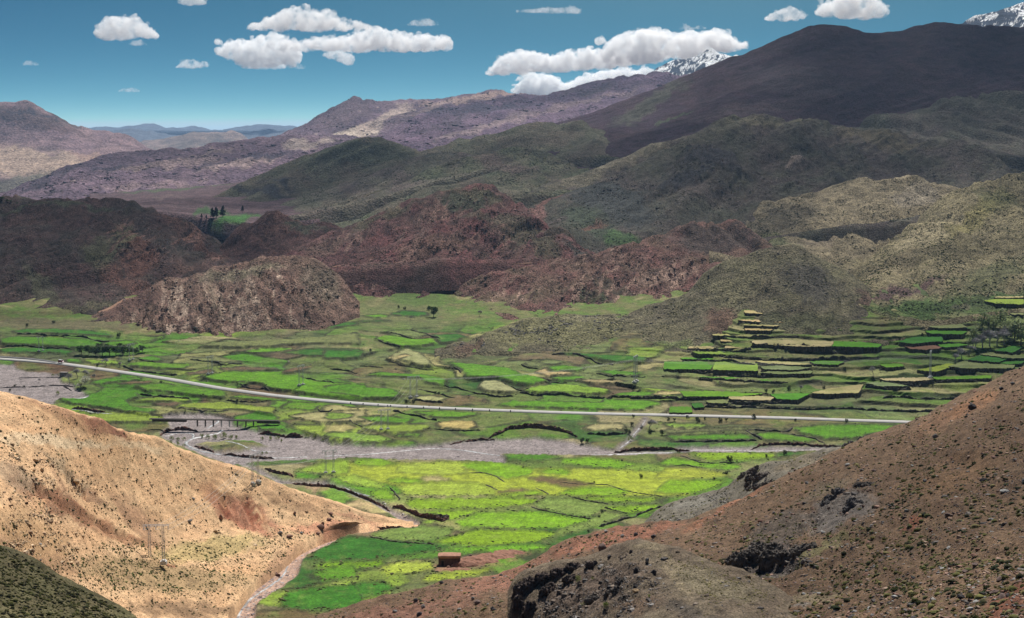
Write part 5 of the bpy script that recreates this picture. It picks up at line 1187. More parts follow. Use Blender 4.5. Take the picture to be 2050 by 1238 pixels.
# ---- road, tracks, water
def ribbon(name, pts, width, mat, lift=0.05, step=5.0, src=None, tint=None, wvar=0.0, kind='structure'):
    q = [pts[0]]
    for a, b in zip(pts[:-1], pts[1:]):
        m = max(1, int(math.hypot(b[0] - a[0], b[1] - a[1]) / step))
        q += [(a[0] + (b[0] - a[0]) * j / m, a[1] + (b[1] - a[1]) * j / m) for j in range(1, m + 1)]
    q = np.array(q)
    for _ in range(2):
        q[1:-1] = .5 * q[1:-1] + .25 * q[:-2] + .25 * q[2:]
    C = (src or Gz)(q[:, 0], q[:, 1]) if src is None else np.array([src(a, b) for a, b in q])
    C = C.copy()
    for _ in range(3):
        C[1:-1] = .5 * C[1:-1] + .25 * C[:-2] + .25 * C[2:]
    T = np.gradient(C, axis=0); N = np.stack([-T[:, 1], T[:, 0], 0 * T[:, 0]], -1); N /= np.linalg.norm(N[:, :2], axis=1)[:, None] + 1e-9
    w = (width if np.ndim(width) == 0 else np.interp(np.linspace(0, 1, len(C)), np.linspace(0, 1, len(width)), width)) * np.ones(len(C)) / 2
    j1 = 1 + wvar * fbm(np.arange(len(C)) / 3.0, np.zeros(len(C)), 3, 9); j2 = 1 + wvar * fbm(np.arange(len(C)) / 3.0, np.zeros(len(C)) + 7, 3, 19)
    A = C + N * (w * j1)[:, None]; B = C - N * (w * j2)[:, None]
    A[:, 2] = C[:, 2] + lift; B[:, 2] = C[:, 2] + lift
    A2 = A.copy(); B2 = B.copy(); A2[:, 2] -= 1.2; B2[:, 2] -= 1.2
    A2 += N * .6; B2 -= N * .6
    n = len(C); V = np.concatenate([A2, A, B, B2]); F = []
    for i in range(n - 1):
        for k in range(3):
            F.append((k * n + i, (k + 1) * n + i, (k + 1) * n + i + 1, k * n + i + 1))
    F = [f[::-1] for f in F]
    o = add_mesh(name, V, F, [mat])
    a = o.data.polygons[1].normal.z
    if a < 0: o.data.flip_normals()
    return tag(o, kind=kind)
MAT_ROAD = plain_mat('road_surface', (0.36, 0.345, 0.325), .25, .12, .85, .2)
MAT_DIRT = plain_mat('dirt_track', (0.30, 0.17, 0.11), .4, .25)
MAT_WATER, _nt, _bs = nodes_of('shallow_water')
_bs.inputs['Base Color'].default_value = (0.42, 0.42, 0.42, 1); _bs.inputs['Roughness'].default_value = .42; _bs.inputs['Specular IOR Level'].default_value = .5
_n = noise_node(_nt, .8, 4, .7); _b = _nt.nodes.new('ShaderNodeBump'); _b.inputs['Strength'].default_value = .3; _b.inputs['Distance'].default_value = .2
_nt.links.new(_n, _b.inputs['Height']); _nt.links.new(_b.outputs[0], _bs.inputs['Normal'])
_nt.links.new(ramp(_nt, noise_node(_nt, .5, 3, .6, stretch=(1, .4, 1)), [(.42, (.15, .14, .135)), (.62, (.50, .50, .50))]), _bs.inputs['Base Color'])  # pale patches: foam and glint painted into the water colour

road = ribbon('road', roadpts, 8.0, MAT_ROAD, .30, 6)
road_old = ribbon('side_road', [(-140, 706), (0, 714), (60, 718), (105, 724), (122, 729)], 4.0, plain_mat('old_asphalt', (.12, .12, .12), .3, .2), .32, 6)
WATERS = [
  (Z(Z1, [(1215, 742), (1290, 700), (1260, 690)]), [3, 4, 2]),
  (Z(Z1, [(1300, 752), (1290, 768), (1220, 782), (1130, 800), (1080, 826), (1110, 850), (1160, 872), (1250, 890), (1400, 910), (1500, 917), (1650, 914), (1800, 908)]), [4, 5, 4, 5, 4, 5, 5, 3.5, 3]),
  (Z(Z1, [(970, 790), (1010, 775), (1080, 768), (1140, 775), (1130, 800)]), [2, 3, 4, 3]),
  (Z(Z2, [(0, 1022), (120, 1016), (250, 1010), (450, 991), (620, 977), (750, 980), (860, 994), (960, 1010), (1030, 1019)]), [3, 2.5, 3, 2, 3, 4, 4, 3]),
  (Z(Z2, [(1560, 1019), (1700, 1012), (1800, 1008), (2050, 1004)]), [2.5, 3, 3, 2]),
  (Z(Z3, [(0, 988), (200, 985), (500, 992), (800, 985)]), [2, 1.5, 2, 1]),
  (Z((0, 640), [(850, 1062), (960, 1075), (1080, 1098), (1200, 1104), (1320, 1110)], 5.857), [4, 5, 3, 3, 2]),
  (Z((0, 640), [(760, 905), (880, 920), (960, 912), (1040, 895)], 5.857), [3, 5, 4, 3]),
  (Z((320, 820), [(760, 430), (900, 440), (1050, 470), (1190, 520), (1330, 540), (1600, 545)], 6.833), [2, 3, 2, 3, 3, 2]),
  ([(474, 1232), (482, 1212), (500, 1192), (530, 1172), (560, 1152), (572, 1138), (576, 1118), (596, 1098), (640, 1082)], [1.6, 2.2, 1.5, 2.0, 1.4, 1.8, 1.2, 1.0]),
  ([(740, 992), (722, 986), (704, 980), (690, 974)], [2, 2.5, 2]),
  (TRIB, [1.5, 2, 1.5, 1]),
]
for pts, w in WATERS:
    ribbon('stream', pts, [v * .5 for v in w], MAT_WATER, .06, 3, wvar=.7)
# ---- far bank of the river: a raw earth cut
def bank(pts, h, mat, jit=1.0, seed=0):
    q = densify(pts + pts[::-1], 3.0)[:None]
    n = len(densify(pts + pts[::-1], 3.0)) // 2
    q = q[:n]
    B = Gz(q[:, 0], q[:, 1] + 1.0); n = len(q)
    env = np.sin(np.linspace(0, math.pi, n)) ** .4
    hh = h * .75 * env * (.75 + .45 * fbm(np.arange(n) / 7.0, np.zeros(n), 3, seed))
    rows = []
    for k, (f, back) in enumerate(((-.3, -.2), (.25, .1), (.6, .35), (.92, .5), (.95, .9), (-.5, 2.2))):
        R = B.copy(); R[:, 2] += hh * f; R[:, 1] += back
        R += RNG.normal(0, jit * .35, R.shape) * (1 if 0 < k < 5 else 0)
        rows.append(R)
    V = np.concatenate(rows)
    F = [(k * n + i, k * n + i + 1, (k + 1) * n + i + 1, (k + 1) * n + i) for k in range(5) for i in range(n - 1)]
    return V, F
MAT_BANK = plain_mat('bank_earth', (0.12, 0.06, 0.045), .7, .45, bump=1.0)
for pts, h in [
  (Z(Z2, [(730, 955), (800, 942), (900, 932), (1000, 926)]), 1.6),
  (Z(Z2, [(960, 925), (1030, 900), (1080, 878), (1200, 868), (1300, 875), (1380, 888), (1440, 905), (1480, 925)]), 4.5),
  (Z(Z2, [(1700, 1000), (1800, 996), (1900, 994), (2050, 992), (2140, 990)]), 3.2),
  (Z(Z3, [(440, 985), (500, 968), (600, 965), (740, 966), (850, 970), (980, 968)]), 2.4),
  (Z((320, 820), [(0, 350), (40, 300), (120, 265), (250, 245), (400, 250), (520, 275)], 6.833), 3.6),
  (Z((320, 820), [(1350, 305), (1450, 310), (1600, 330), (1720, 345)], 6.833), 3.0),
  (Z((320, 820), [(1710, 350), (1800, 345), (1900, 350), (1960, 345)], 6.833), 4.5),
  (Z((320, 820), [(460, 470), (560, 500), (680, 530), (740, 560)], 6.833), 2.2),
  (Z((320, 820), [(850, 590), (950, 590), (1100, 610), (1300, 630), (1420, 640), (1560, 640)], 6.833), 2.6),
  (Z((0, 640), [(840, 1052), (930, 1062), (1060, 1078), (1150, 1092), (1230, 1090)], 5.857), 3.0),
  (Z(Z1, [(1550, 985), (1600, 1010), (1700, 1030), (1720, 1042)]), 2.6),
  (Z(Z1, [(1710, 1068), (1800, 1090), (1950, 1100), (2050, 1110)]), 2.2),
  (Z(Z5, [(0, 355), (80, 370), (160, 390), (260, 430), (330, 460), (380, 492)]), 2.4),
  (Z(Z5, [(400, 480), (460, 500), (540, 530), (620, 548), (690, 566), (730, 550)]), 3.4),
  (Z(Z4, [(1560, 830), (1600, 850), (1640, 870)]), 2.0),
  (Z(Z5, [(30, 665), (90, 640), (200, 612), (330, 600), (460, 590)]), 2.2),
  (Z(Z4, [(1690, 710), (1760, 712), (1800, 700)]), 2.0),
  (Z(Z4, [(1900, 630), (1960, 625), (2050, 612)]), 2.5),
  ]:
    V, F = bank(pts, h, MAT_BANK)
    tag(add_mesh('river_bank', V, F, [MAT_BANK], smooth_shade=False), kind='structure')
# tracks on the hills
def track(key, pts, w):
    ribbon('dirt_track', pts, w, MAT_DIRT, .5, 6, src=lambda a, b: hit(key, a, b))
track('M4b', [(655, 529), (700, 528), (790, 527), (850, 529), (920, 532), (1000, 531), (1060, 527)], 4)
track('M2', [(196, 612), (215, 606), (240, 600), (255, 592)], 5)
# ================================================================== clouds and air
MAT_CLOUD = bpy.data.materials.new('cloud_mass'); MAT_CLOUD.use_nodes = True
_nt = MAT_CLOUD.node_tree; _nt.nodes.remove(_nt.nodes['Principled BSDF'])
_v = _nt.nodes.new('ShaderNodeVolumeScatter'); _v.inputs['Color'].default_value = (1, 1, 1, 1); _v.inputs['Density'].default_value = 0.010; _v.inputs['Anisotropy'].default_value = 0.3
_oi = _nt.nodes.new('ShaderNodeObjectInfo'); _sp = _nt.nodes.new('ShaderNodeSeparateColor'); _nt.links.new(_oi.outputs['Color'], _sp.inputs[0])
_dm = _nt.nodes.new('ShaderNodeMath'); _dm.operation = 'MULTIPLY'; _dm.inputs[1].default_value = .011; _nt.links.new(_sp.outputs[0], _dm.inputs[0]); _tn = noise_node(_nt, 1 / 95.0, 4.0, .62); _rp = _nt.nodes.new('ShaderNodeMapRange'); _rp.interpolation_type = 'SMOOTHSTEP'
_rp.inputs['From Min'].default_value = .38; _rp.inputs['From Max'].default_value = .58; _rp.inputs['To Min'].default_value = .0; _rp.inputs['To Max'].default_value = 1.35
_nt.links.new(_tn, _rp.inputs['Value']); _d2 = _nt.nodes.new('ShaderNodeMath'); _d2.operation = 'MULTIPLY'
_nt.links.new(_dm.outputs[0], _d2.inputs[0]); _nt.links.new(_rp.outputs['Result'], _d2.inputs[1]); _nt.links.new(_d2.outputs[0], _v.inputs['Density'])
_nt.links.new(_v.outputs[0], _nt.nodes['Material Output'].inputs['Volume'])
S.cycles.volume_step_rate = 0.12
S.cycles.volume_max_steps = 256

def ico(sub):
    import bmesh
    bm = bmesh.new(); bmesh.ops.create_icosphere(bm, subdivisions=sub, radius=1.0)
    V = np.array([v.co[:] for v in bm.verts]); F = np.array([[v.index for v in f.verts] for f in bm.faces]); bm.free()
    return V, F
ICO1, ICO2, ICO3 = ico(1), ico(2), ico(3)
CLOUD_ALT = 1420.0

def cloud_mesh(name, puffs, voxel, rough, seed):
    """one closed body from many puffs"""
    V, F = ICO2; vs, fs, b = [], [], 0
    for (c, r) in puffs:
        vs.append(V * np.array(r) + np.array(c)); fs.append(F + b); b += len(V)
    o = add_mesh(name, np.concatenate(vs), np.concatenate(fs))
    m = o.modifiers.new('r', 'REMESH'); m.mode = 'VOXEL'; m.voxel_size = voxel
    dg = bpy.context.evaluated_depsgraph_get()
    me = bpy.data.meshes.new_from_object(o.evaluated_get(dg))
    o.modifiers.clear(); old = o.data; o.data = me; bpy.data.meshes.remove(old)
    P = np.empty(len(me.vertices) * 3); me.vertices.foreach_get('co', P); P = P.reshape(-1, 3)
    N = np.empty(len(me.vertices) * 3); me.vertices.foreach_get('normal', N); N = N.reshape(-1, 3)
    d = (np.abs(fbm3(P, rough * 2.2, 2, seed)) * 1.3 + np.abs(fbm3(P, rough * .8, 3, seed + 3)) * .8 - .4) * rough
    base = P[:, 2].min(); flat = smooth(0, rough * 1.2, P[:, 2] - base)
    d = d + np.abs(fbm3(P, rough * .35, 2, seed + 8)) * .3 * rough
    P = P + N * (d * (.25 + .75 * flat))[:, None]
    me.vertices.foreach_set('co', P.ravel()); me.update()
    me.polygons.foreach_set('use_smooth', np.ones(len(me.polygons), bool))
    return o

def cloud(label, top, base_pts, y_at=None, depth=.55, seed=0, dense=1.0, alt=None):
    """top: outline of the upper edge in the picture; base_pts: the flat underside; its height above sea is common to all"""
    top = sorted(top); base_pts = sorted(base_pts)
    bx = [p[0] for p in base_pts]; by = [p[1] for p in base_pts]
    yb = y_at or max(by)
    _, dz = ray(W0 / 2, yb)
    Y = ((alt or CLOUD_ALT) - CAMZ) / float(dz)
    m = Y / FPX
    x0, x1 = top[0][0], top[-1][0]
    rng = np.random.default_rng(900 + seed)
    puffs = []
    hmax = max(np.interp(p[0], bx, by) - p[1] for p in top)
    x = x0
    while x <= x1:
        t = np.interp(x, [p[0] for p in top], [p[1] for p in top]); b = np.interp(x, bx, by)
        h = max(2.0, b - t)
        r = max(2.2, min(h * .52, hmax * .34)) * rng.uniform(.62, 1.2)
        # a column of puffs from the base to the top edge
        for yy in np.arange(t + r * .9, b - r * .25 + .01, max(1.6, r * .8)):
            for k in range(2):
                o = rng.normal(0, 1, 3)
                dY = rng.uniform(-1, 1) * depth * (hmax + .15 * (x1 - x0)) * m * .5 * (1 - .4 * (b - yy) / (hmax + 1))
                px, py = x + o[0] * r * .25, min(yy + o[1] * r * .12, b - r * .45)
                c = at(px, py, Y + dY)
                k2 = r * rng.uniform(.82, 1.06) * m
                puffs.append((c, (k2 * 1.12, k2 * 1.2, k2 * .92)))
        for k in range(5):                        # torn shreds round the upper edge
            rr = r * rng.uniform(.16, .48); px = x + rng.normal(0, r * .6); py = min(t + rng.uniform(-.25, .9) * r, b - rr * .4)
            c = at(px, py, Y + rng.uniform(-1, 1) * hmax * m * .4); k2 = rr * m
            puffs.append((c, (k2 * 1.3, k2 * 1.3, k2 * .8)))
        x += max(1.5, r * .62)
    o = cloud_mesh('cloud', puffs, max(1.0, hmax * .052) * m, max(1.5, hmax * .10) * m, seed)
    o.data.materials.append(MAT_CLOUD)
    dn = float(np.interp(hmax, [4, 12, 26, 45], [.35, .55, 1.0, 1.0])); o.color = (dn, dn, dn, 1)      # thin clouds are thinner air, too
    tag(o, label, 'cloud', 'white fair-weather clouds in the blue sky')
    return o
CL = [
 ('rounded dome-shaped white cloud alone at the upper left', [(197, 72), (201, 58), (210, 45), (225, 37), (245, 33), (258, 33), (272, 38), (288, 48), (302, 60), (318, 72)], [(197, 75), (318, 76)]),
 ('small white cloudlet right under the rounded dome cloud', [(258, 89), (268, 83), (280, 80), (293, 88)], [(258, 91), (293, 91)]),
 ('tiny faint cloudlet low at the far left of the sky', [(44, 129), (54, 122), (66, 123), (78, 128)], [(44, 131), (78, 131)]),
 ('broad flat-based white cloud above the longest cloud bank', [(498, 54), (505, 45), (520, 48), (540, 36), (560, 27), (580, 25), (595, 15), (607, 16), (625, 23), (645, 26), (665, 34), (690, 40), (715, 44), (745, 54)], [(498, 59), (745, 59)]),
 ('longest white cloud bank stretching across the middle left sky', [(560, 92), (575, 80), (600, 82), (630, 78), (655, 78), (680, 75), (705, 77), (730, 62), (745, 58), (770, 62), (800, 66), (830, 72), (850, 68), (870, 76), (885, 70), (905, 84)], [(560, 100), (905, 100)]),
 ('lumpy white cloud at the left end of the longest bank', [(430, 104), (440, 95), (455, 85), (480, 82), (500, 86), (520, 76), (545, 72), (565, 78), (585, 92), (596, 106)], [(430, 106), (470, 116), (500, 128), (570, 130), (596, 118)]),
 ('thin white shelf of cloud hanging under the lumpy cloud', [(500, 132), (520, 124), (545, 118), (560, 122), (572, 132)], [(500, 137), (572, 137)]),
 ('small lens-shaped white cloud above the right end of the longest bank', [(815, 49), (828, 42), (845, 37), (860, 39), (878, 49)], [(815, 51), (878, 51)]),
 ('small ragged white cloud below the lumpy cloud on its left', [(352, 134), (364, 127), (376, 119), (388, 122), (400, 126), (415, 124)], [(352, 136), (415, 136)]),
 ('ragged white cloud hanging beneath the middle of the longest bank', [(648, 108), (660, 101), (675, 100), (690, 106), (706, 108)], [(648, 112), (675, 120), (700, 131), (706, 116)]),
 ('white cloud cut by the top edge of the picture', [(360, 0), (372, -8), (390, -12), (410, 2)], [(360, 8), (410, 9)]),
 ('thin flat white streak of cloud high in the middle', [(1035, 20), (1070, 19), (1090, 16), (1120, 17), (1145, 13), (1162, 19)], [(1035, 25), (1162, 27)]),
 ('long white cloud low in the sky over the purple ridge', [(975, 145), (985, 136), (1000, 126), (1015, 108), (1035, 107), (1060, 104), (1080, 112), (1105, 114), (1130, 108), (1150, 103), (1175, 98), (1200, 104), (1230, 104), (1255, 116)], [(975, 151), (1100, 141), (1255, 132)]),
 ('tall billowing white cloud standing over the snow-capped peak', [(1205, 108), (1218, 95), (1232, 78), (1245, 70), (1262, 74), (1275, 66), (1284, 55), (1297, 55), (1312, 66), (1335, 72), (1355, 67), (1385, 72), (1410, 68), (1440, 66), (1462, 74), (1475, 90), (1500, 84)], [(1205, 124), (1300, 119), (1400, 110), (1500, 94)]),
 ('white cloud bank rising from behind the purple ridge', [(1030, 182), (1040, 168), (1060, 155), (1080, 147), (1100, 150), (1120, 166), (1140, 168), (1165, 156), (1190, 152), (1215, 142), (1240, 141), (1280, 142), (1300, 136)], [(1030, 192), (1150, 190), (1300, 160)]),
 ('small puffy white cloud left of the dark mountain summit', [(1530, 38), (1545, 28), (1565, 20), (1580, 13), (1595, 20), (1608, 28)], [(1530, 41), (1608, 37)]),
 ('white cloud right above the dark mountain summit', [(1633, 26), (1645, 10), (1662, 6), (1680, -4), (1700, -14), (1725, -14), (1750, -2), (1770, 20)], [(1633, 30), (1700, 34), (1770, 33)]),
 ('pair of tiny cloudlets above the tall billowing cloud', [(1360, 57), (1370, 48), (1382, 55), (1390, 56), (1400, 51), (1414, 56)], [(1360, 59), (1414, 58)]),
 ('very faint wisp of cloud low over the left table mountain', [(238, 181), (250, 177), (266, 176), (278, 181)], [(238, 184), (278, 184)]),
 ('tiny cloudlet between the lumpy cloud and the hanging ragged cloud', [(590, 135), (600, 129), (612, 133)], [(590, 138), (612, 138)]),
]
for i, (lb, top, bs_) in enumerate(CL):
    cloud(lb, top, bs_, seed=i * 7)

# clouds overhead, out of the frame: their shadows lie on the hills
MAT_OVER, _nt, _bs = nodes_of('cloud_overhead')
_bs.inputs['Base Color'].default_value = (.9, .9, .9, 1)
_tc = _nt.nodes.new('ShaderNodeTexCoord'); _ln = _nt.nodes.new('ShaderNodeVectorMath'); _ln.operation = 'LENGTH'
_nt.links.new(_tc.outputs['Object'], _ln.inputs[0])
_nn = noise_node(_nt, 2.6, 5, .6); _oi = _nt.nodes.new('ShaderNodeObjectInfo')
_ad = _nt.nodes.new('ShaderNodeMath'); _ad.operation = 'MULTIPLY_ADD'; _nt.links.new(_nn, _ad.inputs[0]); _ad.inputs[1].default_value = -.9; 
_a2 = _nt.nodes.new('ShaderNodeMath'); _a2.operation = 'ADD'; _nt.links.new(_ln.outputs['Value'], _a2.inputs[0]); _a2.inputs[1].default_value = .0
_nt.links.new(_a2.outputs[0], _ad.inputs[2])
_mr = _nt.nodes.new('ShaderNodeMapRange'); _mr.interpolation_type = 'SMOOTHSTEP'
_mr.inputs['From Min'].default_value = .58; _mr.inputs['From Max'].default_value = .05; _mr.inputs['To Min'].default_value = 0; _mr.inputs['To Max'].default_value = 1
_nt.links.new(_ad.outputs[0], _mr.inputs['Value'])
_mm = _nt.nodes.new('ShaderNodeMath'); _mm.operation = 'MULTIPLY'
_sp = _nt.nodes.new('ShaderNodeSeparateColor'); _nt.links.new(_oi.outputs['Color'], _sp.inputs[0])
_nt.links.new(_mr.outputs['Result'], _mm.inputs[0]); _nt.links.new(_sp.outputs[0], _mm.inputs[1])
_nt.links.new(_mm.outputs[0], _bs.inputs['Alpha'])

def overhead(X, Y, z, rx, ry, op, alt=1500.0, rot=0.0, seed=0):
    k = (alt - z) / SUN[2]
    V, F = ICO2
    P = V.copy(); P = P * (1 + .16 * fbm3(P + seed * 3.1, .6, 3, 70 + seed))[:, None]
    P[:, 2] = np.where(P[:, 2] < 0, P[:, 2] * .5, P[:, 2])
    o = add_mesh('overhead_cloud', P, F, [MAT_OVER])
    o.location = (X + SUN[0] * k, Y + SUN[1] * k, alt); o.scale = (rx, ry, min(rx, ry) * .22); o.rotation_euler = (0, 0, RAD(rot))
    a = 1 - math.sqrt(1 - op)
    o.color = (a, a, a, 1)
    tag(o, kind='structure')
SHADE = [
 # left dark hill and the red hills
 (-620, 1640, 80, 420, 330, .8), (-330, 1900, 110, 330, 260, .75), (-90, 1650, 90, 240, 240, .45), (190, 1580, 80, 240, 180, .4), (-560, 1330, 30, 190, 70, .6),
 # olive ridges and big mountain
 (-350, 2700, 150, 420, 420, .8), (200, 2600, 200, 500, 420, .8), (350, 2050, 180, 330, 260, .78), (900, 3200, 450, 700, 700, .9), (1700, 3400, 400, 900, 900, .95), (700, 2250, 230, 330, 260, .72), (1000, 2200, 200, 300, 280, .82), (300, 1720, 100, 80, 120, .6),
 # far ridges
 (-1000, 4300, 150, 600, 420, .6), (100, 5900, 300, 800, 600, .7), (-900, 6700, 300, 360, 420, .55), (-2750, 6900, 350, 700, 300, .55), (-2300, 5600, 40, 600, 260, .6),
 # right hand side of the valley
 (320, 1110, 25, 190, 130, .55), (420, 1430, 55, 150, 60, .6), (600, 1650, 130, 80, 170, .6),
 # near ground
 (-90, 225, 100, 66, 60, .8), (110, 250, 95, 100, 170, .55), (20, 235, 85, 66, 60, .3),
]
for i, a in enumerate(SHADE):
    overhead(*a, seed=i)

# haze between here and the far ranges
MAT_HAZE = bpy.data.materials.new('air_haze'); MAT_HAZE.use_nodes = True
_nt = MAT_HAZE.node_tree; _nt.nodes.remove(_nt.nodes['Principled BSDF'])
_v = _nt.nodes.new('ShaderNodeVolumePrincipled'); _v.inputs['Color'].default_value = (0.40, 0.64, 1.0, 1); _v.inputs['Density'].default_value = 2.4e-5; _v.inputs['Anisotropy'].default_value = .25
_nt.links.new(_v.outputs[0], _nt.nodes['Material Output'].inputs['Volume'])
hz = MB().box((0, 11900, 432), (28200, 25400, 948)).build('haze', MAT_HAZE)
tag(hz, kind='stuff')
# ================================================================== rocks, plants
MAT_SCRUB = tint_mat('scrub_leaves', .9, .08, .15, scale=3.0, contrast=.35)
MAT_STONE = tint_mat('stone', .85, .2, scale=2.0, contrast=.35)
DOME_V = []
for z, r in ((-.25, .95), (.48, .85)):
    for k in range(5):
        a = 2 * math.pi * (k + (.5 if z > 0 else 0)) / 5
        DOME_V.append((math.cos(a) * r, math.sin(a) * r, z))
DOME_V = np.array(DOME_V + [(0, 0, .95)])
DOME_F = np.array([(k, (k + 1) % 5, 5 + k) for k in range(5)] + [(5 + k, (k + 1) % 5, 5 + (k + 1) % 5) for k in range(5)] + [(5 + k, 5 + (k + 1) % 5, 10) for k in range(5)])
OCT_V = np.array([(math.cos(1.57 * k) * .9, math.sin(1.57 * k) * .9, -.1) for k in range(4)] + [(math.cos(1.57 * k + .78) * .75, math.sin(1.57 * k + .78) * .75, .55) for k in range(4)])
OCT_F = np.array([(k, (k + 1) % 4, 4 + k) for k in range(4)] + [(4 + k, (k + 1) % 4, 4 + (k + 1) % 4) for k in range(4)] + [(4, 5, 6), (4, 6, 7)])
BLOCK_V = np.array([(-1, -1, -.5), (1, -1, -.5), (1, 1, -.5), (-1, 1, -.5), (-.8, -.7, .6), (.7, -.8, .5), (.8, .7, .6), (-.7, .8, .45)], float)
BLOCK_F = np.array([(0, 1, 5), (0, 5, 4), (1, 2, 6), (1, 6, 5), (2, 3, 7), (2, 7, 6), (3, 0, 4), (3, 4, 7), (4, 5, 6), (4, 6, 7)])

def sample(key, n, dens=None, bias=.6, region=None, seed=0, frame=True):
    """points on a hill's visible face"""
    L = LOFTS[key]; P = L['P'][2:L['nf']]; px, py = L['px'][2:L['nf']], L['py'][2:L['nf']]
    e1 = P[1:, :-1] - P[:-1, :-1]; e2 = P[:-1, 1:] - P[:-1, :-1]
    A = np.linalg.norm(np.cross(e1, e2), axis=-1)
    qx, qy = px[:-1, :-1], py[:-1, :-1]
    w = A / P[:-1, :-1, 1] ** (2 * bias)
    w = w * ((py[1:, :-1] < py[:-1, :-1] + .3))
    if frame: w = w * ((qx > -15) & (qx < 2065) & (qy < 1250))
    if dens is not None: w = w * np.clip(dens(qx, qy, P[:-1, :-1]), 0, None)
    w = w.ravel(); w = w / w.sum()
    rng = np.random.default_rng(1000 + seed)
    c = rng.choice(len(w), n, p=w); r, q = np.divmod(c, P.shape[1] - 1)
    u, v = rng.random(n)[:, None], rng.random(n)[:, None]
    Q = (P[r, q] * (1 - u) + P[r + 1, q] * u) * (1 - v) + (P[r, q + 1] * (1 - u) + P[r + 1, q + 1] * u) * v
    return Q

def instance(TV, TF, Q, size, flat=(1, 1), jit=.25, seed=0, stretch=(1, 1)):
    rng = np.random.default_rng(2000 + seed); n = len(Q); m = len(TV)
    a = rng.random(n) * 2 * math.pi
    V = TV[None] * (1 + rng.normal(0, jit, (n, m, 1)))
    V = V * np.stack([np.ones(n), rng.uniform(*stretch, n), rng.uniform(*flat, n)], -1)[:, None]
    c, s = np.cos(a)[:, None], np.sin(a)[:, None]
    x = V[..., 0] * c - V[..., 1] * s; y = V[..., 0] * s + V[..., 1] * c
    V = np.stack([x, y, V[..., 2]], -1) * np.asarray(size)[:, None, None] * .5 + Q[:, None]
    F = (TF[None] + (np.arange(n) * m)[:, None, None]).reshape(-1, TF.shape[1])
    return V.reshape(-1, 3), F, m

def scatter(name, key, n, size, cols, kind='bush', dens=None, bias=.6, seed=0, flat=None, pts=None, big=0.25):
    Q = sample(key, n, dens, bias, seed=seed) if pts is None else pts
    n = len(Q)
    rng = np.random.default_rng(3000 + seed)
    sz = size[0] + (size[1] - size[0]) * rng.random(n) ** (1 / big if big else 4)
    sz = np.clip(size[0] * np.exp(rng.exponential(.38, n)), size[0], size[1])
    TV, TF = ((DOME_V, DOME_F) if name in ('tussocks', 'dark_tussocks', 'dry_shrubs', 'green_shrubs') and key != 'F3c' else (OCT_V, OCT_F)) if kind == 'bush' else (BLOCK_V, BLOCK_F)
    V, F, m = instance(TV, TF, Q, sz, flat or ((.55, 1.0) if kind == 'bush' else (.35, .9)), .16 if kind == 'bush' else .22, seed, (1, 1) if kind == 'bush' else (.45, 1))
    ci = rng.integers(0, len(cols), n); c = np.array(cols)[ci] * rng.uniform(.65, 1.35, (n, 1))
    o = add_mesh(name, V, F, [MAT_SCRUB if kind == 'bush' else MAT_STONE], tint=np.repeat(c, m, 0), smooth_shade=(kind == 'bush'))
    return tag(o, kind='stuff')

def patchy(scale=(60, 34), lo=-.2, hi=.3, seed=0, mask=None, inv=None):
    def f(px, py, P):
        d = .05 + smooth(lo, hi, fbm(px / scale[0], py / scale[1], 4, 600 + seed, .6)) ** 1.4
        if mask is not None: d = d * (.05 + mask_at(px, py, mask))
        if inv is not None: d = d * (1 - .93 * mask_at(px, py, inv))
        return d
    return f
DKG = (0.030, 0.040, 0.018); DKO = (0.045, 0.045, 0.022); OLT = (0.14, 0.135, 0.045); STR = (0.26, 0.22, 0.095); YGR = (0.13, 0.17, 0.03); GRN = (0.05, 0.10, 0.02)
SDK = (0.075, 0.065, 0.062); SGR = (0.22, 0.20, 0.185); STN = (0.42, 0.29, 0.17); SRD = (0.22, 0.12, 0.09); SPL = (0.38, 0.35, 0.31)
BARE_F3 = [(1690, 1005, 75, 28, -25), (1545, 1120, 80, 30, -6)]
scatter('tussocks', 'F3', 6500, (.30, 1.25), [OLT, STR, OLT, DKO, (.10, .105, .04), (.17, .16, .075)], seed=1, bias=.75, dens=patchy((90, 50), -.3, .4, 1, inv=BARE_F3))
scatter('dark_tussocks', 'F3', 1700, (.35, 1.3), [DKO, DKG, (.06, .065, .025)], seed=2, bias=.6, dens=patchy((80, 40), -.1, .4, 2, inv=BARE_F3))
scatter('scree_stones', 'F3', 12000, (.2, 1.0), [(.26, .155, .115), SRD, SDK, SGR, (.20, .13, .10), (.32, .22, .16)], kind='stone', seed=3, bias=.8, dens=patchy((60, 40), -.4, .3, 3))
scatter('outcrop_rubble', 'F3', 900, (.3, 1.5), [SDK, (.13, .11, .095), (.18, .15, .13)], kind='stone', seed=60, dens=patchy((20, 12), -.4, .2, 60, mask=[(1545, 1125, 105, 40, -6), (1680, 1005, 60, 30, -25), (1725, 978, 40, 12, -10)]))
scatter('scree_stones', 'F3b', 900, (.3, 1.1), [SDK, SDK, SGR], kind='stone', seed=4, dens=patchy(seed=4))
scatter('tussocks', 'F3b', 260, (.5, 1.2), [DKO, OLT], seed=5)
scatter('rubble', 'F3c', 3400, (.18, 1.2), [SDK, (.12, .09, .07), SGR, (.20, .155, .12)], kind='stone', seed=6, bias=.6, dens=patchy((30, 20), -.2, .4, 6, mask=[(1190, 1190, 170, 70, -15)]))
scatter('tussocks', 'F3c', 1500, (.14, .5), [OLT, STR, (.20, .17, .075)], seed=7, dens=patchy((40, 20), -.3, .3, 7, mask=[(1440, 1165, 130, 45, 22)]))
scatter('tussocks', 'F1', 1500, (.3, .85), [DKO, (.09, .095, .035), OLT], seed=8, bias=.8)
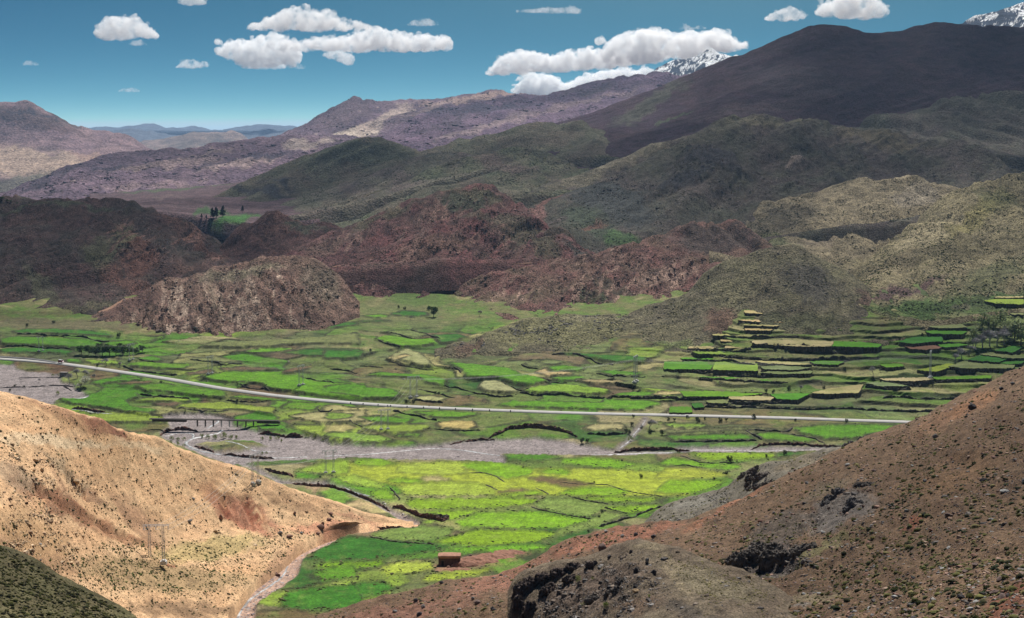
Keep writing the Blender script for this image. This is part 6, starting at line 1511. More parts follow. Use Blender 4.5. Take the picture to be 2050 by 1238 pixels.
scatter('dry_shrubs', 'F2', 4200, (.30, 1.1), [(.10, .085, .038), (.075, .065, .028), (.14, .12, .055), DKO, (.17, .13, .06)], seed=9, bias=.4, dens=patchy((46, 26), -.35, .35, 9, inv=[(490, 1025, 75, 30, 28), (190, 850, 60, 9, 20), (690, 1058, 110, 14, -5)]))
scatter('green_shrubs', 'F2', 3000, (.32, 1.0), [(.075, .105, .025), (.10, .10, .04), (.14, .145, .045), (.09, .10, .035)], seed=10, bias=.4, dens=patchy((40, 20), -.4, .3, 10, mask=[(350, 1140, 260, 60, 0), (560, 1090, 90, 40, -30)]))
scatter('tan_stones', 'F2', 1500, (.35, 1.5), [STN, STN, (.34, .22, .13), (.50, .37, .24)], kind='stone', seed=11, bias=.5, dens=patchy((60, 40), -.1, .4, 11, mask=[(60, 1060, 130, 60, 30), (100, 950, 120, 40, 20)]))
scatter('scrub', 'M6', 5200, (.7, 1.8), [DKO, DKG, (.075, .07, .035), OLT], seed=12, bias=.5, dens=patchy(seed=12))
scatter('boulder_field', 'M6', 1100, (.8, 3.4), [SDK, SGR, SDK], kind='stone', seed=13, dens=patchy((30, 14), 0, .4, 13, mask=[(1190, 645, 90, 20, 6), (1080, 670, 90, 22, 10), (940, 690, 40, 10, 0)]))
scatter('scrub', 'M2', 2600, (.7, 1.8), [DKO, (.07, .06, .035), DKG], seed=14, dens=patchy(seed=14))
scatter('rock_debris', 'M2', 3200, (.7, 3.0), [(.30, .21, .15), (.25, .16, .12), (.17, .10, .08), (.36, .28, .22)], kind='stone', seed=15, flat=(.6, 1.3), dens=patchy((16, 40), -.05, .35, 15))
scatter('scrub', 'M1', 6000, (.8, 2.2), [DKO, DKG, (.05, .045, .03)], seed=16, dens=patchy(seed=16))
scatter('rock_debris', 'M1', 1500, (.8, 3.2), [(.19, .10, .08), (.14, .075, .06)], kind='stone', seed=17, flat=(.6, 1.3), dens=patchy((24, 40), 0, .4, 17, mask=[(290, 500, 80, 60, 30), (400, 480, 80, 30, 40)]))
scatter('scrub', 'M4a', 3600, (.9, 2.2), [DKO, DKG, (.06, .05, .035)], seed=18, dens=patchy(seed=18))
scatter('rock_debris', 'M4a', 1500, (.8, 3.0), [(.27, .16, .12), (.18, .10, .08)], kind='stone', seed=19, flat=(.6, 1.3), dens=patchy((20, 30), -.1, .4, 19))
scatter('scrub', 'M4b', 4200, (.9, 2.1), [DKO, DKG, (.065, .05, .038)], seed=20, dens=patchy(seed=20))
scatter('rock_debris', 'M4b', 2600, (.7, 2.8), [(.26, .155, .12), (.18, .10, .08), (.12, .06, .05)], kind='stone', seed=21, flat=(.6, 1.3), dens=patchy((18, 30), -.15, .4, 21))
scatter('scrub', 'M5', 4800, (.8, 2.0), [DKO, DKG, (.07, .06, .035)], seed=22, dens=patchy(seed=22))
scatter('rock_debris', 'M5', 3000, (.7, 3.0), [(.30, .195, .15), (.21, .125, .095)], kind='stone', seed=23, flat=(.6, 1.4), dens=patchy((18, 30), -.1, .4, 23, mask=[(1260, 560, 180, 60, -10), (1380, 570, 50, 50, 0), (1190, 505, 70, 20, -15)]))
scatter('scrub', 'M3', 900, (.9, 2.1), [DKO, DKG], seed=24)
scatter('scrub', 'B1', 8000, (1.2, 3.2), [DKO, DKG, (.04, .055, .022), (.06, .055, .03)], seed=25, bias=.4, dens=patchy((70, 36), -.3, .3, 25))
scatter('rock_debris', 'B1', 1400, (1.2, 5.0), [SDK, (.14, .12, .11), (.2, .17, .15)], kind='stone', seed=26, dens=patchy((40, 16), 0, .4, 26, mask=[(1420, 300, 90, 20, -8), (1595, 295, 50, 20, -15), (1380, 345, 110, 20, -20), (1240, 380, 100, 40, 20)]))
scatter('scrub', 'B2', 4500, (1.0, 2.6), [DKO, DKG, (.05, .065, .025)], seed=27, dens=patchy(seed=27))
scatter('scrub', 'B3', 7000, (.9, 2.6), [DKG, (.05, .07, .02), DKO, (.09, .11, .028)], seed=28, dens=patchy((60, 30), -.35, .25, 28))
for i, (k, c) in enumerate((('R1', 3000), ('R2', 1300), ('R3', 3000))):
    scatter('scrub', k, c, (1.4, 3.4), [DKO, DKG, (.045, .055, .03)], seed=30 + i, bias=.4, dens=patchy(seed=30 + i))
scatter('rock_debris', 'D3', 2200, (3, 14), [(.10, .075, .085), (.30, .21, .19), (.14, .10, .105)], kind='stone', seed=34, dens=patchy((40, 8), 0, .3, 34))
scatter('rock_debris', 'D2', 1800, (4, 14), [(.32, .23, .22), (.10, .07, .085)], kind='stone', seed=35, dens=patchy((40, 10), 0, .3, 35))
scatter('rock_debris', 'D1', 1500, (4, 16), [(.38, .28, .24), (.12, .09, .095)], kind='stone', seed=36, dens=patchy((40, 10), 0, .3, 36))

# valley: tufts, field edges, river stones
def valley_pts(n, fn, seed):
    rng = np.random.default_rng(seed); out = []
    while sum(map(len, out)) < n:
        x = rng.uniform(-10, 2060, n * 3); y = rng.uniform(585, 1245, n * 3)
        out.append(np.stack([x, y], -1)[rng.random(n * 3) < fn(x, y)])
    q = np.concatenate(out)[:n]
    return Gz(q[:, 0], q[:, 1])
def grid_at(A, x, y):
    c = np.clip(((x + 100) / 3.1).astype(int), 0, nc - 1); r = np.clip(row_of(y).astype(int), 0, nr - 1)
    return A[r, c]
fm_, bd_ = np.maximum(fmask, pmask), bedf
def d_tuft(x, y):
    return (1 - grid_at(fm_, x, y)) * (1 - grid_at(bd_, x, y)) * (.1 + smooth(-.1, .4, fbm(x / 40, y / 10, 4, 701)))
def d_scrubby(x, y): return smooth(1720, 1800, x) * smooth(655, 630, y) * (.15 + smooth(-.2, .3, fbm(x / 30, y / 9, 3, 711)))
def d_bed(x, y): return grid_at(bd_, x, y) * .9
# plot edges
edge = blur(np.maximum(fmask, pmask), 2); edge = 4 * edge * (1 - edge)
def d_edge(x, y): return grid_at(edge, x, y) * (1 - grid_at(bd_, x, y)) * (.15 + smooth(-.1, .4, fbm(x / 30, y / 8, 3, 705)))
scatter('weed_tufts', None, 5000, (.6, 1.9), [(.06, .075, .022), DKO, (.085, .11, .03), (.12, .115, .05)], seed=40, pts=valley_pts(5000, d_tuft, 41), flat=(.3, .7))
scatter('field_edge_weeds', None, 6500, (.6, 1.7), [(.05, .07, .02), (.075, .085, .03), (.15, .14, .07), DKO], seed=42, pts=valley_pts(6500, d_edge, 43), flat=(.3, .75))
scatter('slope_scrub', None, 1500, (.8, 2.2), [DKG, DKO, (.05, .075, .02), (.08, .10, .03)], seed=48, pts=valley_pts(1500, d_scrubby, 49))
scatter('river_stones', None, 5200, (.35, 1.5), [(.34, .30, .29), (.22, .18, .18), (.14, .115, .12), (.42, .38, .36)], kind='stone', seed=44, pts=valley_pts(5200, d_bed, 45), flat=(.25, .6))
scatter('field_stones', None, 1500, (.5, 1.8), [SDK, SGR, (.16, .13, .11)], kind='stone', seed=46, pts=valley_pts(1500, lambda x, y: d_tuft(x, y) * (y < 800), 47), flat=(.4, .9))

# ---- single boulders
def rock_data(seed, sub=2, sharp=.28):
    V, F = ICO2 if sub == 2 else ICO1
    rng = np.random.default_rng(4000 + seed); P = V.copy()
    for _ in range(9):                       # flat broken faces
        nrm = rng.normal(0, 1, 3); nrm /= np.linalg.norm(nrm); d = rng.uniform(.55, .9)
        s = P @ nrm; P = P - np.maximum(s - d, 0)[:, None] * nrm * .95
    P = P * (1 + .10 * fbm3(P + seed, .5, 2, seed))[:, None]
    return P, F
def rock_mats():
    d = {}
    for nme, c in dict(dark=(.055, .048, .05), grey=(.20, .19, .18), pale=(.36, .35, .33), tan=(.44, .30, .17), rust=(.22, .115, .08), brown=(.15, .10, .085)).items():
        d[nme] = plain_mat('rock_' + nme, c, 1.6, .35, .85, .2, bump=.6)
    return d
RM = rock_mats()
ROCKS = {}
def rock_mesh(k, mat, sub):
    key = (k, mat, sub)
    if key not in ROCKS:
        P, F = rock_data(k, sub); ROCKS[key] = add_mesh('boulder', P, F, [RM[mat]], obj=False, smooth_shade=False)
    return ROCKS[key]
def boulder(src, px, py, wpx, hpx, mat, label, k=0, rz=None, tilt=(0, 0), group=None, name='boulder', cat='boulder', sub=2, dpt=.8):
    p = hit(src, px, py) if src else Gz(px, py)
    m = p[1] / FPX
    a, b = wpx * m / 2, hpx * m / 2
    o = new_obj(name, rock_mesh(k % 7, mat, sub), (p[0], p[1], p[2] + b * .45), (RAD(tilt[0]), RAD(tilt[1]), rz if rz is not None else k * .7), (a, a * dpt, b))
    return tag(o, label, cat, group)
BL = [
 ('F3', 1206, 1103, 21, 24, 'brown', 'large rounded dark brown boulder at the top edge of the near rocky spur', 0, 0),
 ('F3', 1211, 1066, 11, 8, 'pale', 'pale grey block lying on the red slope rim above the bright field', 1, 5),
 ('F3', 1194, 1073, 8, 7, 'grey', 'small grey block at the left end of the red slope rim', 2, 0),
 ('F3', 1246, 1075, 14, 9, 'grey', 'flat grey slab leaning over a dark stone behind the spur top', 3, 10),
 ('F3', 1254, 1089, 10, 10, 'pale', 'squarish pale grey block just behind the top of the spur', 4, 0),
 ('F3', 1222, 1100, 12, 8, 'grey', 'low grey block right of the large rounded brown boulder', 5, 8),
 ('F3', 1271, 1073, 13, 10, 'dark', 'dark angular stone on the red slope behind the spur top', 6, 0),
 ('F3', 1308, 1077, 14, 10, 'dark', 'dark angular stone pair above the right shoulder of the spur', 1, 0),
 ('F3', 2012, 986, 27, 9, 'pale', 'broad flat pale slab on the right hillside near the frame edge', 2, 8),
 ('F3', 2048, 967, 9, 12, 'pale', 'pale boulder cut by the right edge of the picture', 3, 0),
 ('F3', 1967, 963, 19, 10, 'dark', 'dark boulder with a pale top above the broad flat slab', 4, 0),
 ('F3', 1851, 965, 10, 9, 'grey', 'rounded grey boulder in the middle of the right hillside', 5, 0),
 ('F3', 1947, 820, 20, 17, 'dark', 'big dark boulder just below the crest of the right hillside', 6, 0),
 ('F3', 2026, 770, 12, 8, 'grey', 'grey stone on the crest at the right frame edge', 0, 0),
 ('F3', 2004, 781, 14, 9, 'dark', 'dark flat stone under the right-hand crest', 1, 0),
 ('F3', 1872, 876, 13, 10, 'grey', 'grey block below the crest where the road disappears', 2, 0),
 ('F3', 1693, 932, 13, 6, 'pale', 'small white flat stone among dark bushes near the hillside crest', 3, -12),
 ('F3', 1747, 944, 13, 8, 'brown', 'brown slab stone tilted on the upper hillside', 4, -15),
 ('F3', 1724, 943, 12, 6, 'grey', 'thin grey slab tilted on the upper hillside', 5, -20),
 ('F3', 1590, 905, 9, 6, 'brown', 'brown stone on the skyline above the gravel river', 6, 0),
 ('F3', 1614, 969, 11, 8, 'grey', 'grey wedge-shaped stone on the red strip of the hillside', 0, 0),
 ('F3', 1573, 968, 9, 6, 'tan', 'small tan stone on the red strip of the hillside', 1, 0),
 ('F3', 1548, 1029, 9, 7, 'grey', 'upright grey stone standing over the dark hollow', 2, 0),
 ('F3', 1520, 1046, 14, 9, 'rust', 'pair of rusty stones right above the dark hollow', 3, 0),
 ('F3', 1490, 1080, 10, 9, 'grey', 'pale grey stone at the left side of the dark hollow', 4, 0),
 ('F3', 1645, 1067, 13, 6, 'pale', 'pale slab below the grey outcrop on the right hillside', 5, -14),
 ('F3', 1780, 1015, 20, 5, 'grey', 'long thin slab lying below the grey outcrop', 6, -28),
 ('F3', 1030, 1170, 18, 8, 'brown', 'brown slabs beside the left end of the dark cliff', 0, -25),
 ('F3', 960, 1160, 14, 5, 'tan', 'long pale slab tilted at the grass edge below the mud house', 1, -30),
 ('F3', 883, 1166, 11, 9, 'dark', 'dark boulder on the grass edge left of the tilted pale slab', 2, 0),
 ('F3', 928, 1165, 7, 7, 'rust', 'small round rusty boulder beside the tilted pale slab', 3, 0),
 ('F3', 1003, 1147, 10, 8, 'dark', 'dark stone on the slope rim below the red mound', 4, 0),
 ('F3', 954, 1209, 17, 12, 'brown', 'largest brown boulder of the cluster left of the dark cliff', 5, 0),
 ('F3', 946, 1200, 10, 8, 'grey', 'grey boulder at the back of the cluster left of the dark cliff', 6, 0),
 ('F3', 974, 1212, 10, 7, 'grey', 'grey stone in the right half of the cluster left of the cliff', 0, 0),
 ('F3', 985, 1220, 9, 8, 'dark', 'dark stone at the right end of the cluster left of the cliff', 1, 0),
 ('F3', 845, 1217, 13, 10, 'grey', 'pale grey boulder on the brown slope at the bottom middle', 2, 0),
 ('F3', 832, 1204, 12, 9, 'dark', 'dark boulder at the head of the bottom middle stones', 3, 0),
 ('F3', 836, 1232, 16, 11, 'dark', 'dark boulder cut by the bottom edge of the picture', 4, 0),
 ('F3', 790, 1226, 12, 8, 'grey', 'grey boulder at the left end of the brown bottom slope', 5, 0),
 ('F3', 918, 1222, 12, 7, 'grey', 'pale flat stone between the bottom middle stones and the cluster', 6, 0),
 ('F3', 865, 1158, 10, 5, 'brown', 'low brown stone in the grass right of the dark boulder', 0, 0),
 ('F3c', 1293, 1127, 12, 15, 'grey', 'upright grey stone on the right shoulder of the near spur', 1, 0),
 ('F3c', 1306, 1149, 13, 12, 'dark', 'dark split stone on the ridge line of the near spur', 2, 0),
 ('F3c', 1272, 1148, 14, 18, 'dark', 'dark jagged stone on top of the near spur', 3, 0),
 ('F3c', 1262, 1108, 9, 12, 'dark', 'thin dark stone standing near the top of the spur', 4, 0),
 ('F3c', 1218, 1117, 12, 10, 'dark', 'dark stone on the left shoulder of the near spur', 5, 0),
 ('F3c', 1270, 1187, 18, 12, 'tan', 'pale lumpy stone in the middle of the near spur', 6, 0),
 ('F3c', 1499, 1157, 10, 8, 'tan', 'small pale stone where the spur meets the dark hollow', 0, 0),
 ('F2', 68, 925, 13, 10, 'tan', 'orange boulder alone on the bright left slope', 1, 0),
 ('F2', 66, 944, 10, 7, 'tan', 'tan block below the orange boulder on the left slope', 2, 0),
 ('F2', 82, 944, 9, 10, 'tan', 'upright tan block right below the orange boulder', 3, 0),
 ('F2', 22, 891, 14, 8, 'tan', 'low orange stones at the far left of the bright slope', 4, 0),
 ('F2', 155, 893, 9, 5, 'tan', 'small orange stone high on the bright left slope', 5, 0),
 ('F2', 220, 900, 10, 5, 'tan', 'flat tan stone high in the middle of the bright slope', 6, 0),
 ('F2', 257, 951, 9, 6, 'tan', 'rounded tan stone in the middle of the bright slope', 0, 0),
 ('F2', 150, 968, 18, 13, 'tan', 'tan crag at the head of the small gully', 1, 0),
 ('F2', 385, 1000, 9, 6, 'pale', 'pale stone at the upper end of the red gullies', 2, 0),
 ('F2', 441, 1040, 11, 15, 'rust', 'big reddish boulder standing in the red gullies', 3, 0),
 ('F2', 430, 1067, 9, 11, 'tan', 'upright tan stone below the red gullies', 4, 0),
 ('F2', 412, 1066, 8, 6, 'tan', 'small tan stone left of the upright tan stone', 5, 0),
 ('F2', 377, 1045, 15, 7, 'grey', 'long grey slab among shrubs left of the red gullies', 6, 20),
 ('F2', 560, 1069, 13, 9, 'grey', 'squarish grey-brown boulder on the pale wash by the creek', 0, 0),
 ('F2', 580, 1076, 17, 8, 'rust', 'dark red slab-sided boulder on the pale wash by the creek', 1, 8),
 ('F2', 601, 1068, 11, 5, 'grey', 'small grey slab between the wash boulders', 2, 12),
 ('F2', 641, 1058, 20, 12, 'rust', 'largest dark red boulder of the huddle above the creek', 3, 0),
 ('F2', 645, 1052, 9, 12, 'rust', 'jagged dark boulder at the back of the huddle above the creek', 4, 0),
 ('F2', 636, 1070, 10, 7, 'rust', 'small dark boulder in front of the huddle above the creek', 5, 0),
 ('F2', 656, 1042, 16, 8, 'rust', 'flat dark red boulder higher than the huddle on the wash', 6, 0),
 ('F2', 588, 1030, 9, 10, 'rust', 'dark red upright slab on the upper wash', 0, 0),
 ('F2', 662, 1030, 14, 6, 'rust', 'two thin dark red slabs at the top of the wash', 1, 12),
 ('F2', 61, 1106, 15, 11, 'tan', 'largest tan block above the shaded left corner', 2, 10),
 ('F2', 58, 1117, 11, 6, 'tan', 'thin tan slab below the largest tan block', 3, 0),
 ('F2', 79, 1123, 6, 6, 'pale', 'small white stone near the shaded left corner', 4, 0),
 ('F2', 134, 1091, 13, 9, 'tan', 'tan slab at the left of the paired slabs on the lower slope', 5, 15),
 ('F2', 150, 1101, 14, 9, 'tan', 'tan slab at the right of the paired slabs on the lower slope', 6, 15),
 ('F2', 118, 1103, 9, 8, 'tan', 'upright split tan slab on the lower left slope', 0, 20),
 ('F2', 164, 1076, 12, 7, 'tan', 'dark-sided slab higher than the paired slabs', 1, 20),
 ('F2', 78, 1091, 10, 5, 'pale', 'pale thin slab between the tan blocks of the lower slope', 2, 20),
 ('F2', 56, 1053, 16, 8, 'tan', 'long tan slab pointing downhill at the left', 3, 25),
 ('F2', 31, 1056, 13, 9, 'tan', 'tan wedge with a dark side at the far left', 4, 25),
 ('F2', 36, 1046, 9, 6, 'tan', 'tan block above the wedge at the far left', 5, 15),
 ('F2', 67, 1073, 10, 6, 'tan', 'tan slab alone between the long slab and the thin pale slab', 6, 18),
 ('F2', 30, 1067, 8, 6, 'tan', 'rounded tan stone below the wedge at the far left', 0, 0),
]
for i, (src, px, py, w, h, mt, lb, k, ty) in enumerate(BL):
    boulder(src, px, py, w, h, mt, lb, k + i, tilt=(0, ty))

# ---- rock outcrops
MAT_OUT = plain_mat('outcrop_rock', (.125, .106, .09), .8, .6, .9, .15, bump=1.0)
MAT_OUTG = plain_mat('outcrop_grey', (.115, .104, .098), .8, .45, .9, .15, bump=1.0)
MAT_CLIFF = plain_mat('cliff_rock', (.085, .062, .052), .5, .55, .9, .15, bump=1.0)
def outcrop(src, blobs, label, mat, voxel_px=1.6, rough_px=3.0, seed=0, name='rock_outcrop'):
    puffs = []
    for (px, py, rx, ry, sink) in blobs:
        p = hit(src, px, py) if src else Gz(px, py); m = p[1] / FPX
        puffs.append(((p[0], p[1] + sink * rx * m, p[2]), (rx * m, rx * m * .9, ry * m)))
    m = puffs[0][0][1] / FPX
    o = cloud_mesh(name, puffs, voxel_px * m, .5, seed)
    me = o.data; P = np.empty(len(me.vertices) * 3); me.vertices.foreach_get('co', P); P = P.reshape(-1, 3)
    N = np.empty(len(me.vertices) * 3); me.vertices.foreach_get('normal', N); N = N.reshape(-1, 3)
    Q = P.copy(); Q[:, 2] *= .55
    r = rough_px * m
    P = P + N * ((np.abs(fbm3(Q, r * 2.4, 3, seed + 1)) * 2.0 - .6 + .7 * fbm3(Q, r * .8, 3, seed + 2)) * r)[:, None]
    me.vertices.foreach_set('co', P.ravel()); me.update()
    me.polygons.foreach_set('use_smooth', np.zeros(len(me.polygons), bool))
    me.materials.append(mat)
    return tag(o, label, 'rock outcrop')
outcrop('F3b', [(1484, 952, 8, 9, 0), (1478, 955, 6, 6, 0), (1490, 944, 5, 6, 0)], 'small black crag at the left end of the crag group over the green fields', MAT_OUT, seed=1)
outcrop('F3b', [(1504, 952, 12, 16, 0), (1499, 962, 10, 12, 0), (1512, 943, 9, 10, 0), (1497, 972, 7, 8, 0)], 'tallest black crag of the group on the grey spur', MAT_OUT, seed=2)
outcrop('F3b', [(1522, 956, 12, 9, 0), (1533, 950, 9, 6, 0), (1513, 962, 7, 8, 0)], 'black crag right of the tallest one on the grey spur', MAT_OUT, seed=3)
outcrop('F3b', [(1502, 980, 9, 9, 0), (1516, 976, 11, 8, 0), (1532, 970, 10, 6, 0), (1546, 964, 7, 5, 0)], 'low black rock band at the foot of the crag group', MAT_OUT, seed=4)
outcrop('F3b', [(1694, 885, 11, 8, 0), (1704, 882, 10, 9, 0)], 'dark grey crag at the river end of the hillside crest', MAT_OUTG, seed=5)
outcrop('F3b', [(1724, 875, 12, 9, 0), (1735, 872, 9, 7, 0)], 'grey crag on the crest right of the river-end crag', MAT_OUTG, seed=6)
outcrop('F3c', [(1040, 1190, 18, 26, .1), (1036, 1222, 16, 34, .1), (1062, 1178, 20, 22, .2), (1062, 1230, 18, 26, .4), (1090, 1162, 22, 16, .2), (1096, 1190, 18, 18, .5), (1120, 1150, 22, 13, .2), (1150, 1138, 20, 10, .2), (1140, 1165, 18, 10, .5)], 'dark overhanging cliff at the left end of the near spur', MAT_CLIFF, 1.8, 5, 7)
outcrop('F3c', [(1178, 1136, 10, 12, .1), (1188, 1130, 8, 8, .1)], 'dark rock notch behind the overhanging cliff', MAT_CLIFF, 1.6, 3, 8)
outcrop('F3c', [(1240, 1170, 13, 14, .1), (1232, 1185, 12, 10, .1), (1215, 1192, 10, 9, .1)], 'dark knobbly outcrop in the middle of the near spur', MAT_OUT, 1.6, 4, 9)
outcrop('F3c', [(1184, 1203, 19, 11, .1)], 'dark outcrop low on the near spur right of the cliff', MAT_OUT, 1.6, 3, 10)
outcrop('F3', [(1475, 1128, 22, 22, .1), (1505, 1122, 26, 26, .1), (1540, 1124, 28, 24, .1), (1570, 1118, 24, 18, .1), (1598, 1108, 20, 14, .1), (1620, 1098, 16, 9, .1), (1520, 1100, 22, 14, .2), (1550, 1100, 20, 12, .2)], 'black rock bank in the hollow between spur and hillside', MAT_OUT, 2.0, 5, 11)
outcrop('F3', [(1678, 988, 16, 9, .1), (1665, 1000, 16, 9, .1), (1652, 1010, 12, 7, .1)], 'grey outcrop on the hillside, upper left of two', MAT_OUTG, 1.8, 4, 12)
outcrop('F3', [(1708, 1010, 17, 13, .1), (1698, 1022, 14, 9, .1)], 'dark grey outcrop on the hillside, lower right of two', MAT_OUTG, 1.8, 4, 13)
outcrop('F3', [(1730, 973.5, 25, 6, .1)], 'low dark ledge above the two grey outcrops', MAT_OUT, 1.8, 3, 14)
outcrop(None, [(868, 1036, 9, 6, 0), (880, 1037, 11, 8, 0), (892, 1035, 8, 5, 0)], 'dark earth bluff at the end of the creek bank by the green fields', MAT_CLIFF, 1.6, 3, 15)

# ---- single tussocks and stones of the near slopes
TM = [tint_mat('tussock_blades', .9, .05, .3)]
def tussock_mesh(k, col):
    rng = np.random.default_rng(5000 + k); V, F, C = [], [], []
    for j in range(46):
        a = rng.random() * 6.283; r0 = rng.random() ** .5 * .55; lean = rng.uniform(.1, .75); h = rng.uniform(.55, 1.0)
        b = np.array((math.cos(a) * r0, math.sin(a) * r0, -.1)); t = b + np.array((math.cos(a) * lean, math.sin(a) * lean, h * (1.1 - lean * .6)))
        w = np.array((-math.sin(a), math.cos(a), 0)) * rng.uniform(.10, .2)
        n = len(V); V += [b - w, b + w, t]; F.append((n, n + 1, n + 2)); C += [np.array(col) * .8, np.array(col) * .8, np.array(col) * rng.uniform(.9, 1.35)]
    n = len(V)
    D = DOME_V * np.array((.72, .72, .75)) * (1 + rng.normal(0, .08, (len(DOME_V), 1)))
    V += list(D); F += [tuple(int(v) + n for v in f) for f in DOME_F]; C += [np.array(col) * .85] * len(D)
    return add_mesh('grass_tussock', V, F, TM, tint=np.array(C), smooth_shade=False, obj=False)
TUS = {c: [tussock_mesh(k + 10 * i, col) for k in range(4)] for i, (c, col) in enumerate({'straw-coloured': (.25, .215, .095), 'olive': (.135, .13, .048), 'dark green': (.055, .065, .024)}.items())}
def zone(px, py):
    if px < 800: return 'on the tan left slope'
    if py > 1130 and px > 1930: return 'on the red soil in the bottom right corner'
    if px > 1880 and py < 1130: return 'around the broad flat pale slab'
    if px > 1600 and py > 1130: return 'on the stony slope along the bottom edge'
    if px < 1420: return 'on the slope behind the near spur'
    if px < 1640 and py > 1040: return 'around the black rock bank in the hollow'
    if px < 1760 and py < 1000: return 'by the hillside crest above the river'
    if px < 1760: return 'around the two grey hillside outcrops'
    return 'below the crest of the right hillside'
Q = sample('F3', 900, patchy((90, 50), -.4, .4, 51, inv=BARE_F3), .85, seed=51)
rng = np.random.default_rng(5)
szs = np.clip(.42 * np.exp(rng.exponential(.35, len(Q))), .4, 1.25)
order = np.argsort(-szs * FPX / Q[:, 1])[:270]
kinds = list(TUS)
for i in order:
    p = Q[i]; s = szs[i]; a, b = proj(p[None])
    c = kinds[[0, 1, 0, 1, 2, 1][int(rng.integers(0, 6))]]
    bigness = 'large' if s * FPX / p[1] > 12 else 'small'
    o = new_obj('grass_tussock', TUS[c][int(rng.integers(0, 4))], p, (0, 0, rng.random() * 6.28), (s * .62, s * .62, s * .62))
    lab = '%s %s grass tussock %s' % (bigness, c, zone(a[0], b[0]))
    tag(o, lab, 'grass tussock', lab + ' (several)')
Q = sample('F3', 1500, patchy((60, 40), -.4, .3, 53), .85, seed=53)
szs = np.clip(.36 * np.exp(rng.exponential(.36, len(Q))), .3, 1.3)
order = np.argsort(-szs * FPX / Q[:, 1])[:220]
cn = {'rust': 'reddish', 'grey': 'grey', 'dark': 'dark', 'brown': 'brown', 'pale': 'pale'}
for i in order:
    p = Q[i]; s = szs[i]; a, b = proj(p[None])
    c = ['rust', 'brown', 'grey', 'dark', 'brown', 'rust', 'pale'][int(rng.integers(0, 7))]
    fl = rng.uniform(.28, .6)
    o = new_obj('loose_stone', rock_mesh(int(rng.integers(0, 7)), c, 1), (p[0], p[1], p[2] + s * fl * .15), (rng.uniform(-.3, .3), rng.uniform(-.4, .4), rng.random() * 6.28), (s * .6, s * rng.uniform(.3, .55), s * fl * .6))
    lab = '%s loose %s %s' % (cn[c], 'slab' if fl < .42 else 'stone', zone(a[0], b[0]))
    tag(o, lab, 'stone', lab + ' (several)')
# ================================================================== trees and shrubs
MAT_BARK = plain_mat('bark', (.13, .105, .085), 3.0, .4)
MAT_TWIG = plain_mat('bare_twigs', (.44, .41, .41), 3.0, .3)
MAT_LEAF = tint_mat('tree_leaves', .8, .15, .3)
def limbs(mb, rng, a, d, L, r, depth, out, spread=.6, up=.25):
    b = a + d * L
    mb.bar(a, b, r, r * .6, 4)
    if depth == 0:
        out.append(b); return
    for k in range(3 if depth > 1 else 4):
        v = Vector(rng.normal(0, spread, 3)); v.z += up
        nd = (d + v).normalized()
        limbs(mb, rng, a + (b - a) * rng.uniform(.55, 1), nd, L * rng.uniform(.6, .8), r * .55, depth - 1, out, spread, up)
def leaf_cloud(rng, clumps, n, size, col, vary=.35):
    V, F, C = [], [], []
    for i in range(n):
        c, r = clumps[int(rng.integers(0, len(clumps)))]
        o = rng.normal(0, 1, 3); o = o / np.linalg.norm(o) * rng.uniform(.45, 1.0)
        p = np.array(c) + o * np.array(r)
        u = rng.normal(0, 1, 3); u /= np.linalg.norm(u); w = np.cross(u, rng.normal(0, 1, 3)); w /= np.linalg.norm(w)
        s = size * rng.uniform(.6, 1.3); k = len(V)
        V += [p - u * s, p + w * s * .7, p + u * s, p - w * s * .7]; F.append((k, k + 1, k + 2, k + 3))
        C += [np.array(col) * rng.uniform(1 - vary, 1 + vary)] * 4
    return V, F, np.array(C)
TREES = {}
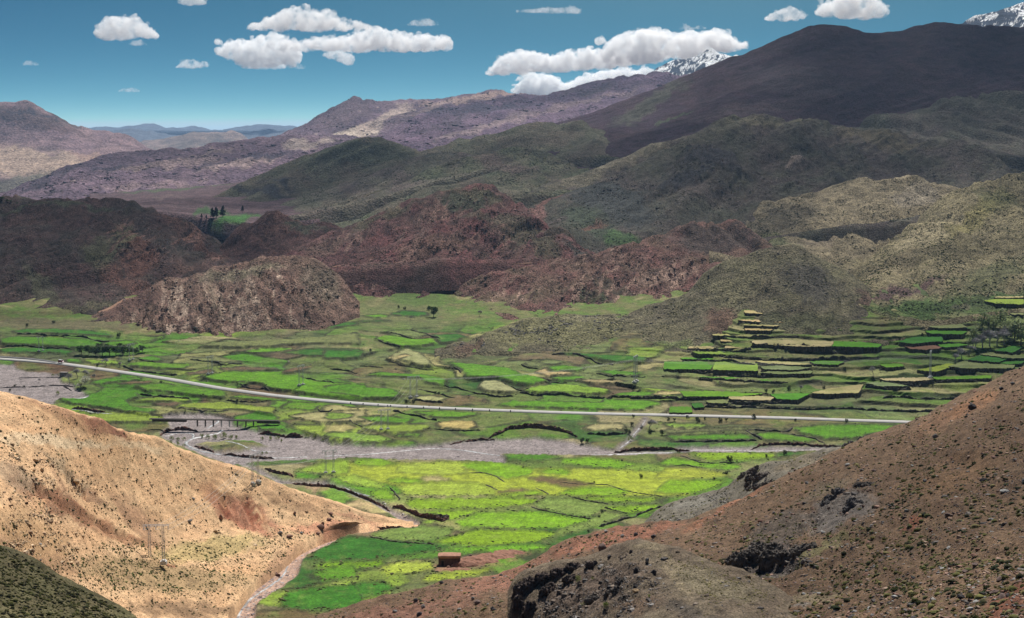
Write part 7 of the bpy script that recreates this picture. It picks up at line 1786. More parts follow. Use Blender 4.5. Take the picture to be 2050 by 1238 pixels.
def tree_kind(kind, k):
    """unit tree, 1 m tall: (trunk mesh, crown mesh or None)"""
    key = (kind, k)
    if key in TREES: return TREES[key]
    rng = np.random.default_rng(6000 + 97 * k + hash_name(kind))
    mb = MB(); out = []
    if kind in ('round', 'shrub', 'blossom', 'willow'):
        h = {'round': .30, 'shrub': .12, 'blossom': .28, 'willow': .06}[kind]
        lean = {'blossom': .5}.get(kind, 0)
        limbs(mb, rng, Vector((0, 0, -.05)), Vector((lean, 0, 1)).normalized(), h + .05, .035, 2, out, .55, .2)
        clumps = []
        for j in range(13):
            a = rng.random() * 6.283; q = rng.random() ** .5
            if kind == 'round': c = (math.cos(a) * q * .34, math.sin(a) * q * .34, rng.uniform(.34, .84)); r = (.19, .19, .16)
            elif kind == 'blossom': z = rng.uniform(.18, .85); c = (z * .75 - .1 + math.cos(a) * .16, math.sin(a) * .22, z); r = (.17, .17, .14)
            elif kind == 'willow': c = (math.cos(a) * q * .65, math.sin(a) * q * .4, rng.uniform(.2, .7)); r = (.22, .22, .28)
            else: c = (math.cos(a) * q * .48, math.sin(a) * q * .48, rng.uniform(.2, .7)); r = (.26, .26, .24)
            clumps.append((c, r))
        col = {'round': (.055, .10, .03), 'shrub': (.030, .045, .016), 'blossom': (.62, .60, .48), 'willow': (.20, .25, .055)}[kind]
        V, F, C = leaf_cloud(rng, clumps, {'willow': 420}.get(kind, 640), {'blossom': .045}.get(kind, .055), col)
        crown = add_mesh('crown', V, F, [MAT_LEAF], tint=C, smooth_shade=False, obj=False)
    elif kind == 'poplar':
        limbs(mb, rng, Vector((0, 0, -.05)), Vector((0, 0, 1)), .5, .02, 2, out, .25, .7)
        clumps = [((rng.normal(0, .08), rng.normal(0, .08), z), (.13, .13, .10)) for z in np.linspace(.22, .95, 14)]
        V, F, C = leaf_cloud(rng, clumps, 420, .035, (.27, .32, .15))
        crown = add_mesh('crown', V, F, [MAT_LEAF], tint=C, smooth_shade=False, obj=False)
    elif kind == 'pine':
        mb.bar((0, 0, -.05), (0, 0, .95), .03, .01, 5)
        clumps = [((rng.normal(0, .05), rng.normal(0, .05), z), (.30 * (1.08 - z), .30 * (1.08 - z), .10)) for z in np.linspace(.22, .95, 12)]
        V, F, C = leaf_cloud(rng, clumps, 700, .05, (.014, .030, .016))
        crown = add_mesh('crown', V, F, [MAT_LEAF], tint=C, smooth_shade=False, obj=False)
    else:                                     # bare
        limbs(mb, rng, Vector((0, 0, -.05)), Vector((0, 0, 1)), .28, .028, 3, out, .55, .35)
        tw = MB()
        for p in out:
            for j in range(8):
                v = Vector(rng.normal(0, 1, 3)); v.z = abs(v.z) * .8 + .2
                tw.bar(p, p + v.normalized() * rng.uniform(.08, .2), .009, .004, 3)
        crown = tw.build('twigs', MAT_TWIG, obj=False)
    trunk = mb.build('trunk', MAT_TWIG if kind == 'bare' else MAT_BARK, obj=False)
    TREES[key] = (trunk, crown, 'twigs' if kind == 'bare' else 'crown')
    return TREES[key]
def hash_name(s): return sum(ord(c) * (i + 3) for i, c in enumerate(s))
NT = [0]
def tree(name, cat, kind, px, py, hpx, label, group=None, src=None, wide=1.0, k=None):
    p = hit(src, px, py) if src else Gz(px, py)
    h = hpx * p[1] / FPX; NT[0] += 1
    kk = NT[0] % 4 if k is None else k
    tr, cr, cn = tree_kind(kind, kk)
    o = empty(name, p, NT[0] * 1.7 if kind != 'blossom' else 0)
    o.scale = (h * wide, h * wide, h)
    new_obj('trunk', tr, parent=o); new_obj(cn, cr, parent=o)
    return tag(o, label, cat, group)
g = 'round dark green trees of the roadside grove'
for i, (x, y, h, lb) in enumerate([
  (163, 708, 19, 'round dark green tree at the left end of the roadside grove'), (178, 709, 22, 'second round dark green tree from the left of the grove'), (192, 710, 20, 'third round dark green tree from the left of the grove'),
  (205, 711, 23, 'round green tree in the left middle of the roadside grove'), (219, 711, 24, 'largest round green tree in the middle of the roadside grove'), (232, 711, 21, 'round green tree in the right middle of the roadside grove'),
  (246, 709, 22, 'round green tree above the lattice pylon right of the grove'), (259, 708, 20, 'second round green tree from the right end of the grove'), (285, 704, 15, 'small round tree standing apart at the right end of the grove'),
  (199, 701, 17, 'small round tree peeking out behind the left of the grove'), (240, 699, 15, 'small dark round tree behind the right of the grove'), (272, 707, 16, 'low round tree near the right end of the grove')]):
    tree('green_tree', 'tree', 'round', x, y, h, lb, g, wide=1.15)
tree('green_tree', 'tree', 'round', 868, 634, 24, 'lone dark bushy tree beside the bright plots below the red hills', wide=1.15)
tree('blossom_tree', 'tree', 'blossom', 160, 775, 25, 'leaning tree in full white blossom beside the gravel', wide=1.2)
tree('bare_tree', 'tree', 'bare', 139, 766, 28, 'leafless grey tree left of the white blossoming tree')
tree('bare_tree', 'tree', 'bare', 155, 758, 30, 'leafless grey tree behind the white blossoming tree')
tree('bare_tree', 'tree', 'bare', 170, 757, 24, 'wide leafless tree right behind the white blossoming tree', wide=1.3)
tree('bare_tree', 'tree', 'bare', 186, 760, 17, 'small leafless tree at the right of the blossoming tree')
tree('bare_tree', 'tree', 'bare', 213, 732, 21, 'leafless tree above the road behind the small dark bush', wide=1.2)
tree('bare_tree', 'tree', 'bare', 240, 733, 16, 'small leafless tree above the road by the rubble wall', wide=1.2)
tree('bare_tree', 'tree', 'bare', 78, 762, 11, 'tiny leafless tree out on the left gravel')
tree('bare_tree', 'tree', 'bare', 1300, 862, 34, 'wide leafless grey tree below the road by the side stream', wide=1.25)
tree('bare_tree', 'tree', 'bare', 1748, 752, 26, 'leafless tree among the terraces left of the pylon')
tree('bare_tree', 'tree', 'bare', 1603, 782, 20, 'grey leafless tree above the road behind dark bushes')
tree('bare_tree', 'tree', 'bare', 960, 634, 18, 'thin leafless tree at the foot of the red slope')
for i, (x, y, h, lb) in enumerate([
  (1912, 722, 22, 'lowest bare tree of the thicket on the right terraces'), (1925, 716, 24, 'bare tree second lowest in the right thicket'), (1940, 706, 26, 'bare grey tree at the lower bend of the right thicket'), (1953, 700, 28, 'bare grey tree just above the bend of the thicket'),
  (1967, 696, 34, 'tall bare tree in the lower middle of the right thicket'), (1981, 692, 36, 'tallest bare tree in the middle of the right thicket'), (1996, 689, 36, 'bare tree in the upper middle of the right thicket'), (2010, 686, 36, 'bare tree towards the right end of the thicket'), (2026, 682, 36, 'bare tree near the right frame edge in the thicket')]):
    tree('bare_tree', 'tree', 'bare', x, y, h * 1.25, lb, 'bare trees of the thicket on the right terraces', wide=1.35)
for i, (x, y, h, lb) in enumerate([
  (1948, 690, 30, 'pale green poplar at the left foot of the thicket'), (1966, 660, 32, 'pale green poplar at the upper left of the thicket'), (1978, 664, 26, 'short pale poplar between two taller ones'), (2002, 660, 38, 'tallest pale green poplar above the thicket'),
  (1989, 668, 24, 'short pale poplar left of the tallest one'), (2016, 672, 28, 'pale poplar right of the tallest one'), (2031, 684, 38, 'pale poplar second from the right frame edge'), (2044, 688, 42, 'pale poplar at the right frame edge')]):
    tree('pale_poplar', 'tree', 'poplar', x, y, h * 1.2, lb, 'pale green poplars above the right thicket', wide=1.7)
for x, y, h, lb in [(424, 437, 20, 'tall dark pine at the left of the far pine clump'), (433, 437, 22, 'tallest dark pine in the middle of the far pine clump'), (446, 435, 22, 'tall dark pine at the right of the far pine clump'), (403, 437, 9, 'small dark pine left of the far pine clump'), (412, 438, 8, 'low dark pine at the foot of the far pine clump'), (484, 424, 12, 'small dark tree by the far green plots')]:
    tree('dark_pine', 'tree', 'pine', x, y, h, lb, 'dark pines in the far side valley', src='P', wide=1.1)
for x, y, h, lb in [(2, 389, 8, 'dark tree on the left skyline at the frame edge'), (13, 390, 6, 'small dark tree second on the left skyline'), (20, 390, 5, 'small dark tree third on the left skyline'), (31, 389, 4, 'tiny dark bush fourth on the left skyline'), (81, 387, 4, 'dark bush alone on the skyline of the left hill')]:
    tree('dark_tree', 'tree', 'round', x, y, h, lb, 'dark trees on the left skyline', src='M1', wide=1.3)
SH = [(1461, 927, 17, 'dark rounded bush beside the field wall near the black crags'), (1571, 912, 12, 'wide low dark bush at the edge of the grey spur'), (1533, 917, 8, 'small upright dark bush left of the wide low one'), (1455, 952, 8, 'small round bush in the pale field left of the crags'), (1430, 962, 5, 'tiny bush pair in the pale field'), (1283, 958, 10, 'dark thorn bush in the middle of the bright field'), (1189, 968, 4, 'tiny dark bush alone in the bright field'),
 (1302, 868, 11, 'dark bush under the wide leafless tree'), (1325, 871, 13, 'broad dark willow bush right of the wide leafless tree'), (1259, 868, 12, 'reddish-green bush left of the side stream'), (1265, 855, 10, 'dark bush above the side stream'), (1284, 857, 9, 'bush between the side stream and the leafless tree'), (1268, 838, 8, 'dark bush just below the road left of the leafless tree'), (1253, 866, 9, 'bush at the left bank of the side stream'),
 (1376, 838, 8, 'dark bush below the road, second right of the leafless tree'), (1338, 843, 8, 'dark bush below the road, first right of the leafless tree'), (1350, 844, 7, 'low bush in the hedge below the road'), (1397, 847, 14, 'tallest bush of the hedge below the road'), (1412, 841, 7, 'round bush right of the tallest hedge bush'), (1441, 847, 12, 'wide bush at the right part of the hedge below the road'), (1454, 843, 8, 'last bush of the hedge below the road'), (1510, 838, 12, 'upright dark bush standing on the road edge'), (1594, 843, 6, 'small bush below the road at right'), (1694, 845, 9, 'dark bush below the far right end of the road'),
 (871, 789, 8, 'round bush on the wall by the twin pylon'), (879, 789, 8, 'round bush right next to the one by the twin pylon'), (815, 806, 10, 'dark bush at the wall end by the twin pylon'), (827, 807, 9, 'second dark bush at the wall end by the twin pylon'), (1165, 886, 13, 'dark bush at the foot of the red river bank'), (1176, 886, 10, 'bush right of the one at the red river bank'),
 (476, 809, 9, 'dark round bush in the wall below the road at left'), (322, 767, 5, 'small bush beside the road at left'), (195, 734, 8, 'small dark bush beside the road by the leafless tree'), (238, 676, 12, 'dark thorn bush under the ruin slope'), (55, 654, 8, 'bush on the uppermost left terrace edge'), (107, 646, 6, 'bush above the uppermost left terraces'), (20, 780, 7, 'dark bush on the left gravel at the frame edge'), (30, 770, 5, 'small dark bush on the mud wall in the gravel'), (48, 772, 5, 'second small bush on the mud wall in the gravel'), (1580, 779, 11, 'dark bush above the road at the terrace foot'), (1534, 786, 9, 'left bush of the pair above the road'), (1548, 786, 9, 'right bush of the pair above the road'), (1689, 740, 12, 'dark bush at the end of the middle terrace'), (1650, 777, 8, 'bush on the slope between the terraces'), (1801, 678, 9, 'dark bush at the hill foot by the path'), (1846, 670, 9, 'dark bush at the corner of the cone-shaped hill'), (797, 618, 7, 'dark bush at the head of the side valley'), (811, 620, 6, 'second dark bush at the head of the side valley'), (678, 640, 10, 'bush at the foot of the ribbed hill'), (700, 623, 8, 'dark bush in the narrow side valley'), (740, 704, 6, 'dark bush on the pale slope left of the valley'), (1200, 1036, 6, 'tiny bush at the end of the thin field wall'), (1178, 1067, 7, 'green bush at the rim of the red slope'), (1205, 1028, 9, 'round thorn bush where the thin field wall ends')]
for x, y, h, lb in SH:
    tree('shrub', 'shrub', 'shrub', x, y, h, lb, wide=.75 if h > 6 else 1.1)
for x, y, h, lb in [(1155, 1162, 15, 'bright green bush in the cleft of the near spur'), (1184, 1158, 7, 'small green bush right of the cleft'), (1212, 1214, 15, 'bright green cushion bush low on the near spur'), (1165, 1210, 9, 'small green bush left of the green cushion bush'), (1297, 1194, 9, 'small green bush on the bare ground below the ridge line')]:
    tree('green_bush', 'shrub', 'willow', x, y + 3, h, lb, src='F3c', wide=.8)
WI = [(345, 876, 9, 'left willow bush of the low clump on the gravel point'), (357, 878, 9, 'middle willow bush of the low clump on the gravel point'), (368, 877, 8, 'right willow bush of the low clump on the gravel point'), (404, 872, 10, 'first willow bush of the long row in the riverbed'), (417, 874, 11, 'second willow bush of the long row in the riverbed'), (432, 875, 12, 'third willow bush of the long row in the riverbed'), (447, 874, 16, 'tallest willow bush of the long row in the riverbed'), (461, 875, 11, 'fifth willow bush of the long row in the riverbed'), (473, 874, 9, 'last willow bush of the long row in the riverbed'), (526, 876, 8, 'left willow bush on the open gravel'), (541, 877, 10, 'largest willow bush on the open gravel'), (555, 876, 9, 'right willow bush on the open gravel'), (563, 880, 7, 'outermost willow bush on the open gravel'), (342, 888, 9, 'pale willow bush at the stream bend by the tan hill'), (356, 892, 9, 'second pale willow bush at the stream bend'), (368, 895, 7, 'lowest pale willow bush at the stream bend'), (524, 905, 7, 'grey-green willow bush on the lower gravel bar'), (534, 904, 6, 'second grey-green willow bush on the lower gravel bar'), (615, 872, 9, 'willow bush under the earth bank at the river'), (630, 875, 9, 'second willow bush under the earth bank'), (645, 880, 7, 'last willow bush under the earth bank'), (295, 836, 8, 'bright bush on the field edge above the tan hill'), (320, 840, 7, 'second bright bush above the tan hill'), (371, 825, 6, 'small bright bush above the upper gravel'), (1262, 880, 13, 'pale willow bush at the mouth of the side stream'), (115, 786, 9, 'small pale bush on the left gravel'), (106, 750, 6, 'thin green bush on the dry strip by the gravel')]
for x, y, h, lb in WI:
    tree('willow_bush', 'shrub', 'willow', x, y, h, lb, 'willow bushes in the riverbed', wide=.85)

# ================================================================== dry stone walls
MAT_WALL = plain_mat('dry_stone', (.085, .075, .066), 1.4, .55, .95, .1, bump=1.0)
def wall(z, pts, h, label, w=1.1, s=2.9286):
    q = densify(Z(z, pts, s) + Z(z, pts, s)[::-1], 2.2); n = len(q) // 2 + 1; q = q[:n]
    q = q + np.stack([fbm(np.arange(n) / 5, np.zeros(n), 2, 3) * 1.5, fbm(np.arange(n) / 5, np.zeros(n), 2, 8) * .8], -1)
    B = Gz(q[:, 0], q[:, 1]); T = np.gradient(B, axis=0); N = np.stack([-T[:, 1], T[:, 0]], -1); N /= np.linalg.norm(N, axis=1)[:, None] + 1e-9
    rng = np.random.default_rng(int(abs(pts[0][0] * 7 + pts[0][1])))
    h, w = (h * .5, w * .6) if z is not Z3 else (h * (.5 if pts[0][1] < 320 and pts[0][0] < 500 else .75), w)
    gap = .35 + .65 * smooth(-.3, .1, fbm(np.arange(n) / 9, np.zeros(n) + pts[0][0], 3, 44))
    hh = gap * h * (.8 + .35 * rng.random(n)) * np.clip(np.minimum(np.arange(n), np.arange(n)[::-1]) / 3 + .35, 0, 1)
    rows = []
    for a, b in ((-1.0, -.5), (-.85, .45), (-.55, .95), (.5, 1.0), (.9, .5), (1.0, -.5)):
        R = B.copy(); R[:, :2] += N * (a * w * .5); R[:, 2] += hh * b
        rows.append(R + rng.normal(0, .10 * max(h, .8), R.shape))
    V = np.concatenate(rows)
    F = [(k * n + i, k * n + i + 1, (k + 1) * n + i + 1, (k + 1) * n + i) for k in range(5) for i in range(n - 1)] + [tuple(k * n for k in range(6)), tuple(k * n + n - 1 for k in range(6))[::-1]]
    tag(add_mesh('stone_wall', V, F, [MAT_WALL], smooth_shade=False), label, 'stone wall', 'dry stone walls between the fields')
WALLS = [
 (Z3, [(410, 208), (560, 210), (700, 216), (750, 212)], 3.0, 'stone wall under the uppermost pale terrace on the hill foot'),
 (Z3, [(370, 250), (520, 253), (600, 262), (680, 258)], 2.6, 'stone wall under the second highest pale terrace'),
 (Z3, [(405, 276), (520, 278), (600, 280)], 2.0, 'short stone wall under the third highest pale terrace'),
 (Z3, [(410, 308), (500, 308), (560, 312)], 2.2, 'short stone wall under the fourth pale terrace strip'),
 (Z3, [(220, 332), (400, 328), (560, 336), (730, 334)], 1.6, 'low wall above the longest two-coloured terrace'),
 (Z3, [(450, 392), (560, 398), (740, 404), (860, 418), (1000, 422), (1180, 415), (1210, 402)], 4.6, 'tallest dark wall under the half tan half green terrace'),
 (Z3, [(75, 410), (200, 408), (300, 412), (450, 406)], 2.4, 'wall under the small pale plots left of the tallest wall'),
 (Z3, [(100, 436), (300, 444), (500, 458), (760, 464), (1000, 460), (1200, 456)], 2.6, 'very long wall below the tallest dark wall'),
 (Z3, [(30, 474), (200, 470), (330, 478), (470, 495), (600, 508), (700, 506)], 1.8, 'stepped wall at the left above the green quartet of plots'),
 (Z3, [(505, 532), (600, 536), (720, 538), (810, 524)], 2.4, 'wall bounding the pale grey island terrace'),
 (Z3, [(40, 540), (200, 544), (360, 552), (540, 560), (640, 566), (820, 554)], 2.8, 'wall under the green quartet of plots'),
 (Z3, [(140, 580), (300, 588), (440, 600), (560, 608), (665, 606)], 2.2, 'wall at the lower edge of the thin dark green strip'),
 (Z3, [(800, 680), (900, 686), (1000, 684), (1090, 672)], 2.6, 'wall under the pale wedge-shaped field above the road'),
 (Z3, [(1120, 628), (1200, 640), (1300, 650), (1385, 636)], 3.0, 'curved wall under the round pale terrace at right'),
 (Z3, [(1220, 600), (1320, 612), (1450, 610), (1600, 600), (1860, 588)], 2.6, 'long wall under the tan terrace next to the right pylon'),
 (Z3, [(1220, 690), (1400, 682), (1560, 690), (1700, 685)], 2.2, 'wall on the slope close to the right hillside'),
 (Z3, [(315, 715), (430, 722), (560, 722), (700, 716)], 2.4, 'wall under the tan plot right above the road'),
 (Z3, [(180, 742), (330, 748), (500, 750), (700, 756), (900, 758), (1200, 768), (1530, 778)], 2.2, 'longest wall running just above the road at right'),
 (Z3, [(-260, 700), (-100, 706), (100, 708), (190, 700)], 3.0, 'dark wall above the road beside the brown plot'),
 (Z3, [(1600, 524), (1760, 532), (1900, 534), (2000, 526)], 2.6, 'wall below the dull terrace next to the hillside crest'),
 (Z3, [(1480, 298), (1600, 300), (1715, 292)], 3.2, 'wall between the two bright plots left of the poplars'),
 (Z3, [(1310, 376), (1440, 384), (1580, 372), (1720, 374)], 2.4, 'wall under the dark green plot below the poplars'),
 (Z3, [(1820, 132), (1880, 152), (1960, 158), (2060, 160)], 3.8, 'curved wall under the top right terrace'),
 (Z3, [(1870, 112), (1960, 116), (2060, 116)], 2.6, 'wall of the highest strip at the right frame edge'),
 (Z3, [(1605, 127), (1700, 134), (1790, 134)], 1.6, 'low wall on the slope left of the top right terrace'),
 (Z3, [(1200, 518), (1280, 524), (1350, 516)], 2.4, 'short wall under the small plot left of the right pylon'),
 (Z2, [(700, 490), (740, 510), (780, 530), (800, 548)], 2.4, 'rubble wall along the left edge of the big bright terrace'),
 (Z2, [(700, 615), (760, 625), (850, 645), (900, 668), (1000, 682), (1100, 680)], 2.4, 'winding wall below the big bright terrace'),
 (Z2, [(1050, 608), (1100, 630), (1160, 645), (1190, 645)], 1.8, 'short wall inside the big bright terrace'),
 (Z2, [(1145, 660), (1250, 672), (1400, 678), (1540, 688), (1640, 690)], 3.2, 'straight dark wall under the long pale terrace'),
 (Z2, [(1650, 692), (1800, 698), (1960, 700), (2060, 702)], 3.0, 'wall continuing the straight one under the brown plot'),
 (Z2, [(1330, 440), (1450, 440), (1560, 460), (1620, 490), (1690, 500)], 2.4, 'wall around the dull green terrace by the lone pylon'),
 (Z2, [(1590, 550), (1660, 568), (1800, 576), (1880, 574)], 1.8, 'curved wall under the bright plot by the lone pylon'),
 (Z2, [(1280, 575), (1340, 595), (1420, 602)], 1.6, 'short curved wall under the little green plot'),
 (Z2, [(1150, 500), (1190, 518), (1250, 525)], 2.0, 'short wall under the grey-green plot'),
 (Z2, [(520, 705), (580, 715), (640, 725), (690, 728)], 2.6, 'dark wall just above the road by the twin pylon'),
 (Z2, [(550, 640), (600, 655), (650, 665), (720, 685), (760, 695)], 1.8, 'rubble bank right of the twin pylon'),
 (Z2, [(380, 475), (440, 495), (540, 515), (640, 525)], 1.4, 'low wall along the tan field in the middle distance'),
 (Z2, [(200, 490), (280, 505), (340, 515)], 1.6, 'low rubble wall left of the tan field'),
 (Z2, [(30, 515), (100, 525), (190, 540)], 2.4, 'dark wall at the left of the middle distance fields'),
 (Z2, [(310, 355), (350, 375), (440, 398)], 2.0, 'wall at the left corner of the square green plots'),
 (Z2, [(380, 312), (440, 330), (520, 348), (610, 345)], 1.8, 'wall inside the square green plots'),
 (Z2, [(500, 296), (580, 320), (680, 352)], 1.6, 'wall at the right edge of the square green plots'),
 (Z2, [(400, 775), (460, 790), (540, 800), (600, 815), (655, 825)], 2.6, 'dark bank wall below the road under the twin pylon'),
 (Z2, [(640, 872), (720, 885), (820, 893), (910, 888)], 1.5, 'low wall under the tan plot above the river'),
 (Z2, [(1540, 905), (1640, 912), (1760, 903)], 3.2, 'dark wall below the tan plot by the side stream'),
 (Z2, [(145, 832), (180, 850), (215, 865)], 1.6, 'short wall left of the twin pylon below the road'),
 (Z1, [(100, 205), (300, 208), (480, 220), (560, 240), (640, 250)], 2.6, 'upper dark wall of the left terraces'),
 (Z1, [(0, 266), (150, 270), (300, 280), (440, 296)], 2.4, 'lower dark wall of the left terraces'),
 (Z1, [(720, 385), (780, 405), (860, 425), (940, 435), (1040, 438)], 2.4, 'rubble wall beside the road at left'),
 (Z1, [(1115, 355), (1230, 370), (1330, 385), (1420, 380)], 2.0, 'wall under the dull plot in the left middle'),
 (Z1, [(800, 345), (850, 362), (910, 368)], 1.6, 'curved wall under the small round plot at left'),
 (Z1, [(820, 548), (900, 562), (1000, 575), (1110, 582)], 2.6, 'dark wall under the bright plot left below the road'),
 (Z1, [(1410, 500), (1460, 515), (1540, 518), (1580, 535)], 2.4, 'wall above the road at the left middle'),
 (Z1, [(1320, 590), (1400, 605), (1500, 612), (1580, 605)], 2.2, 'bushy wall below the road at the left middle'),
 (Z1, [(1860, 640), (1880, 662), (1930, 662), (1950, 650)], 1.8, 'short curved wall in the yellowish field'),
 (Z1, [(1010, 635), (1130, 650), (1280, 662), (1340, 655)], 1.2, 'thin wall along the bright strip above the gravel'),
 (Z1, [(1790, 455), (1840, 468), (1900, 480), (1960, 505)], 1.8, 'rubble wall in the left middle fields'),
 (Z5, [(1210, 485), (1260, 505), (1350, 525), (1460, 545), (1560, 558)], 1.1, 'overgrown wall below the greyish field island'),
 (Z5, [(1430, 425), (1500, 445), (1580, 460), (1660, 468)], 1.2, 'wall at the upper right of the greyish field island'),
 (Z5, [(1640, 490), (1700, 505), (1770, 525)], 1.0, 'wall right of the greyish field island'),
 (Z5, [(1610, 600), (1700, 580), (1800, 550), (1880, 515), (1960, 490), (2050, 505)], 1.9, 'long dark wall climbing to the grey spur'),
 (Z6, [(0, 500), (60, 480), (130, 465), (200, 462), (270, 470)], 1.9, 'dark wall at the foot of the grey spur'),
 (Z6, [(0, 242), (70, 240), (140, 256)], 1.1, 'thin dark wall across the right green fields'),
 (Z6, [(40, 185), (100, 208), (150, 225), (240, 230), (320, 228), (380, 222)], 1.1, 'wall leading to the dark rounded bush'),
 (Z3, [(420, 890), (460, 915), (510, 942)], 1.6, 'slanting wall between the fields below the road'),
 (Z3, [(430, 888), (550, 892), (670, 890), (690, 870)], 1.4, 'wall at the top of the fields below the road'),
 (Z3, [(680, 905), (760, 920), (830, 945), (880, 962)], 1.0, 'thin pale-topped wall across the field below the road'),
 (Z3, [(0, 950), (150, 952), (300, 950), (480, 946)], 1.6, 'dark wall on the river side of the lower green strip'),
 (Z5, [(1240, 375), (1280, 395), (1310, 412)], .9, 'short stone row in the middle of the bright field'),
 (Z5, [(940, 355), (980, 372), (1010, 385)], .9, 'short stone row at the left of the brown strip'),
 (Z5, [(850, 285), (950, 290), (1010, 310), (1050, 335)], .8, 'thin stone row across the upper bright field'),
 (Z5, [(1380, 340), (1480, 350), (1660, 355), (1760, 390), (1980, 425)], .7, 'long thin boundary right of the brown rectangle'),
 (Z5, [(380, 370), (410, 400), (440, 440)], 1.4, 'overgrown stone row by the small square field'),
 (Z5, [(265, 660), (400, 690), (500, 697), (640, 706)], .8, 'low dark edge above the deep green field'),
 ((0, 640), [(0, 782), (200, 772), (450, 768), (600, 752), (740, 756), (860, 770)], 1.6, 'brown mud wall across the left gravel', 1.0, 5.857),
 ((0, 640), [(740, 758), (790, 785), (840, 815)], 1.6, 'mud wall with a pale top slanting over the gravel', 1.2, 5.857),
 ((0, 640), [(210, 664), (330, 662), (440, 658), (600, 660), (700, 662)], .9, 'low mud wall along the dry strip by the gravel', .9, 5.857),
]
for w in WALLS:
    wall(w[0], w[1], w[2], w[3], *(w[4:] if len(w) > 4 else ()))

# ================================================================== pylons and cables
MAT_STEEL = plain_mat('galvanised_steel', (.48, .49, .51), 2.0, .2, .6, .4)
MAT_CONC = plain_mat('pale_concrete', (.62, .60, .57), 1.0, .12)
MAT_GLASS = plain_mat('insulator', (.62, .66, .68), 3.0, .1, .3, .5)
def lattice(h, b0, b1, r):
    mb = MB(); n = int(h / 1.3)
    cor = lambda z: [Vector((sx * (b0 + (b1 - b0) * z / h) / 2, sy * (b0 + (b1 - b0) * z / h) / 2, z)) for sx, sy in ((-1, -1), (1, -1), (1, 1), (-1, 1))]
    c0, c1 = cor(0), cor(h)
    for k in range(4): mb.bar(c0[k], c1[k], r, r, 4)
    for i in range(n):
        a, b = cor(h * i / n), cor(h * (i + 1) / n)
        for k in range(4):
            e = (k + 1) % 4
            mb.bar(a[k], b[e], r * .6, r * .6, 3) if i % 2 else mb.bar(a[e], b[k], r * .6, r * .6, 3)
            mb.bar(b[k], b[e], r * .5, r * .5, 3)
    return mb.build('mast', MAT_STEEL, obj=False)
PY_H, PY_W, ARM = 14.0, 5.0, 9.6
_mast = lattice(PY_H, .95, .6, .055)
_m = MB()
for dz in (0, .55):
    for sy in (-.25, .25): _m.bar((-ARM / 2, sy, PY_H - .2 + dz), (ARM / 2, sy, PY_H - .2 + dz * (1)), .06, .06, 4)
for i in range(12):
    x = -ARM / 2 + ARM * i / 12; e = x + ARM / 12
    for sy in (-.25, .25): _m.bar((x, sy, PY_H - .2 + .55 * (i % 2)), (e, sy, PY_H - .2 + .55 * ((i + 1) % 2)), .04, .04, 3)
_arm = _m.build('crossarm', MAT_STEEL, obj=False)
_m = MB(); _m.box((0, 0, .25), (2.2, 2.2, 1.3)); _m.box((0, 0, 1.05), (1.4, 1.4, .5))
_base = _m.build('concrete_base', MAT_CONC, obj=False)
_m = MB()
for k in range(6): _m.bar((0, 0, -.25 - k * .2), (0, 0, -.37 - k * .2), .18, .18, 8)
_m.bar((0, 0, 0), (0, 0, -1.5), .04, .04, 4)
_ins = _m.build('insulator', MAT_GLASS, obj=False)
CABLES = []
def pylon(px, py, hpx, rz, label, src=None, wscale=1.0):
    p = hit(src, px, py) if src else Gz(px, py)
    k = float(hpx * p[1] / FPX / PY_H)
    o = empty('lattice_pylon', p, RAD(rz)); o.scale = (k, k, k)
    tops = []
    for sx in (-1, 1):
        new_obj('mast', _mast, (sx * PY_W / 2 * wscale, 0, 0), parent=o)
        new_obj('concrete_base', _base, (sx * PY_W / 2 * wscale, 0, -.2), parent=o)
    new_obj('crossarm', _arm, parent=o)
    R = Matrix.Rotation(RAD(rz), 3, 'Z')
    for x in (-4.4, 0, 4.4):
        new_obj('insulator', _ins, (x, 0, PY_H - .2), parent=o)
        tops.append(Vector(p) + k * (R @ Vector((x, 0, PY_H - 1.7))))
    tag(o, label, 'pylon', 'twin-mast lattice pylons of the power line')
    return tops
LA = [pylon(312, 1127, 78, 4, 'nearest twin-mast steel pylon on the shrubby flat below the tan hill', 'F2'),
      pylon(509, 968, 60, 68, 'steel pylon on the shoulder of the tan hill above the red gullies', 'F2'),
      pylon(660, 948, 46, 25, 'twin-mast pylon at the left edge of the bright field by the river'),
      pylon(770, 862, 40, 25, 'twin-mast pylon in the yellowish field between river and road'),
      pylon(828, 797, 42, 35, 'twin-mast pylon just above the middle of the road')]
LB = [pylon(82, 704, 28, 60, 'steel pylon on the dark green terraces at the far left'),
      pylon(263, 721, 32, 62, 'steel pylon right of the round tree grove'),
      pylon(421, 749, 36, 64, 'steel pylon left of the brown plot above the road'),
      pylon(603, 777, 40, 66, 'steel pylon in the large green field above the road'),
      None,
      pylon(1272, 768, 53, 72, 'tall steel pylon alone on the terraces in the middle'),
      pylon(1862, 755, 54, 70, 'tall steel pylon by the tan terrace at the right')]
LB[4] = LA[4]
MAT_CABLE = plain_mat('cable', (.42, .40, .36), 1.0, .1, .5, .4)
def cable(line, i, label):
    mb = MB()
    for a, b in zip(line[:-1], line[1:]):
        A, B = a[i], b[i]; L = (B - A).length; pts = []
        for t in np.linspace(0, 1, 15):
            p = A.lerp(B, t); p.z -= L * .022 * 4 * t * (1 - t); pts.append(p)
        for p, q in zip(pts[:-1], pts[1:]): mb.bar(p, q, .035, .035, 3)
    tag(mb.build('power_cable', MAT_CABLE), label, 'cable', 'cables of the power line')
for i, w in enumerate(('left', 'middle', 'right')):
    cable(LA, i, '%s cable of the line climbing from the near pylon across the river' % w)
    cable(LB, i, '%s cable of the line running along the road' % w)

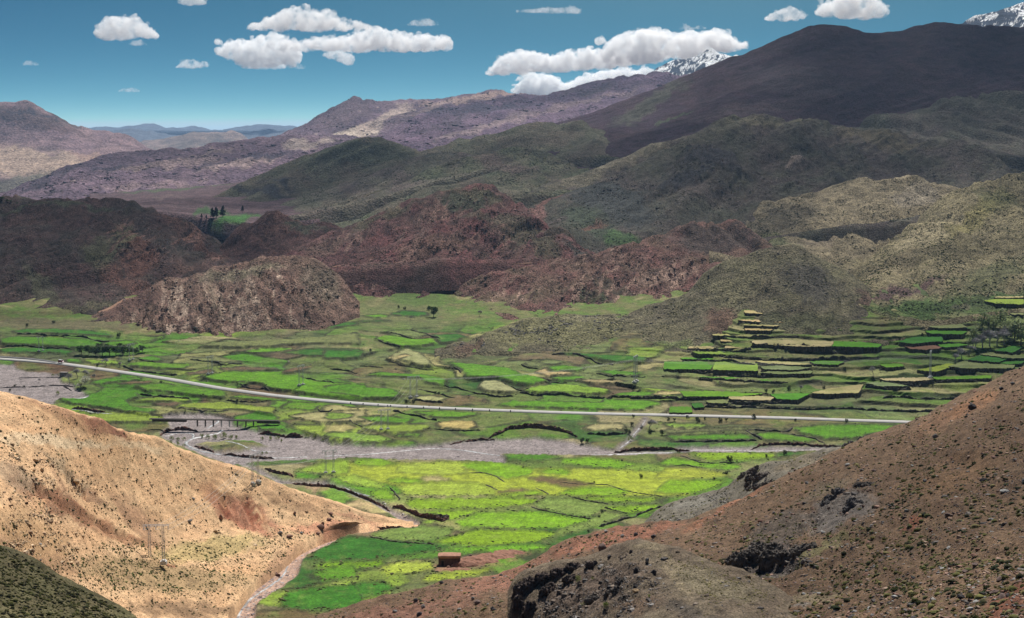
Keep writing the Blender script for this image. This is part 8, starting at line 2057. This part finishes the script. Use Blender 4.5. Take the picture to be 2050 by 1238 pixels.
# ================================================================== buildings, bridge, van
MAT_MUD = plain_mat('mud_wall', (.115, .06, .045), 1.2, .4, bump=.8)
MAT_MUDR = plain_mat('mud_roof', (.36, .19, .13), 1.0, .25, bump=.6)
MAT_DARK = plain_mat('doorway_dark', (.02, .016, .014), 1.0, .2)
p = Gz(900, 1131); m = p[1] / FPX
ho = empty('mud_house', (p[0], p[1], p[2] - .2)); W, Hh, Dp = 44 * m, 19 * m, 4.6
hs = MB(); t = .5; dw, dh, dx_ = 5.0 * m, 13 * m, -W / 2 + 8.4 * m
hs.box((-W / 2 + (dx_ - dw / 2 + W / 2) / 2, -Dp / 2, Hh / 2), (dx_ - dw / 2 + W / 2, t, Hh))
hs.box(((dx_ + dw / 2 + W / 2) / 2, -Dp / 2, Hh / 2), (W / 2 - dx_ - dw / 2, t, Hh))
hs.box((dx_, -Dp / 2, (dh + Hh) / 2), (dw, t - .004, Hh - dh))
hs.box((-W / 2 + t / 2, 0, Hh / 2), (t, Dp - t, Hh)); hs.box((W / 2 - t / 2, 0, Hh / 2), (t, Dp - t, Hh)); hs.box((0, Dp / 2, Hh / 2), (W, t, Hh))
hs.build('wall', MAT_MUD, ho)
V, F = ICO3; rv = np.sign(V) * np.abs(V) ** .35 * np.array((W / 2 + .35, Dp / 2 + .5, .62)) + np.array((0, 0, Hh + .35))
rv = rv + fbm3(rv, 1.1, 3, 5)[:, None] * .18
add_mesh('roof', rv, F, [MAT_MUDR], ho)
MB().box((dx_, -Dp / 2 + .12, dh / 2), (dw, .1, dh)).build('dark_doorway', MAT_DARK, ho)  # near-black panel stands in for the shade inside the doorway
MB().box((dx_, -Dp / 2 - .06, dh + .12), (dw * 1.6, t, .22)).build('lintel', MAT_BARK, ho)
tag(ho, 'low red mud house with a flat earth roof and dark doorway by the fields', 'house')
# earth heaped against the house
vs_, fs_, bb_ = [], [], 0
V, F = ICO3
for (mx, my, ax, ay, az) in ((930, 1133, 5.5, 4, 2.6), (955, 1125, 9, 6, 2.4), (990, 1116, 9, 6, 1.8), (915, 1142, 6, 3, 1.0), (1020, 1108, 8, 5, 1.5)):
    q = Gz(mx, my); mv = V * np.array((ax, ay, az)) + q - np.array((0, 0, .5)); vs_.append(mv); fs_.append(F + bb_); bb_ += len(V)
mo = add_mesh('earth_mound', np.concatenate(vs_), np.concatenate(fs_))
_md = mo.modifiers.new('r', 'REMESH'); _md.mode = 'VOXEL'; _md.voxel_size = .35
_me = bpy.data.meshes.new_from_object(mo.evaluated_get(bpy.context.evaluated_depsgraph_get())); mo.modifiers.clear(); mo.data = _me
_P = np.empty(len(_me.vertices) * 3); _me.vertices.foreach_get('co', _P); _P = _P.reshape(-1, 3)
_P[:, 2] += fbm(_P[:, 0] / 2.6, _P[:, 1] / 2.6, 4, 9) * .7 - .15
_me.vertices.foreach_set('co', _P.ravel()); _me.update(); _me.materials.append(plain_mat('red_mound', (.27, .135, .09), .8, .35, bump=.9))
tag(mo, kind='structure')
boulder(None, 898, 1137, 11, 7, 'rust', 'flat-topped reddish boulder right in front of the mud house', 3)
boulder(None, 942, 1113, 9, 5, 'brown', 'small brown stone on the mound right of the mud house', 2)
boulder(None, 944, 1119, 8, 5, 'rust', 'rusty stone below the small brown one on the mound', 4)
# ruin
MAT_RUIN = plain_mat('ruin_stone', (.10, .075, .062), 1.2, .4, bump=.8)
p = hit('M2', 305, 682); m = p[1] / FPX
ro = empty('ruined_hut', (p[0], p[1], p[2] - .3)); W = 20 * m
MB().box((0, -2, 1.6), (W, .6, 3.6)).build('front_wall', MAT_RUIN, ro)
MB().box((-W / 2 + .3, 0, 1.3), (.6, 3.4, 3.0)).build('side_wall', MAT_RUIN, ro)
MB().box((W / 2 - .3, 0, 1.0), (.6, 3.4, 2.4)).build('side_wall', MAT_RUIN, ro)
tag(ro, 'roofless dark stone hut ruin at the foot of the ribbed hill', 'ruin')
boulder('M2', 315, 669, 16, 14, 'brown', 'pinkish rock tower right behind the hut ruin', 1)
boulder('M2', 322, 676, 9, 7, 'brown', 'pinkish block right of the hut ruin', 4)
p = Gz(128, 752); m = p[1] / FPX
so = empty('stone_shed', (p[0], p[1], p[2] - .3), RAD(-8)); W = 14 * m
MAT_SHED = plain_mat('shed_stone', (.20, .175, .165), 1.0, .25, bump=.6)
MB().box((0, 0, 1.5), (W, 3, 3.4)).build('wall', MAT_SHED, so)
MB().box((0, 0, 3.3), (W + .5, 3.5, .3)).build('roof', plain_mat('shed_roof', (.27, .24, .22), 1, .2), so)
tag(so, 'small grey stone shed behind the leafless trees by the gravel', 'shed')
# foot bridge
a, b = Gz(300, 858), Gz(559, 852)
za = max(a[2], b[2])
A = Vector((a[0], a[1], za + 2.6)); B = Vector((b[0], b[1], za + 2.4)); d = B - A; L = d.length; ang = math.atan2(d.y, d.x)
bo = empty('foot_bridge', (A + B) / 2 - Vector((0, 0, 2.5)), ang)
bt = lambda px: float(np.clip((px - 300) / 259, 0, 1)) * L - L / 2
dk = MB(); dk.box((0, 0, 2.5), (L, 2.4, .45)); dk.build('deck', plain_mat('bridge_deck', (.19, .165, .15), .8, .25), bo)
for sy in (-1.1, 1.1): MB().box((0, sy, 2.84), (L, .22, .22)).build('kerb', plain_mat('bridge_kerb', (.24, .21, .19), .8, .2), bo)
for px in (396, 412, 428, 444, 460, 476, 493, 508):
    mb = MB(); mb.box((bt(px), 0, .2), (.5, 1.9, 4.2)); mb.build('pier', MAT_CONC if px in (444, 460) else plain_mat('bridge_pier', (.16, .14, .13), .8, .25), bo)
mb = MB(); mb.box((bt(538), 0, 1.6), (46 * a[1] / FPX, 2.6, 1.3)); mb.build('abutment', MAT_RUIN, bo)
mb = MB(); mb.box((bt(340), 0, 1.6), (70 * a[1] / FPX, 2.6, 1.3)); mb.build('abutment', MAT_RUIN, bo)
tag(bo, 'long thin foot bridge on slender piers across the gravel riverbed', 'bridge')
# van on the road
MAT_RED = plain_mat('red_paint', (.34, .012, .03), 1, .05, .35, .5); MAT_WHITE = plain_mat('white_paint', (.75, .74, .74), 1, .05, .35, .5)
MAT_TYRE = plain_mat('rubber', (.02, .02, .02), 2, .2); MAT_WIN = plain_mat('window_glass', (.03, .035, .045), 1, .1, .1, .6)
q0, q1 = Gz(119, 727), Gz(135, 729.5); c = Gz(122, 727.5)
vo_ = empty('red_van', (c[0], c[1], c[2] + .62), math.atan2(q1[1] - q0[1], q1[0] - q0[0]))
body = MB(); P6 = [(-2.5, .35), (2.5, .35), (2.55, 1.15), (2.0, 1.45), (1.55, 2.05), (-2.45, 2.1)]
V = [(x, y, z) for y in (-.95, .95) for x, z in P6]; body.add(V, [tuple(range(6))[::-1] if False else tuple(range(6)), tuple(range(6, 12))[::-1]] + [(i, 6 + i, 6 + (i + 1) % 6, (i + 1) % 6) for i in range(6)])
body.build('body', MAT_RED, vo_)
MB().box((-.45, 0, 2.2), (3.9, 1.8, .22)).build('roof', MAT_WHITE, vo_)
MB().bar((1.62, 0, 2.0), (2.02, 0, 1.46), .5, .5, 4).build('windscreen', MAT_WIN, vo_)
MB().box((2.58, 0, .62), (.12, 1.9, .34)).build('bumper', MAT_WHITE, vo_)
for sx in (-1.5, 1.55):
    for sy in (-.9, .9):
        MB().bar((sx, sy - .12, .36), (sx, sy + .12, .36), .36, .36, 12).build('wheel', MAT_TYRE, vo_)
for sy in (-.958, .958):
    MB().box((-.3, sy, 1.55), (2.6, .02, .5)).build('side_window', MAT_WIN, vo_)
vo_.scale = (.95, .95, 1.05)
tag(vo_, 'small red van with a white roof driving on the pale road', 'van')
# roadside marker posts
MAT_POST = plain_mat('post', (.05, .045, .04), 2, .2)
for i, px in enumerate((702, 727, 757, 776, 782, 815, 848, 880, 912, 946, 980, 1022)):
    py = np.interp(px, [r[0] for r in roadpts], [r[1] for r in roadpts]) + 2.6
    q = Gz(px, py); o = MB().box((0, 0, .5), (.7, .35, 1.7)).build('roadside_post', MAT_POST); o.location = q
    tag(o, 'short dark post at the lower road edge below the twin pylon', 'post', 'dark posts along the road edge')
# two people beside the road: small dark standing figures
def person(px, py, hpx, label, col):
    q = Gz(px, py); h = hpx * q[1] / FPX / 1.75
    me = bpy.data.meshes.new('person'); 
    J = [(0, 0, .95), (0, 0, 1.2), (0, 0, 1.42), (0, 0, 1.52), (0, 0, 1.66), (-.1, 0, .9), (-.12, .05, .48), (-.13, 0, .06), (-.13, -.12, .03), (.1, 0, .9), (.12, -.02, .48), (.13, .02, .06), (.13, -.10, .03), (-.2, 0, 1.4), (-.25, .03, 1.12), (-.24, -.06, .86), (.2, 0, 1.4), (.25, .03, 1.12), (.24, -.06, .86)]
    E = [(0, 1), (1, 2), (2, 3), (3, 4), (0, 5), (5, 6), (6, 7), (7, 8), (0, 9), (9, 10), (10, 11), (11, 12), (2, 13), (13, 14), (14, 15), (2, 16), (16, 17), (17, 18)]
    Rr = [.15, .15, .16, .065, .115, .1, .07, .05, .045, .1, .07, .05, .045, .075, .055, .04, .075, .055, .04]
    me.from_pydata(J, E, []); o = bpy.data.objects.new('person', me); COL.objects.link(o)
    md = o.modifiers.new('skin', 'SKIN'); sd = o.modifiers.new('sub', 'SUBSURF'); sd.levels = 1; sd.render_levels = 1
    for v, r in zip(me.skin_vertices[0].data, Rr): v.radius = (r, r)
    me.skin_vertices[0].data[0].use_root = True
    dg = bpy.context.evaluated_depsgraph_get(); nm = bpy.data.meshes.new_from_object(o.evaluated_get(dg)); o.modifiers.clear(); o.data = nm
    nm.materials.append(plain_mat('dark_clothes', col, 2, .2))
    o.location = q; o.scale = (h, h, h)
    tag(o, label, 'person')
person(1334, 828, 4.6, 'person in dark clothes standing by the road, left of two', (.03, .03, .035))
person(1341, 829, 4.6, 'person in dark clothes standing by the road, right of two', (.035, .03, .03))
# a bird against the long low cloud
bp = at(1071, 128, 420.0); bm_ = MB()
bm_.add([(-.05, -.3, 0), (.05, -.3, 0), (.06, .1, .05), (-.06, .1, .05), (0, .45, 0), (0, -.1, -.07)], [(0, 1, 2, 3), (3, 2, 4), (0, 5, 1), (0, 3, 4, 5), (1, 5, 4, 2)])
for s in (-1, 1): bm_.add([(s * .05, .1, .03), (s * .05, -.15, .03), (s * .4, -.1, .16), (s * .75, -.05, .10), (s * .38, .12, .17)], [(0, 1, 2, 4), (4, 2, 3)])
bo_ = bm_.build('bird', MAT_POST); bo_.location = bp; tag(bo_, 'tiny dark bird in front of the long low white cloud', 'bird')
